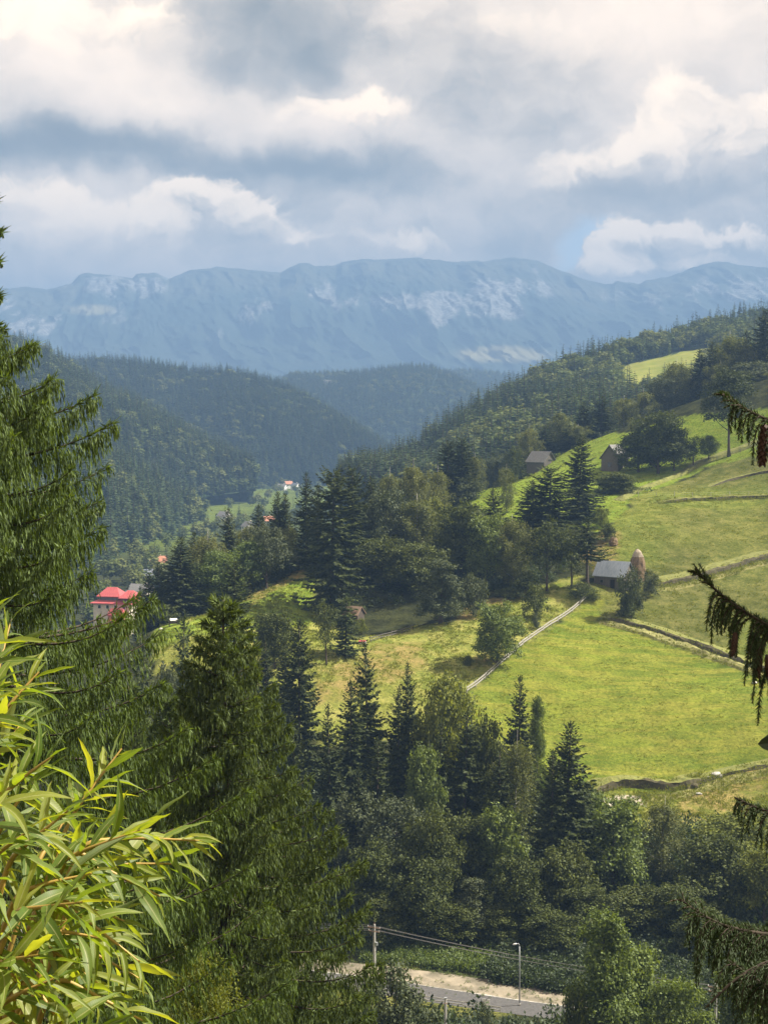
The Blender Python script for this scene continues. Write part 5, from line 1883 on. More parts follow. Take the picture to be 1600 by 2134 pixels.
def build_willow():
    rng = np.random.default_rng(61)
    g0 = np.array((-0.95, 1.55, float(land_z(-0.95, 1.55))))
    root = empty('willow_shrub', g0)
    tag(root, 'yellow-green willow branches with long narrow leaves at the lower left, nearest to the camera', 'willow shrub')
    stems = MB()
    # shoots: pixel + distance of the tip and of a point lower down
    shoots = [((292, 1530, 1.75), (170, 1690, 1.70), (90, 1850, 1.66)), ((455, 1722, 1.72), (290, 1735, 1.70), (130, 1760, 1.66)), ((372, 1838, 1.66), (240, 1800, 1.64), (120, 1745, 1.62)),
              ((330, 1975, 1.58), (200, 1905, 1.58), (80, 1850, 1.58)), ((110, 1590, 1.62), (40, 1690, 1.60), (-40, 1800, 1.60)), ((60, 1268, 1.85), (15, 1400, 1.80), (-40, 1560, 1.74)),
              ((120, 1370, 1.70), (40, 1460, 1.68), (-50, 1580, 1.66)), ((150, 1545, 1.60), (70, 1610, 1.60), (-30, 1690, 1.60)), ((350, 2105, 1.55), (215, 2060, 1.55), (90, 2020, 1.55)),
              ((200, 2150, 1.50), (120, 2080, 1.50), (30, 2000, 1.52)), ((230, 1790, 1.56), (120, 1830, 1.55), (10, 1870, 1.55)), ((250, 1925, 1.52), (150, 1930, 1.52), (40, 1935, 1.52)),
              ((85, 1880, 1.48), (10, 1960, 1.48), (-60, 2040, 1.5)), ((30, 1400, 1.60), (-30, 1520, 1.60), (-70, 1650, 1.60)), ((180, 1660, 1.52), (90, 1740, 1.52), (0, 1810, 1.54)),
              ((330, 1700, 1.60), (200, 1760, 1.60), (80, 1820, 1.60)), ((150, 2010, 1.46), (60, 2060, 1.46), (-30, 2120, 1.48)), ((270, 2040, 1.62), (150, 1985, 1.60), (50, 1930, 1.6)),
              ((410, 1770, 1.80), (260, 1790, 1.78), (140, 1830, 1.7)), ((300, 1890, 1.70), (170, 1870, 1.68), (60, 1860, 1.6)), ((90, 1470, 1.9), (20, 1560, 1.86), (-50, 1660, 1.8)),
              ((60, 2120, 1.44), (0, 2150, 1.44), (-60, 2190, 1.46)), ((240, 1600, 1.85), (140, 1720, 1.8), (60, 1830, 1.74)), ((100, 1700, 1.44), (30, 1760, 1.44), (-50, 1820, 1.46)),
              ((20, 1230, 1.6), (-10, 1330, 1.6), (-60, 1450, 1.6)), ((40, 1620, 1.40), (-10, 1700, 1.42), (-60, 1780, 1.44)), ((210, 1850, 1.44), (110, 1880, 1.46), (10, 1900, 1.48)),
              ((330, 2010, 1.75), (190, 1960, 1.72), (70, 1900, 1.7)), ((120, 1960, 1.40), (40, 1990, 1.42), (-40, 2020, 1.44)), ((260, 2120, 1.44), (160, 2130, 1.46), (60, 2140, 1.48))]
    leaves = []
    for tip, mid, low in shoots:
        a, b, c = P(tip[0] - 38, tip[1] + 30, tip[2]), P(mid[0] - 22, mid[1] + 10, mid[2]), P(*low)
        d = g0 + np.array((rng.uniform(-0.12, 0.12), rng.uniform(-0.12, 0.12), rng.uniform(0.5, 0.9)))
        # quadratic-ish curve through the points, tip last
        key = np.array([g0 + rng.normal(0, 0.04, 3) * np.array((1, 1, 0)), d, c, b, a])
        u = np.array([0, 0.25, 0.5, 0.75, 1.0])
        uu = np.linspace(0, 1, 40)
        pts = np.stack([np.interp(uu, u, key[:, i]) for i in range(3)], 1)
        for _ in range(6):
            pts[1:-1] = (pts[:-2] + 2 * pts[1:-1] + pts[2:]) / 4
        stems.tube(pts - g0, np.linspace(0.0065, 0.0011, 40), 5, cap=False)
        seg = np.linalg.norm(np.diff(pts, axis=0), axis=1)
        cum = np.concatenate(([0], np.cumsum(seg)))
        tot = cum[-1]
        L0 = np.linalg.norm(a - b) + np.linalg.norm(b - c) * 1.1
        pos = tot - 0.004
        k = 0
        phi = rng.uniform(0, 6.28)
        while pos > tot - L0:
            p = np.array([np.interp(pos, cum, pts[:, i]) for i in range(3)])
            q = np.array([np.interp(max(0, pos - 0.01), cum, pts[:, i]) for i in range(3)])
            t = unit(p - q)
            phi += 2.4 + rng.normal(0, 0.3)
            n1 = unit(np.cross(t, np.array((0.1, 0.2, 1.0))))
            n2 = np.cross(n1, t)
            out = n1 * math.cos(phi) + n2 * math.sin(phi)
            f = (tot - pos) / L0
            ang = 0.30 + 0.65 * min(1, f * 2.2) + rng.normal(0, 0.12)
            x = unit(t * math.cos(ang) + out * math.sin(ang) + np.array((0, 0, -0.08)))
            up = unit(np.array((0, 0, 1.0)) + 0.6 * t + rng.normal(0, 0.35, 3))
            y = unit(np.cross(up, x))
            z = np.cross(x, y)
            sz = (0.48 + 0.46 * min(1, f * 4)) * rng.uniform(0.65, 1.15)
            leaves.append((p, x, y, z, sz))
            pos -= 0.0074 * rng.uniform(0.7, 1.3)
            k += 1
    # those that show largest in the view stay single
    def shown(l):
        p = l[0] + l[1] * 0.05
        px = pixel_of(p)
        ok = -40 < px[0] < 520 and 1100 < px[1] < 2180
        return (l[4] / p[1] if ok else 0) + (0.3 if px[0] > 60 else 0)
    leaves.sort(key=shown, reverse=True)
    stems.build('stems', M['willow_bark'], root, smooth=True)
    from mathutils import Matrix
    vv, ff, aa, n = [], [], [], 0
    for i, (p, x, y, z, sz) in enumerate(leaves):
        k = int(rng.integers(0, 14))
        if i < 298:
            o = bpy.data.objects.new('leaf', LEAF_ME[k])
            link(o, root)
            o.matrix_local = Matrix.Translation(p - g0) @ Matrix((x, y, z)).transposed().to_4x4() @ Matrix.Diagonal((sz, sz, sz, 1))
        else:
            v, f, a = LEAF_DATA[k]
            v = (v * sz) @ np.stack((x, y, z)) + (p - g0)
            a = a.copy()
            a[:, 2] = rng.random()
            vv.append(v)
            ff.append(f + n)
            aa.append(a)
            n += len(v)
    if vv:
        me = mesh_np('leaves', np.vstack(vv), np.vstack(ff), M['willow'], smooth=True)
        at = me.attributes.new('across', 'FLOAT_COLOR', 'POINT')
        at.data.foreach_set('color', np.vstack(aa).astype(np.float32).ravel())
        tag(obj('leaves', me, root), None, None, None, 'stuff')


build_willow()


# ------------------------------------------------------------------ spruce twigs hanging into the picture from the right
M['twig_needles'] = foliage_mat('twig_needles', (0.022, 0.042, 0.012), (0.042, 0.068, 0.018), 0.15, 0.3, 0.03, (1.2, 1.2, 0.4))
M['cone'] = rough_mat('spruce_cone', (0.040, 0.021, 0.014), (0.078, 0.040, 0.024), 60.0, 0.6, 0.0)
M['twig_bark'] = rough_mat('spruce_twig_bark', (0.028, 0.022, 0.017), (0.060, 0.046, 0.034), 40.0, 0.9, 0.0)


class Needles:
    def __init__(self):
        self.p, self.d, self.s, self.l, self.w = [], [], [], [], []
        self.v3 = []

    def along(self, pts, rng, per_m=700, length=0.016, spread=0.9):
        seg = np.linalg.norm(np.diff(pts, axis=0), axis=1)
        cum = np.concatenate(([0], np.cumsum(seg)))
        n = int(cum[-1] * per_m)
        if n < 2:
            return
        u = rng.uniform(0, cum[-1], n)
        p = np.stack([np.interp(u, cum, pts[:, i]) for i in range(3)], 1)
        g = np.gradient(pts, axis=0)
        t = unit(np.stack([np.interp(u, cum, g[:, i]) for i in range(3)], 1))
        r = unit(np.cross(t, rng.normal(0, 1, (n, 3))))
        d = unit(t * rng.uniform(0.5, 1.1, (n, 1)) + r * spread)
        tap = np.clip((cum[-1] - u) / 0.02, 0.5, 1)
        self.p.append(p)
        self.d.append(d)
        self.l.append(length * rng.uniform(0.75, 1.2, n) * tap)
        self.s.append(unit(np.cross(d, rng.normal(0, 1, (n, 3)))))

    def mesh(self, name, mat, width=0.0011):
        p, d, s, l = np.vstack(self.p), np.vstack(self.d), np.vstack(self.s), np.concatenate(self.l)
        v = np.stack((p + s * width, p - s * width, p + d * l[:, None]), 1).reshape(-1, 3)
        f = np.arange(len(v)).reshape(-1, 3)
        return mesh_np(name, v, f, mat)


def cone_mesh(seed, L=0.10, r=0.016):
    """hanging spruce cone: spindle with spiral scales"""
    rng = np.random.default_rng(seed)
    mb = MB()
    s = np.linspace(0, 1, 8)
    mb.tube(np.stack((0 * s, 0 * s, -L * s), 1), r * 0.8 * np.sin(np.pi * (0.10 + 0.82 * s)) ** 0.7, 8)
    v, f = [], []
    n = 90
    i = np.arange(n)
    u = (i + 0.5) / n
    a = i * 2.39996
    rr = r * np.sin(np.pi * (0.10 + 0.82 * u)) ** 0.7
    c = np.stack((rr * 0.72 * np.cos(a), rr * 0.72 * np.sin(a), -L * u + 0.004), 1)
    d = unit(np.stack((np.cos(a) * 0.55, np.sin(a) * 0.55, -np.ones(n)), 1))
    sd = np.stack((-np.sin(a), np.cos(a), 0 * a), 1)
    kv, kf = kites(c, d, sd, np.full(n, L * 0.13), np.full(n, r * 0.36))
    mb.add(kv, kf)
    return mb.mesh('cone', M['cone'])


def build_right_spruce():
    rng = np.random.default_rng(71)
    Yt = 3.4
    tx = 2.75
    g = float(land_z(tx, Yt))
    root = empty('spruce_tree', (tx, Yt, g))
    tag(root, 'dark spruce whose cone-bearing twigs hang into the view at the right edge', 'spruce tree')
    g0 = np.array((tx, Yt, g))
    zz = np.linspace(-0.4, 7.5, 9)
    MB().tube(np.stack((0 * zz, 0 * zz, zz), 1), np.linspace(0.17, 0.05, 9), 9).build('trunk', M['bark'], root, smooth=True)
    cones = []

    def branch(path, twigs, hang=0.0, tip_n=4, nmul=1.0):
        """path: pixel points with distance from tip to the right edge, then on to the trunk"""
        key = np.array([P(*q) for q in path] + [g0 + np.array((0, 0, P(*path[-1])[2] - g + 0.35))])
        cum = np.concatenate(([0], np.cumsum(np.linalg.norm(np.diff(key, axis=0), axis=1))))
        uu = np.linspace(0, cum[-1], 60)
        ax = np.stack([np.interp(uu, cum, key[:, i]) for i in range(3)], 1)
        for _ in range(5):
            ax[1:-1] = (ax[:-2] + 2 * ax[1:-1] + ax[2:]) / 4
        nd = Needles()
        st = MB()
        st.tube(ax - g0, np.interp(uu, [0, cum[-1]], [0.0022, 0.020]), 6, cap=False)
        vis = cum[-2]
        k = int(np.searchsorted(uu, min(0.22, vis * 0.4)))
        nd.along(ax[:max(3, k)][::-1] - g0, rng, 1500 * nmul, 0.014, 0.8)
        for (u, L, drop, sidev) in twigs:
            if u > cum[-1] - 0.12:
                continue
            p = np.stack([np.interp(u, uu, ax[:, i]) for i in range(3)])
            q = np.stack([np.interp(max(0.0, u - 0.01), uu, ax[:, i]) for i in range(3)])
            t = unit(q - p + 1e-9)
            d0 = unit(t * 0.8 + np.array((sidev * 0.6, sidev * 0.9, 0.10)))
            s = np.linspace(0, 1, 12)
            c = p + d0 * (L * (s - 0.45 * s ** 2 * drop))[:, None] + np.array((0, 0, -1.0)) * (L * 0.85 * drop * s ** 1.7)[:, None]
            st.tube(c - g0, np.linspace(0.0022, 0.0010, 12), 4, cap=False)
            nd.along(c - g0, rng, (1700 if u < 0.42 else 800) * nmul, 0.0135 if u < 0.42 else 0.019, 0.75)
        b = st.build('branch', M['twig_bark'], root, smooth=True)
        o = obj('needles', nd.mesh('needles', M['twig_needles']), b)
        tag(o, None, None, None, 'stuff')
        return ax, uu

    def rows(u0, u1, step, L0, L1, drop):
        out = []
        u = u0
        k = 0
        while u < u1:
            f = (u - u0) / (u1 - u0)
            for sg in (-1, 1):
                out.append((u + rng.uniform(-0.006, 0.006), (L0 + (L1 - L0) * f) * rng.uniform(0.7, 1.25), drop * rng.uniform(0.7, 1.15), sg * rng.uniform(0.3, 1.1)))
            u += step * rng.uniform(0.75, 1.25)
        # on towards the trunk the branch carries longer, wider spaced twigs
        if u1 > 0.15:
            while u < 1.75:
                for sg in (-1, 1):
                    out.append((u, L1 * rng.uniform(0.9, 1.6), drop * rng.uniform(0.6, 1.1), sg * rng.uniform(0.3, 1.1)))
                u += 0.035 * rng.uniform(0.75, 1.25)
        return out

    # the big drooping twig in the middle of the right edge
    branch([(1447, 1185, 3.0), (1475, 1225, 3.0), (1500, 1245, 3.0), (1540, 1270, 3.02), (1590, 1300, 3.05), (1680, 1350, 3.1)], rows(0.02, 0.07, 0.018, 0.05, 0.07, 0.25) + rows(0.085, 0.30, 0.0125, 0.085, 0.17, 1.15))
    # upper one with a long cone
    branch([(1500, 818, 2.9), (1530, 850, 2.9), (1575, 868, 2.92), (1640, 890, 2.95), (1760, 930, 3.0)], rows(0.02, 0.06, 0.018, 0.05, 0.06, 0.3) + rows(0.05, 0.25, 0.017, 0.07, 0.12, 1.2))
    # small one lower down
    branch([(1530, 1662, 2.9), (1562, 1690, 2.9), (1600, 1692, 2.92), (1680, 1710, 2.95), (1800, 1750, 3.0)], rows(0.025, 0.2, 0.014, 0.06, 0.10, 1.2))
    # the low wide one
    branch([(1412, 1870, 2.8), (1445, 1905, 2.8), (1490, 1930, 2.82), (1560, 1945, 2.85), (1640, 1950, 2.9), (1760, 1960, 3.0)], rows(0.02, 0.08, 0.018, 0.06, 0.08, 0.35) + rows(0.07, 0.36, 0.0105, 0.10, 0.20, 1.1))
    branch([(1480, 1905, 2.9), (1530, 1950, 2.9), (1590, 1985, 2.92), (1700, 2010, 2.95)], rows(0.02, 0.3, 0.012, 0.08, 0.18, 1.1))
    branch([(1515, 2000, 2.75), (1560, 2040, 2.75), (1620, 2070, 2.78), (1720, 2100, 2.8)], rows(0.02, 0.3, 0.012, 0.09, 0.16, 1.1))
    branch([(1470, 2100, 2.7), (1500, 2060, 2.7), (1545, 2020, 2.72), (1620, 1990, 2.76), (1720, 1990, 2.8)], rows(0.12, 0.3, 0.018, 0.06, 0.12, 0.9), nmul=0.6)
    me = [cone_mesh(700 + k) for k in range(3)]
    for (px_, py_, Y, s, l) in ((1592, 885, 2.93, 0.85, None), (1531, 1318, 3.0, 0.5, 'reddish brown spruce cone'), (1580, 1352, 3.02, 0.62, None), (1598, 1365, 3.02, 0.6, None),
                                (1590, 2050, 2.78, 0.6, None)):
        o = obj('cone', me[len(cones) % 3], root, P(px_, py_, Y) - g0, (rng.uniform(-0.12, 0.12), rng.uniform(-0.12, 0.12), rng.uniform(0, 6)), (s, s, s))
        tag(o, l)
        cones.append(o)
    # upper needles of the same tree: thin tips at the far left belong to the big left spruce
    return root


build_right_spruce()


def broad_leaf_tip():
    """the single dark leaf tip poking in at the right edge"""
    root_p = P(1640, 1545, 2.6)
    v = []
    outline = [(1578, 1551), (1586, 1541), (1600, 1531), (1625, 1520), (1655, 1515), (1655, 1575), (1625, 1572), (1600, 1565), (1588, 1560)]
    ctr = P(1618, 1547, 2.62)
    a = [P(x, y, 2.6) for x, y in outline]
    b = [p + np.array((0, 0.0015, 0)) for p in a]
    mb = MB()
    n = len(a)
    vs = [ctr] + a + [ctr + np.array((0, 0.0015, 0))] + b
    f3 = [(0, 1 + i, 1 + (i + 1) % n) for i in range(n)] + [(n + 1, n + 2 + (i + 1) % n, n + 2 + i) for i in range(n)]
    f4 = [(1 + i, n + 2 + i, n + 2 + (i + 1) % n, 1 + (i + 1) % n) for i in range(n)]
    mb.add(np.array(vs) - root_p, f4, f3)
    m = foliage_mat('dark_leaf', (0.055, 0.075, 0.040), (0.07, 0.09, 0.05), 0.15, 0.1, 0.02)
    st = MB().tube(np.array([P(1650, 1545, 2.605), P(1700, 1560, 2.65), P(1800, 1600, 2.8)]) - root_p, [0.002, 0.003, 0.005], 5)
    root = empty('leafy_twig', root_p)
    tag(root, 'plain dark green leaf tip poking in at the right edge above the meadow', 'leaf')
    mb.build('leaf', m, root)
    st.build('stem', M['twig_bark'], root)


broad_leaf_tip()

# ------------------------------------------------------------------ banks, ditch, road and gravel laid over the ground
def resample(pts, step):
    pts = np.asarray(pts, float)[:, :2]
    seg = np.linalg.norm(np.diff(pts, axis=0), axis=1)
    cum = np.concatenate(([0], np.cumsum(seg)))
    n = max(2, int(cum[-1] / step))
    u = np.linspace(0, cum[-1], n)
    out = np.stack((np.interp(u, cum, pts[:, 0]), np.interp(u, cum, pts[:, 1])), 1)
    for _ in range(6):
        out[1:-1] = (out[:-2] + 2 * out[1:-1] + out[2:]) / 4
    return out


def strip(name, label, path, profile, mat, step=0.7, jit=0.0, seed=1.0, kind='structure', taper=True, mats=None, pick=None, jz=0.0):
    """band draped over the ground along a path; profile = (offset to the far side, height over the ground)"""
    c = resample(path, step)
    t = np.gradient(c, axis=0)
    t /= np.linalg.norm(t, axis=1)[:, None]
    nrm = np.stack((-t[:, 1], t[:, 0]), 1)
    if nrm[:, 1].mean() < 0:
        nrm = -nrm
    n, m = len(c), len(profile)
    s = np.arange(n) * step
    ends = np.ones(n)
    if taper:
        ends = np.clip(np.minimum(s, s[-1] - s) / 4.0, 0.02, 1)
    V = np.zeros((n, m, 3))
    for k, (off, dz) in enumerate(profile):
        o = off + jit * fbm2(s, s * 0 + k * 3.1, 2.6, 3, seed)
        V[:, k, :2] = c + nrm * o[:, None]
        V[:, k, 2] = land_z(V[:, k, 0], V[:, k, 1]) + np.where(dz > 0.02, dz * ends * (1 + (jz or 0) * fbm2(s, s * 0 + k * 5.0, 1.8, 3, seed + 2)), dz) + 0.004
    i = np.arange(n - 1)[:, None] * m + np.arange(m - 1)[None]
    F = np.stack((i, i + m, i + m + 1, i + 1), -1).reshape(-1, 4)
    mi = None
    if pick is not None:
        mi = np.tile(np.asarray(pick), n - 1)
    me = mesh_np(name, V.reshape(-1, 3), F, mats or mat, mi, smooth=False)
    return tag(obj(name, me), label, None, None, kind)


def gpath(pts):
    return [Gd(a, b) for a, b in pts]


M['soil'] = rough_mat('bare_soil', (0.050, 0.046, 0.024), (0.105, 0.090, 0.045), 1.6, 0.95, 0.05)
M['turf'] = rough_mat('turf_edge', (0.12, 0.135, 0.035), (0.20, 0.20, 0.055), 1.2, 0.95, 0.05)
M['hay_cut'] = rough_mat('cut_hay', (0.17, 0.175, 0.05), (0.34, 0.32, 0.13), 2.2, 0.95, 0.08)
M['pale_soil'] = rough_mat('pale_gravel_soil', (0.30, 0.26, 0.20), (0.48, 0.43, 0.35), 1.5, 0.95, 0.05)
M['asphalt'] = rough_mat('asphalt', (0.075, 0.073, 0.073), (0.105, 0.102, 0.10), 3.0, 0.85, 0.004)
M['gravel'] = rough_mat('gravel', (0.125, 0.112, 0.08), (0.30, 0.255, 0.19), 0.38, 0.95, 0.03, detail=9.0)
M['track'] = rough_mat('grassy_track', (0.16, 0.165, 0.045), (0.24, 0.22, 0.08), 0.6, 0.95, 0.03)

ditch = gpath([(1252, 1291), (1300, 1303), (1370, 1323), (1440, 1347), (1500, 1370), (1545, 1387), (1640, 1420)])
strip('hay_row', 'pale ridge of cut hay lying along the ditch below the barn', ditch, [(-2.3, 0.0), (-1.9, 0.35), (-1.3, 0.65), (-0.7, 0.6), (-0.3, 0.30), (0.1, 0.0)], M['hay_cut'], 0.5, 0.28, 2.0, 'stuff', jz=0.8)
strip('bank', 'dark earth bank above the row of cut hay', ditch, [(0.25, 0.0), (0.55, 0.75), (0.95, 0.95), (2.2, 0.7), (4.6, -0.05)], None, 0.5, 0.45, 3.0, mats=[M['soil'], M['turf']], pick=[0, 0, 1, 1], jz=0.35)
terr = gpath([(1366, 1223), (1400, 1218), (1450, 1208), (1500, 1193), (1550, 1178), (1600, 1164), (1680, 1140)])
strip('bank', 'dark terrace bank crossing the upper meadow to the right of the haystack', terr, [(-0.1, 0.0), (0.25, 0.75), (0.7, 0.95), (2.2, 0.65), (4.5, -0.05)], None, 0.6, 0.5, 5.0, mats=[M['soil'], M['turf']], pick=[0, 0, 1, 1], jz=0.4)
strip('path', 'pale trodden strip below the terrace bank', [p - np.array((0, 1.9, 0)) for p in terr], [(-0.9, 0.0), (-0.3, 0.03), (0.4, 0.03), (1.0, 0.0)], M['track'], 0.6, 0.2, 6.0)
erode = gpath([(1236, 1656), (1262, 1648), (1290, 1643), (1330, 1642), (1370, 1646), (1410, 1648), (1440, 1640), (1480, 1628)])
strip('bank', 'eroded earth edge along the bottom of the mown meadow', erode, [(-0.2, 0.0), (0.15, 1.1), (0.5, 1.35), (1.8, 0.8), (4.0, -0.05)], None, 0.5, 0.5, 7.0, mats=[M['soil'], M['turf']], pick=[0, 0, 1, 1], jz=0.5)
strip('gravel_apron', 'pale stony soil washed out below the eroded edge', [p - np.array((0, 1.5, 0)) for p in gpath([(1240, 1660), (1275, 1656), (1310, 1655), (1345, 1660)])], [(-2.6, 0.0), (-1.2, 0.06), (0.3, 0.06), (1.2, 0.0)], M['pale_soil'], 0.6, 0.5, 8.0)
trk = gpath([(1330, 1668), (1400, 1660), (1450, 1646), (1500, 1630), (1560, 1617), (1640, 1598)])
strip('track', 'grassy dirt track climbing to the right edge', trk, [(-1.3, 0.0), (-0.7, 0.04), (0.6, 0.04), (1.2, 0.0)], M['track'], 0.7, 0.25, 9.0)
strip('bank', 'low bank on the uphill side of the dirt track', [p + np.array((0, 1.3, 0)) for p in trk[2:]], [(0.0, 0.0), (0.3, 0.45), (0.9, 0.55), (2.6, -0.05)], None, 0.6, 0.25, 10.0, mats=[M['soil'], M['turf']], pick=[0, 1, 1], jz=0.4)
up_line = gpath([(1372, 1050), (1420, 1046), (1470, 1043), (1540, 1040), (1640, 1030)])
strip('bank', 'low tussocky ledge under the wire fence on the upper meadow', up_line, [(0.0, 0.0), (0.3, 0.7), (1.0, 0.85), (3.0, -0.05)], None, 0.7, 0.4, 11.0, mats=[M['soil'], M['turf']], pick=[0, 1, 1], jz=0.6)
strip('bank', 'uneven ledge along the border of the upper meadow under the tree row', gpath([(1300, 1045), (1340, 1022), (1400, 1000), (1460, 970), (1520, 948), (1600, 918)]), [(0.0, 0.0), (0.4, 0.7), (1.2, 0.9), (4.0, -0.05)], None, 0.8, 0.4, 12.0, mats=[M['turf'], M['turf']], pick=[0, 1, 1], jz=0.4)
strip('bank', 'thin curved ledge high on the right meadow', gpath([(1480, 1015), (1520, 1002), (1570, 990), (1640, 978)]), [(0.0, 0.0), (0.3, 0.55), (1.0, 0.6), (3.0, -0.05)], None, 0.8, 0.4, 13.0, mats=[M['soil'], M['turf']], pick=[0, 1, 1], jz=0.4)

# road: runs from the left far side to the right near side
ROAD = [(-90, 196.0), (-40, 181.5), (-15, 173.0), (5.4, 165.0), (18.8, 160.0), (45, 150.0), (80, 137.0)]
strip('gravel_verge', 'sandy gravel lay-by behind the road', [(-40, 184.5), (-22, 178.6), (-8, 173.5), (0, 171.0), (6, 169.0), (14, 166.6), (20, 165.0), (30, 161.0), (45, 154.5)],
      [(-3.2, 0.006), (-1.5, 0.012), (0.2, 0.02), (1.4, 0.03), (2.8, 0.02)], M['gravel'], 1.0, 0.25, 14.0, taper=False)
strip('road', 'grey asphalt road crossing below', ROAD, [(-2.3, 0.02), (-1.2, 0.04), (0, 0.05), (1.2, 0.04), (2.1, 0.03)], M['asphalt'], 1.0, 0.03, 15.0, taper=False)
M['line'] = rough_mat('worn_white_line', (0.20, 0.19, 0.17), (0.50, 0.48, 0.44), 1.2, 0.8)
strip('road_edge_line', 'worn pale edge along the far side of the road', ROAD, [(2.06, 0.045), (2.24, 0.045)], M['line'], 0.8, 0.09, 16.0, taper=False)


def boulder(px, py, r, lab, mat, seed, flat=0.7):
    g = Gd(px, py)
    rng = np.random.default_rng(seed)
    import bmesh
    bm = bmesh.new()
    bmesh.ops.create_icosphere(bm, subdivisions=2, radius=1.0)
    v = np.array([q.co[:] for q in bm.verts])
    f = np.array([[w.index for w in q.verts] for q in bm.faces])
    bm.free()
    k = 1 + 0.25 * fbm2(v[:, 0] * 2 + v[:, 2], v[:, 1] * 2 - v[:, 2], 1.0, 3, seed)
    v = v * k[:, None] * np.array((1.2, 0.9, flat)) * r
    o = obj('boulder', mesh_np('boulder', v, f, mat), None, (g[0], g[1], g[2] + r * 0.25), (0, 0, seed))
    tag(o, lab, 'boulder')


M['stone'] = rough_mat('limestone', (0.34, 0.33, 0.31), (0.60, 0.58, 0.55), 2.5, 0.9, 0.03)
boulder(1492, 1618, 0.85, 'pale grey boulder lying on the lower right part of the mown meadow', M['stone'], 3)
boulder(1475, 1622, 0.45, 'small stone left of the pale grey boulder', M['stone'], 4)
boulder(1446, 1640, 0.75, 'brown earthy boulder at the right end of the eroded edge', M['soil'], 5)
boulder(1455, 1655, 0.45, 'small flat pale stone beside the dirt track', M['stone'], 6, 0.4)
boulder(1572, 1424, 0.6, 'flat pale stone in the grass behind the hanging spruce twig', M['stone'], 7, 0.35)
boulder(335, 1312, 0.5, 'small white stone on the left green grass edge', M['stone'], 8, 0.5)

M['rust'] = rough_mat('rusty_iron', (0.20, 0.13, 0.09), (0.34, 0.24, 0.17), 6.0, 0.8)
# ------------------------------------------------------------------ wooden and other buildings
M['old_wood'] = rough_mat('old_wood', (0.085, 0.076, 0.068), (0.165, 0.150, 0.135), 3.0, 0.9, 0.01, (6, 6, 0.5))
M['dark_wood'] = rough_mat('dark_wood', (0.060, 0.048, 0.040), (0.115, 0.092, 0.075), 3.0, 0.9, 0.01, (6, 6, 0.5))
M['tin'] = rough_mat('tin_roof', (0.22, 0.255, 0.305), (0.30, 0.335, 0.385), 1.2, 0.42, 0.0, (3, 0.4, 1), 0.35, 0.5)
M['shingle'] = rough_mat('grey_shingle', (0.125, 0.122, 0.118), (0.225, 0.222, 0.22), 2.0, 0.9, 0.02, (1, 4, 1))
M['red_roof'] = rough_mat('red_roof', (0.36, 0.075, 0.080), (0.47, 0.11, 0.11), 1.0, 0.5, 0.0, (4, 0.5, 1))
M['orange_roof'] = rough_mat('orange_roof', (0.36, 0.16, 0.10), (0.46, 0.22, 0.14), 1.0, 0.7, 0.0)
M['slate_roof'] = rough_mat('slate_roof', (0.13, 0.145, 0.17), (0.18, 0.195, 0.22), 1.0, 0.6, 0.0)
M['cream_wall'] = rough_mat('cream_wall', (0.60, 0.55, 0.46), (0.72, 0.67, 0.58), 0.8, 0.9)
M['white_wall'] = rough_mat('white_wall', (0.68, 0.67, 0.64), (0.80, 0.79, 0.77), 0.8, 0.9)
M['glass'] = rough_mat('window_glass', (0.02, 0.025, 0.03), (0.04, 0.05, 0.06), 1.0, 0.08, 0.0, (1, 1, 1), 0, 0.8)
M['doorway_shade'] = rough_mat('opening_shade', (0.015, 0.013, 0.012), (0.03, 0.026, 0.022), 3.0, 0.9)  # near-black slab colour, stands in for the shade inside an open doorway


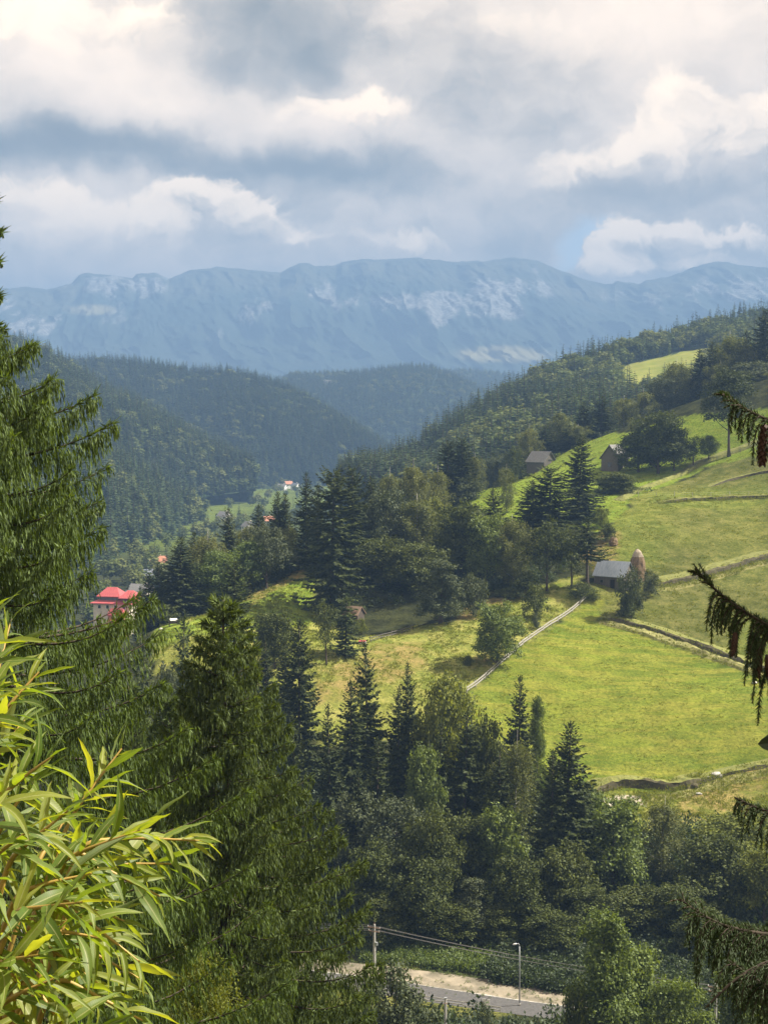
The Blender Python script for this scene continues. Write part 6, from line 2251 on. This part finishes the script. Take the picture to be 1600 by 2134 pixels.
def house(name, label, cat, at, rz, w, d, wall_h, roof_h, wall, roof, over=0.45, doorway=None, wins=(), hip=0.0, chimney=None, group=None, base=1.6, thick=0.14):
    """gabled (or hipped) building; ridge along its own x axis; front = -y side"""
    root = empty(name, at, rz)
    tag(root, label, cat, group)
    mb = MB().box((-w / 2, -d / 2, -base), (w / 2, d / 2, wall_h))
    if hip == 0:
        mb.poly_prism([(-w / 2, -d / 2, wall_h), (-w / 2, d / 2, wall_h), (-w / 2, 0, wall_h + roof_h * 0.98)], [(w / 2, -d / 2, wall_h), (w / 2, d / 2, wall_h), (w / 2, 0, wall_h + roof_h * 0.98)])
    wl = mb.build('wall', wall, root)
    rf = MB()
    e = over
    k = roof_h / (d / 2)
    zt = wall_h + roof_h + 0.05
    ze = wall_h - e * k + 0.05
    hx = w / 2 + e * 0.8
    r = hx - hip
    for sgn in (-1, 1):
        q = [(-hx, sgn * (d / 2 + e), ze), (hx, sgn * (d / 2 + e), ze), (r, 0, zt), (-r, 0, zt)]
        rf.poly_prism([np.array(p) for p in q], [np.array(p) + np.array((0, sgn * 0.001, thick)) for p in q])
    if hip > 0:
        for sgn in (-1, 1):
            q = [(sgn * hx, -(d / 2 + e), ze), (sgn * hx, d / 2 + e, ze), (sgn * r, 0, zt)]
            rf.poly_prism([np.array(p) for p in q], [np.array(p) + np.array((sgn * 0.001, 0, thick)) for p in q])
    ro = rf.build('roof', roof, root)
    if chimney:
        cx, cy_ = chimney
        MB().box((cx - 0.3, cy_ - 0.3, wall_h), (cx + 0.3, cy_ + 0.3, zt + 0.7)).build('chimney', M['cream_wall'], ro)
    if doorway:
        x, ww, hh = doorway
        dd = MB().box((x - ww / 2, -d / 2 - 0.05, 0.0), (x + ww / 2, -d / 2 - 0.003, hh)).build('doorway', M['doorway_shade'], root)
        fr = MB()
        fr.box((x - ww / 2 - 0.12, -d / 2 - 0.09, 0.0), (x - ww / 2 - 0.002, -d / 2 - 0.004, hh + 0.12))
        fr.box((x + ww / 2 + 0.002, -d / 2 - 0.09, 0.0), (x + ww / 2 + 0.12, -d / 2 - 0.004, hh + 0.12))
        fr.build('frame', wall, dd)
    for (side, x, z, ww, hh) in wins:
        fo = MB()
        if side == 'f':
            lo, hi = (x - ww / 2 - 0.1, -d / 2 - 0.08, z - 0.1), (x + ww / 2 + 0.1, -d / 2 - 0.004, z + hh + 0.1)
            po, pi = (x - ww / 2, -d / 2 - 0.10, z), (x + ww / 2, -d / 2 - 0.082, z + hh)
        elif side == 'r':
            lo, hi = (w / 2 + 0.004, x - ww / 2 - 0.1, z - 0.1), (w / 2 + 0.08, x + ww / 2 + 0.1, z + hh + 0.1)
            po, pi = (w / 2 + 0.082, x - ww / 2, z), (w / 2 + 0.10, x + ww / 2, z + hh)
        else:
            lo, hi = (-w / 2 - 0.08, x - ww / 2 - 0.1, z - 0.1), (-w / 2 - 0.004, x + ww / 2 + 0.1, z + hh + 0.1)
            po, pi = (-w / 2 - 0.10, x - ww / 2, z), (-w / 2 - 0.082, x + ww / 2, z + hh)
        wo = fo.box(lo, hi).build('window', M['white_wall'] if wall in (M['cream_wall'], M['white_wall']) else wall, root)
        MB().box(po, pi).build('pane', M['glass'], wo)
    return root


g = Gd(1282, 1226)
house('barn', 'dark wooden barn with a shiny grey tin roof in the middle of the meadows', 'barn', (g[0], g[1] + 2.5, g[2]), R_(-33), 7.3, 5.6, 2.9, 2.9, M['old_wood'], M['tin'], 0.4, (0.9, 1.1, 2.0), [('f', -1.7, 1.2, 0.6, 0.6), ('f', 2.7, 1.2, 0.6, 0.6)])
g = P(1127, 979, 487)
house('shed', 'left wooden shed with grey shingle roof below the tall narrow birch', 'shed', (g[0], g[1], float(land_z(g[0], g[1]))), R_(-48), 8.0, 6.0, 2.7, 3.2, M['old_wood'], M['shingle'], 0.5, None, [('r', 0.3, 2.9, 2.2, 0.35)])
g = P(1280, 986, 436)
house('shed', 'gabled wooden shed with steep grey roof beside the big round tree', 'shed', (g[0], g[1], float(land_z(g[0], g[1]))), R_(58), 8.0, 5.6, 3.4, 3.6, M['old_wood'], M['shingle'], 0.55, None, [('l', 0.0, 0.4, 1.2, 1.4)])


def hay_stack():
    g = P(1327, 1196, 323)
    z = float(land_z(g[0], g[1]))
    root = empty('haystack', (g[0], g[1], z))
    tag(root, 'tall brown haystack with a painted-in sunlit top and a pole behind the tin-roofed barn', 'haystack')
    n, m = 22, 20
    H, Rr = P(1327, 1144, 323)[2] - z, 1.75
    t = np.linspace(0, 1, n)
    prof = Rr * np.interp(t, [0, 0.12, 0.35, 0.6, 0.8, 0.93, 1], [1.0, 1.05, 1.02, 0.90, 0.70, 0.46, 0.10])
    a = np.arange(m) * 2 * math.pi / m
    V = np.zeros((n, m, 3))
    for i in range(n):
        rr = prof[i] * (1 + 0.20 * fbm2(np.cos(a) * 2, np.sin(a) * 2 + t[i] * 5, 1.0, 3, 3.0))
        V[i] = np.stack((rr * np.cos(a) + 0.5 * t[i] * (1 - t[i]), rr * np.sin(a), np.full(m, H * t[i])), 1)
    i = np.arange(n - 1)[:, None] * m
    j = np.arange(m)[None]
    F = np.stack((i + j, i + (j + 1) % m, i + m + (j + 1) % m, i + m + j), -1)
    k = 16
    hay = rough_mat('brown_hay', (0.125, 0.088, 0.052), (0.25, 0.18, 0.11), 3.0, 0.95, 0.12, (1, 1, 0.4))
    cap = rough_mat('sunlit_hay', (0.28, 0.235, 0.17), (0.42, 0.36, 0.28), 3.0, 0.95, 0.08)  # hay of the top rows, the sun highlight put into a paler colour
    obj('hay', mesh_np('hay', V[:k + 1].reshape(-1, 3), F[:k].reshape(-1, 4), hay), root)
    F2 = F[k:].reshape(-1, 4) - k * m
    obj('cap', mesh_np('cap', V[k:].reshape(-1, 3), F2, cap), root)  # upper part of the hay itself, coloured as if sunlit
    MB().tube([(0, 0, 0), (0.05, 0, H + 0.35)], [0.07, 0.04], 6).build('pole', M['old_wood'], root)
    # loose stalks
    rng = np.random.default_rng(4)
    q = 700
    tt = rng.random(q) * 0.75
    aa = rng.uniform(0, 6.28, q)
    rr = np.interp(tt, t, prof) * 1.02
    p = np.stack((rr * np.cos(aa), rr * np.sin(aa), tt * H), 1)
    d = unit(np.stack((np.cos(aa) * 0.5, np.sin(aa) * 0.5, -np.ones(q)), 1) + rng.normal(0, 0.4, (q, 3)))
    s = unit(np.cross(d, rng.normal(0, 1, (q, 3))))
    v, f = kites(p, d, s, rng.uniform(0.25, 0.6, q), np.full(q, 0.03))
    tag(obj('stalks', mesh_np('stalks', v, f, hay), root), None, None, None, 'stuff')
    g2 = Gd(1277, 1136)
    V2 = V.copy()
    V2[..., 2] *= 2.1 / H
    V2[..., :2] *= 0.62
    o = obj('hay_pile', mesh_np('hay_pile', V2.reshape(-1, 3), F.reshape(-1, 4), hay), None, g2)
    tag(o, 'small brown hay pile at the meadow edge above the barn', 'hay pile')


hay_stack()


def tiered_house():
    Y = 488
    c = P(243, 1285, Y)
    z = float(land_z(c[0], Y))
    root = empty('house', (c[0], Y, z), R_(-12))
    tag(root, 'big house with several red roofs at the left beside the spruce', 'house')
    k = Y / FPX
    def zz(py):
        return P(240, py, Y)[2] - z
    def hip(name, x0, x1, y0, y1, ze, zt, inset):
        mb = MB()
        a = [(x0, y0, ze), (x1, y0, ze), (x1, y1, ze), (x0, y1, ze)]
        ym = (y0 + y1) / 2
        v = [np.array(p) for p in a] + [np.array((x0 + inset, ym, zt)), np.array((x1 - inset, ym, zt))] + [np.array(p) - np.array((0, 0, 0.25)) for p in a]
        mb.add(v, [(0, 1, 5, 4), (2, 3, 4, 5), (6, 9, 8, 7), (0, 6, 7, 1), (1, 7, 8, 2), (2, 8, 9, 3), (3, 9, 6, 0)], [(1, 2, 5), (3, 0, 4)])
        return mb.build(name, M['red_roof'], root)
    W = 85 * k
    MB().box((-W * 0.48, -4.0, -2), (W * 0.46, 5.0, zz(1252))).build('wall', M['cream_wall'], root)
    MB().box((-W * 0.36, -2.5, zz(1252)), (W * 0.12, 3.5, zz(1241))).build('upper_wall', M['slate_roof'], root)
    hip('roof', -W * 0.42, W * 0.2, -3.4, 4.4, zz(1241), zz(1224), 2.6)
    hip('roof', -W * 0.54, W * 0.54, -5.0, 6.0, zz(1254), zz(1243), 3.5)
    hip('roof', W * 0.18, W * 0.62, -4.6, 3.5, zz(1243), zz(1229), 2.0)
    hip('roof', -W * 0.02, W * 0.45, -8.2, -5.3, zz(1275), zz(1262), 1.2)
    hip('roof', -W * 0.0, W * 0.34, -10.5, -8.4, zz(1292), zz(1282), 1.0)
    MB().box((0.3, -8.0, -2), (W * 0.42, -5.2, zz(1275))).build('wall', M['orange_roof'], root)
    MB().box((0.3, -10.2, -2), (W * 0.30, -8.5, zz(1292))).build('wall', M['white_wall'], root)
    for x in (-4.5, -1.5, 1.5, 4.5):
        w = MB().box((x - 0.6, -4.09, zz(1266)), (x + 0.6, -4.004, zz(1258))).build('window', M['white_wall'], root)
        MB().box((x - 0.5, -4.12, zz(1265.4)), (x + 0.5, -4.092, zz(1258.6))).build('pane', M['glass'], w)


tiered_house()
for (nm, lab, px, py, Y, rz, w, d, wh, rh, wl, rf, grp) in (
        ('house', 'cream house with pale grey roof behind the crest spruces on the left', 296, 1238, 575, -25, 9.5, 8, 4.4, 2.6, 'cream_wall', 'shingle', None),
        ('house', 'low house with a dark slate-blue roof above the cream house', 310, 1204, 640, 8, 9, 8, 2.8, 2.2, 'white_wall', 'slate_roof', None),
        ('house', 'house with an orange-brown roof highest at the left edge of the valley', 328, 1178, 700, 10, 9, 7, 3.4, 2.6, 'cream_wall', 'orange_roof', None),
        ('house', 'small white house with orange roof seen between the crest treetops', 560, 1084, 900, 20, 6, 6, 3, 2.4, 'white_wall', 'orange_roof', None),
        ('house', 'white gable house in the valley left of the twin-topped spruces', 518, 1096, 860, -50, 6.5, 6, 3, 2.6, 'white_wall', 'shingle', None),
        ('house', 'tiny white house at the foot of the left forest', 468, 1075, 1000, -30, 8, 7, 3, 3, 'white_wall', 'shingle', None),
        ('house', 'tiny white village house, left one, on the far green meadow', 588, 1014, 1620, -20, 9, 7, 3, 3, 'white_wall', 'shingle', 'white village houses on the far meadow'),
        ('house', 'tiny white village house, middle one, on the far green meadow', 601, 1009, 1680, 30, 9, 7, 3.5, 3, 'white_wall', 'orange_roof', 'white village houses on the far meadow'),
        ('house', 'tiny white village house, right one, on the far green meadow', 616, 1012, 1640, -40, 9, 7, 3, 3, 'white_wall', 'slate_roof', 'white village houses on the far meadow')):
    c = P(px, py, Y)
    z = float(land_z(c[0], Y))
    house(nm, lab, 'house', (c[0], Y, max(z, c[2] - 3)), R_(rz), w, d, wh, rh, M[wl], M[rf], 0.6, None, [('f', -w * 0.25, 1.2, 1.0, 1.2), ('f', w * 0.25, 1.2, 1.0, 1.2), ('r', 0.0, 1.2, 1.0, 1.2)], base=6.0, chimney=(w * 0.2, 0.8), group=grp)
hh = HILLS['L4']
c = P(684, 797, 2950)
k = np.argmin((pixel_of(hh.V[:36].reshape(-1, 3)) - np.array((684, 798))).__pow__(2).sum(1))
q = hh.V[:36].reshape(-1, 3)[k]
house('house', 'pale building alone in the far forest below the mountain', 'house', tuple(q), R_(-15), 17, 10, 3.5, 3, M['cream_wall'], M['shingle'], 0.8, None, [('f', -4, 1, 2, 1.6), ('f', 4, 1, 2, 1.6)], base=8)
g = P(738, 1280, 303)
house('hut', 'dark hut with a reddish roof half hidden under the grove', 'hut', (g[0], g[1], float(land_z(g[0], g[1]))), R_(-30), 3.4, 3.0, 2.0, 1.4, M['dark_wood'], M['rust'], 0.35, (0.9, 0.9, 1.7))
g = Gd(756, 1342)
house('beehive_shelter', 'tiny white box with a red top on the sunny grass by the fence', 'shelter', tuple(g), R_(-20), 1.3, 0.8, 0.5, 0.2, M['white_wall'], M['red_roof'], 0.12, None, base=0.3, thick=0.06)
g = Gd(362, 1303)
rt = empty('feeding_rack', tuple(g), 0.3)
tag(rt, 'small rack with a slanting white board roof at the left crest grass', 'feeding rack')
MB().box((-0.75, -0.4, 1.0), (0.75, 0.4, 1.06)).build('roof_board', M['white_wall'], rt, rot=(R_(24), 0, 0), loc=(0, 0.1, 0.3))
for sx in (-0.85, 0.85):
    for sy in (-0.4, 0.4):
        MB().tube([(sx, sy, -0.2), (sx, sy, 1.15)], 0.06, 6).build('post', M['dark_wood'], rt)
MB().box((-0.9, -0.35, 0.35), (0.9, 0.35, 0.75)).build('crib', M['dark_wood'], rt)

# ------------------------------------------------------------------ fences
M['pale_wood'] = rough_mat('pale_weathered_wood', (0.27, 0.255, 0.225), (0.45, 0.43, 0.385), 3.0, 0.9, 0.005, (4, 0.5, 4))


def fence(name, label, pts, spacing, post_h, post_r, rails, mat, rail_h=0.16, rail_t=0.06, wire=False, seed=3, cat='fence'):
    c = resample(pts, spacing)
    rng = np.random.default_rng(seed)
    z = land_z(c[:, 0], c[:, 1])
    o0 = np.array((c[0, 0], c[0, 1], z[0]))
    root = empty(name, o0)
    tag(root, label, cat)
    pm = MB().tube([(0, 0, -0.4), (0, 0, post_h)], [post_r, post_r * 0.85], 6).mesh('post', mat)
    unit_rail = MB().box((0, -rail_t / 2, -rail_h / 2), (1, rail_t / 2, rail_h / 2)).mesh('rail', mat) if not wire else MB().tube([(0, 0, 0), (1, 0, 0)], 0.012, 4).mesh('wire', M['metal'])
    for i in range(len(c)):
        p = np.array((c[i, 0], c[i, 1], z[i])) - o0
        obj('post', pm, root, p, (rng.normal(0, 0.05), rng.normal(0, 0.05), rng.uniform(0, 6)), (1, 1, rng.uniform(0.9, 1.12)))
        if i:
            a = np.array((c[i - 1, 0], c[i - 1, 1], z[i - 1])) - o0
            for rh in rails:
                A = a + np.array((0, 0, rh + rng.normal(0, 0.03)))
                B = p + np.array((0, 0, rh + rng.normal(0, 0.03)))
                d = B - A
                L = np.linalg.norm(d)
                obj('wire' if wire else 'rail', unit_rail, root, A + np.array((0, -post_r - rail_t * 0.5 - 0.002 if not wire else 0, 0)), (0, -math.asin(d[2] / L), math.atan2(d[1], d[0])), (L * (0.995 if wire else 0.985), 1, 1))
    return root


M['metal'] = rough_mat('grey_metal', (0.30, 0.31, 0.32), (0.42, 0.43, 0.44), 2.0, 0.5, 0.0, (1, 1, 1), 0.6, 0.5)
fence('pole_fence', 'pale two-rail pole fence running down the slope from the barn past the round tree', gpath([(1222, 1247), (1180, 1283), (1120, 1320), (1080, 1352), (1040, 1390), (1005, 1420), (972, 1444)]), 3.2, 1.15, 0.10, (0.45, 0.98), M['pale_wood'], 0.24, 0.10)
fence('rail_fence', 'grey weathered rail fence at the foot of the grove', gpath([(772, 1338), (800, 1330), (830, 1322), (860, 1312)]), 2.6, 1.1, 0.09, (0.4, 0.9), M['old_wood'], 0.16, 0.08)
fence('wire_fence', 'thin wire fence on posts across the upper right meadow', gpath([(1330, 1036), (1380, 1038), (1440, 1036), (1500, 1033), (1560, 1030), (1640, 1022)]), 4.5, 1.35, 0.07, (0.6, 1.15), M['pale_wood'], wire=True)
fence('wire_fence', 'line of thin posts along the track right of the bare-trunked tree', gpath([(1445, 972), (1490, 957), (1530, 946), (1590, 925)]), 5.0, 1.2, 0.07, (0.9,), M['old_wood'], wire=True)
fence('guard_rail', 'low dark railing with pale rails along the near side of the road', [(-14, 170.0), (-5, 166.6), (3.4, 163.0), (8.4, 161.2), (13.5, 159.2)], 2.0, 0.85, 0.045, (0.40, 0.75), M['pale_wood'], 0.10, 0.05, cat='guard rail')

# ------------------------------------------------------------------ poles, wires, lamp, sign
M['concrete'] = rough_mat('concrete', (0.36, 0.35, 0.32), (0.50, 0.48, 0.44), 2.0, 0.9, 0.005, (3, 3, 0.6))
M['ceramic'] = rough_mat('white_insulator', (0.65, 0.65, 0.62), (0.78, 0.78, 0.75), 2.0, 0.25, 0, (1, 1, 1), 0, 0.6)


def utility_pole(x, y, top, label, rz, extra=True):
    z = float(land_z(x, y))
    h = top - z
    root = empty('utility_pole', (x, y, z), rz)
    tag(root, label, 'utility pole', None)
    pb = MB()
    pb.add(np.array([(-0.17, -0.13, -0.5), (0.17, -0.13, -0.5), (0.17, 0.13, -0.5), (-0.17, 0.13, -0.5), (-0.10, -0.08, h), (0.10, -0.08, h), (0.10, 0.08, h), (-0.10, 0.08, h)]),
           [(0, 3, 2, 1), (4, 5, 6, 7), (0, 1, 5, 4), (1, 2, 6, 5), (2, 3, 7, 6), (3, 0, 4, 7)])
    for k in range(int(h / 0.9)):          # recessed ladder holes of a concrete pole stand as shallow ribs
        zz = 0.6 + k * 0.9
        pb.box((-0.12, -0.155 + 0.004 * k, zz), (0.12, -0.128 + 0.004 * k, zz + 0.12))
    pb.build('post', M['concrete'], root)
    pts = []
    for zz, half in ((h - 0.45, 0.85), (h - 0.9, 0.75)):
        arm = MB().box((-half, -0.17, zz), (half, -0.09, zz + 0.09)).build('crossarm', M['rust'], root)
        for sx in (-half + 0.06, half - 0.06):
            MB().tube([(sx, -0.13, zz + 0.09), (sx, -0.13, zz + 0.15), (sx, -0.13, zz + 0.27)], [0.03, 0.07, 0.045], 7).build('insulator', M['ceramic'], arm)
            pts.append((sx, -0.13, zz + 0.28))
    MB().tube([(-0.5, -0.1, h - 1.5), (-0.2, -0.1, h - 0.92)], 0.03, 5).build('brace', M['rust'], root)
    MB().tube([(0, 0, h), (0.02, 0, h + 0.28)], [0.03, 0.015], 5).build('spike', M['rust'], root)
    if extra:
        MB().box((0.12, -0.16, h - 2.6), (0.42, 0.12, h - 2.2)).build('junction_box', M['metal'], root)
        MB().tube([(0.2, 0, h - 2.6), (0.36, -0.1, h - 3.1), (0.16, 0, h - 3.4)], 0.025, 5).build('cable_loop', M['dark_wood'], root)
    c, s = math.cos(rz), math.sin(rz)
    return [np.array((x + c * a - s * b, y + s * a + c * b, z + zz)) for a, b, zz in pts]


t1 = P(780, 1926, 168)
pA = utility_pole(t1[0], 168, t1[2], 'concrete utility pole with two crossarms left of the lay-by', R_(-25))
t2 = P(1491, 2050, 146)
pB = utility_pole(t2[0], 146, t2[2], 'concrete utility pole half hidden by leaves at the lower right', R_(-25), False)
t3 = P(400, 1890, 186)
pC = utility_pole(t3[0], 186, t3[2], 'concrete utility pole behind the big dense spruce', R_(-25), False)


def sag_wire(a, b, sag, label, grp):
    s = np.linspace(0, 1, 24)
    p = a[None] * (1 - s)[:, None] + b[None] * s[:, None]
    p[:, 2] -= sag * 4 * s * (1 - s)
    o = MB().tube(p - a, 0.022, 4, cap=False).build('power_line', M['wire'], None, loc=a)
    tag(o, label, 'power line', grp)


M['wire'] = rough_mat('bare_wire', (0.22, 0.21, 0.19), (0.30, 0.29, 0.27), 2.0, 0.5, 0, (1, 1, 1), 0.5)
NM = ['upper left', 'upper right', 'lower left', 'lower right']
for k in range(4):
    sag_wire(pA[k], pB[k], 0.55, 'sagging wire between the two visible utility poles, on the %s insulators' % NM[k], 'wires between the two utility poles')
    sag_wire(pC[k], pA[k], 0.55, 'sagging wire from the left utility pole towards the big spruce, on the %s insulators' % NM[k], 'wires from the left utility pole to the spruce')

t = P(928, 2080, 152)
z = float(land_z(t[0], 152))
rt = empty('concrete_post', (t[0], 152, z))
tag(rt, 'plain grey concrete post standing in front of the railing', 'post')
MB().tube([(0, 0, -0.4), (0, 0, t[2] - z)], [0.17, 0.13], 8).build('shaft', M['concrete'], rt)
MB().box((-0.16, -0.16, t[2] - z), (0.16, 0.16, t[2] - z + 0.06)).build('cap', M['metal'], rt)
MB().tube([(-0.25, -0.15, t[2] - z - 0.55), (0.25, -0.15, t[2] - z - 0.55)], 0.04, 5).build('bracket', M['rust'], rt)

g = Gd(1082, 2096, 120, 200)
lt = P(1075, 1966, g[1])[2] - g[2]
rt = empty('street_lamp', tuple(g))
tag(rt, 'slim grey street lamp with a short arm beside the gravel lay-by', 'street lamp')
MB().tube([(0, 0, -0.3), (0, 0, lt * 0.5), (-0.05, 0, lt - 0.35)], [0.085, 0.07, 0.05], 8).build('pole', M['metal'], rt, smooth=True)
MB().tube([(-0.05, 0, lt - 0.35), (-0.09, 0, lt - 0.12), (-0.22, 0, lt - 0.02), (-0.45, 0, lt - 0.05)], [0.05, 0.045, 0.04, 0.035], 8).build('arm', M['metal'], rt, smooth=True)
hd = MB().tube([(-0.35, 0, lt - 0.05), (-0.45, 0, lt - 0.06), (-0.70, 0, lt - 0.11), (-0.86, 0, lt - 0.16)], [0.05, 0.10, 0.12, 0.05], 8).build('lamp_head', M['ceramic'], rt, smooth=True)
MB().box((-0.78, -0.06, lt - 0.27), (-0.5, 0.06, lt - 0.235)).build('lens', M['glass'], hd)
MB().box((-0.13, -0.13, 0), (0.13, 0.13, 0.25)).build('base', M['concrete'], rt)

g = np.array((P(1013, 2090, 161.0)[0], 161.0, 0))
g[2] = float(land_z(g[0], g[1]))
rt = empty('road_sign', tuple(g), R_(-18))
tag(rt, 'white rectangular road sign seen beside the road above a small bush', 'road sign')
hz = P(1013, 2100, 161.0)[2] - g[2]
MB().tube([(0, 0, -0.3), (0, 0, hz + 1.0)], 0.035, 7).build('post', M['metal'], rt)
pn = MB().box((-0.42, -0.065, hz - 0.15), (0.42, -0.037, hz + 1.05)).build('panel', M['white_wall'], rt)
MB().box((-0.46, -0.075, hz - 0.19), (0.46, -0.067, hz - 0.152)).build('rim', M['metal'], pn)


# tufts of grass growing over the banks, ditch and track edges
def bank_tufts():
    rng = np.random.default_rng(91)
    P_ = []
    for path, lo, hi, per in ((ditch, -2.6, 2.8, 7), (terr, -2.6, 2.2, 6), (erode, -0.4, 3.0, 6), (trk, -1.8, 2.6, 5), (up_line, -0.8, 2.0, 5)):
        c = resample(path, 0.4)
        t = np.gradient(c, axis=0)
        t /= np.linalg.norm(t, axis=1)[:, None]
        n = np.stack((-t[:, 1], t[:, 0]), 1)
        if n[:, 1].mean() < 0:
            n = -n
        k = np.repeat(np.arange(len(c)), per)
        o = rng.uniform(lo, hi, len(k))
        q = c[k] + n[k] * o[:, None] + rng.normal(0, 0.2, (len(k), 2))
        dz = np.where(o > 0.6, 0.6 * np.clip((4.0 - o) / 3.4, 0, 1), np.where(o < -0.4, 0.25, 0.15))
        P_.append(np.column_stack((q, land_z(q[:, 0], q[:, 1]) + dz)))
    P_ = np.vstack(P_)
    s = rng.uniform(0.7, 2.0, len(P_))
    stuff('grass', 'long uncut grass along the banks, the ditch and the track', P_, np.stack((s, s, s * 0.9), 1), rng.integers(0, 4, len(P_)), TUFTS, rng, 0.3)


bank_tufts()

# ------------------------------------------------------------------ the air
def build_haze():
    lo = hi = 0.0
    for o in C.objects:
        if o.get('kind') == 'structure' and o.type == 'MESH':
            co = np.empty(len(o.data.vertices) * 3, np.float32)
            o.data.vertices.foreach_get('co', co)
            lo, hi = min(lo, float(co[2::3].min())), max(hi, float(co[2::3].max()))
    b = MB().box((-4100, -700, lo - 1.0), (4100, 9600, hi + 6.0))
    m = bpy.data.materials.new('haze')
    m.use_nodes = True
    nt = NT(m.node_tree)
    nt.n.clear()
    out = nt.add('ShaderNodeOutputMaterial')
    v = nt.add('ShaderNodeVolumePrincipled')
    v.inputs['Color'].default_value = HAZE_COLOR
    v.inputs['Density'].default_value = HAZE_DENSITY
    v.inputs['Anisotropy'].default_value = 0.0
    nt.link(v.outputs[0], out.inputs['Volume'])
    o = b.build('haze', m)
    tag(o, 'thin pale blue air over the valley and the mountains', None, None, 'stuff')


build_haze()
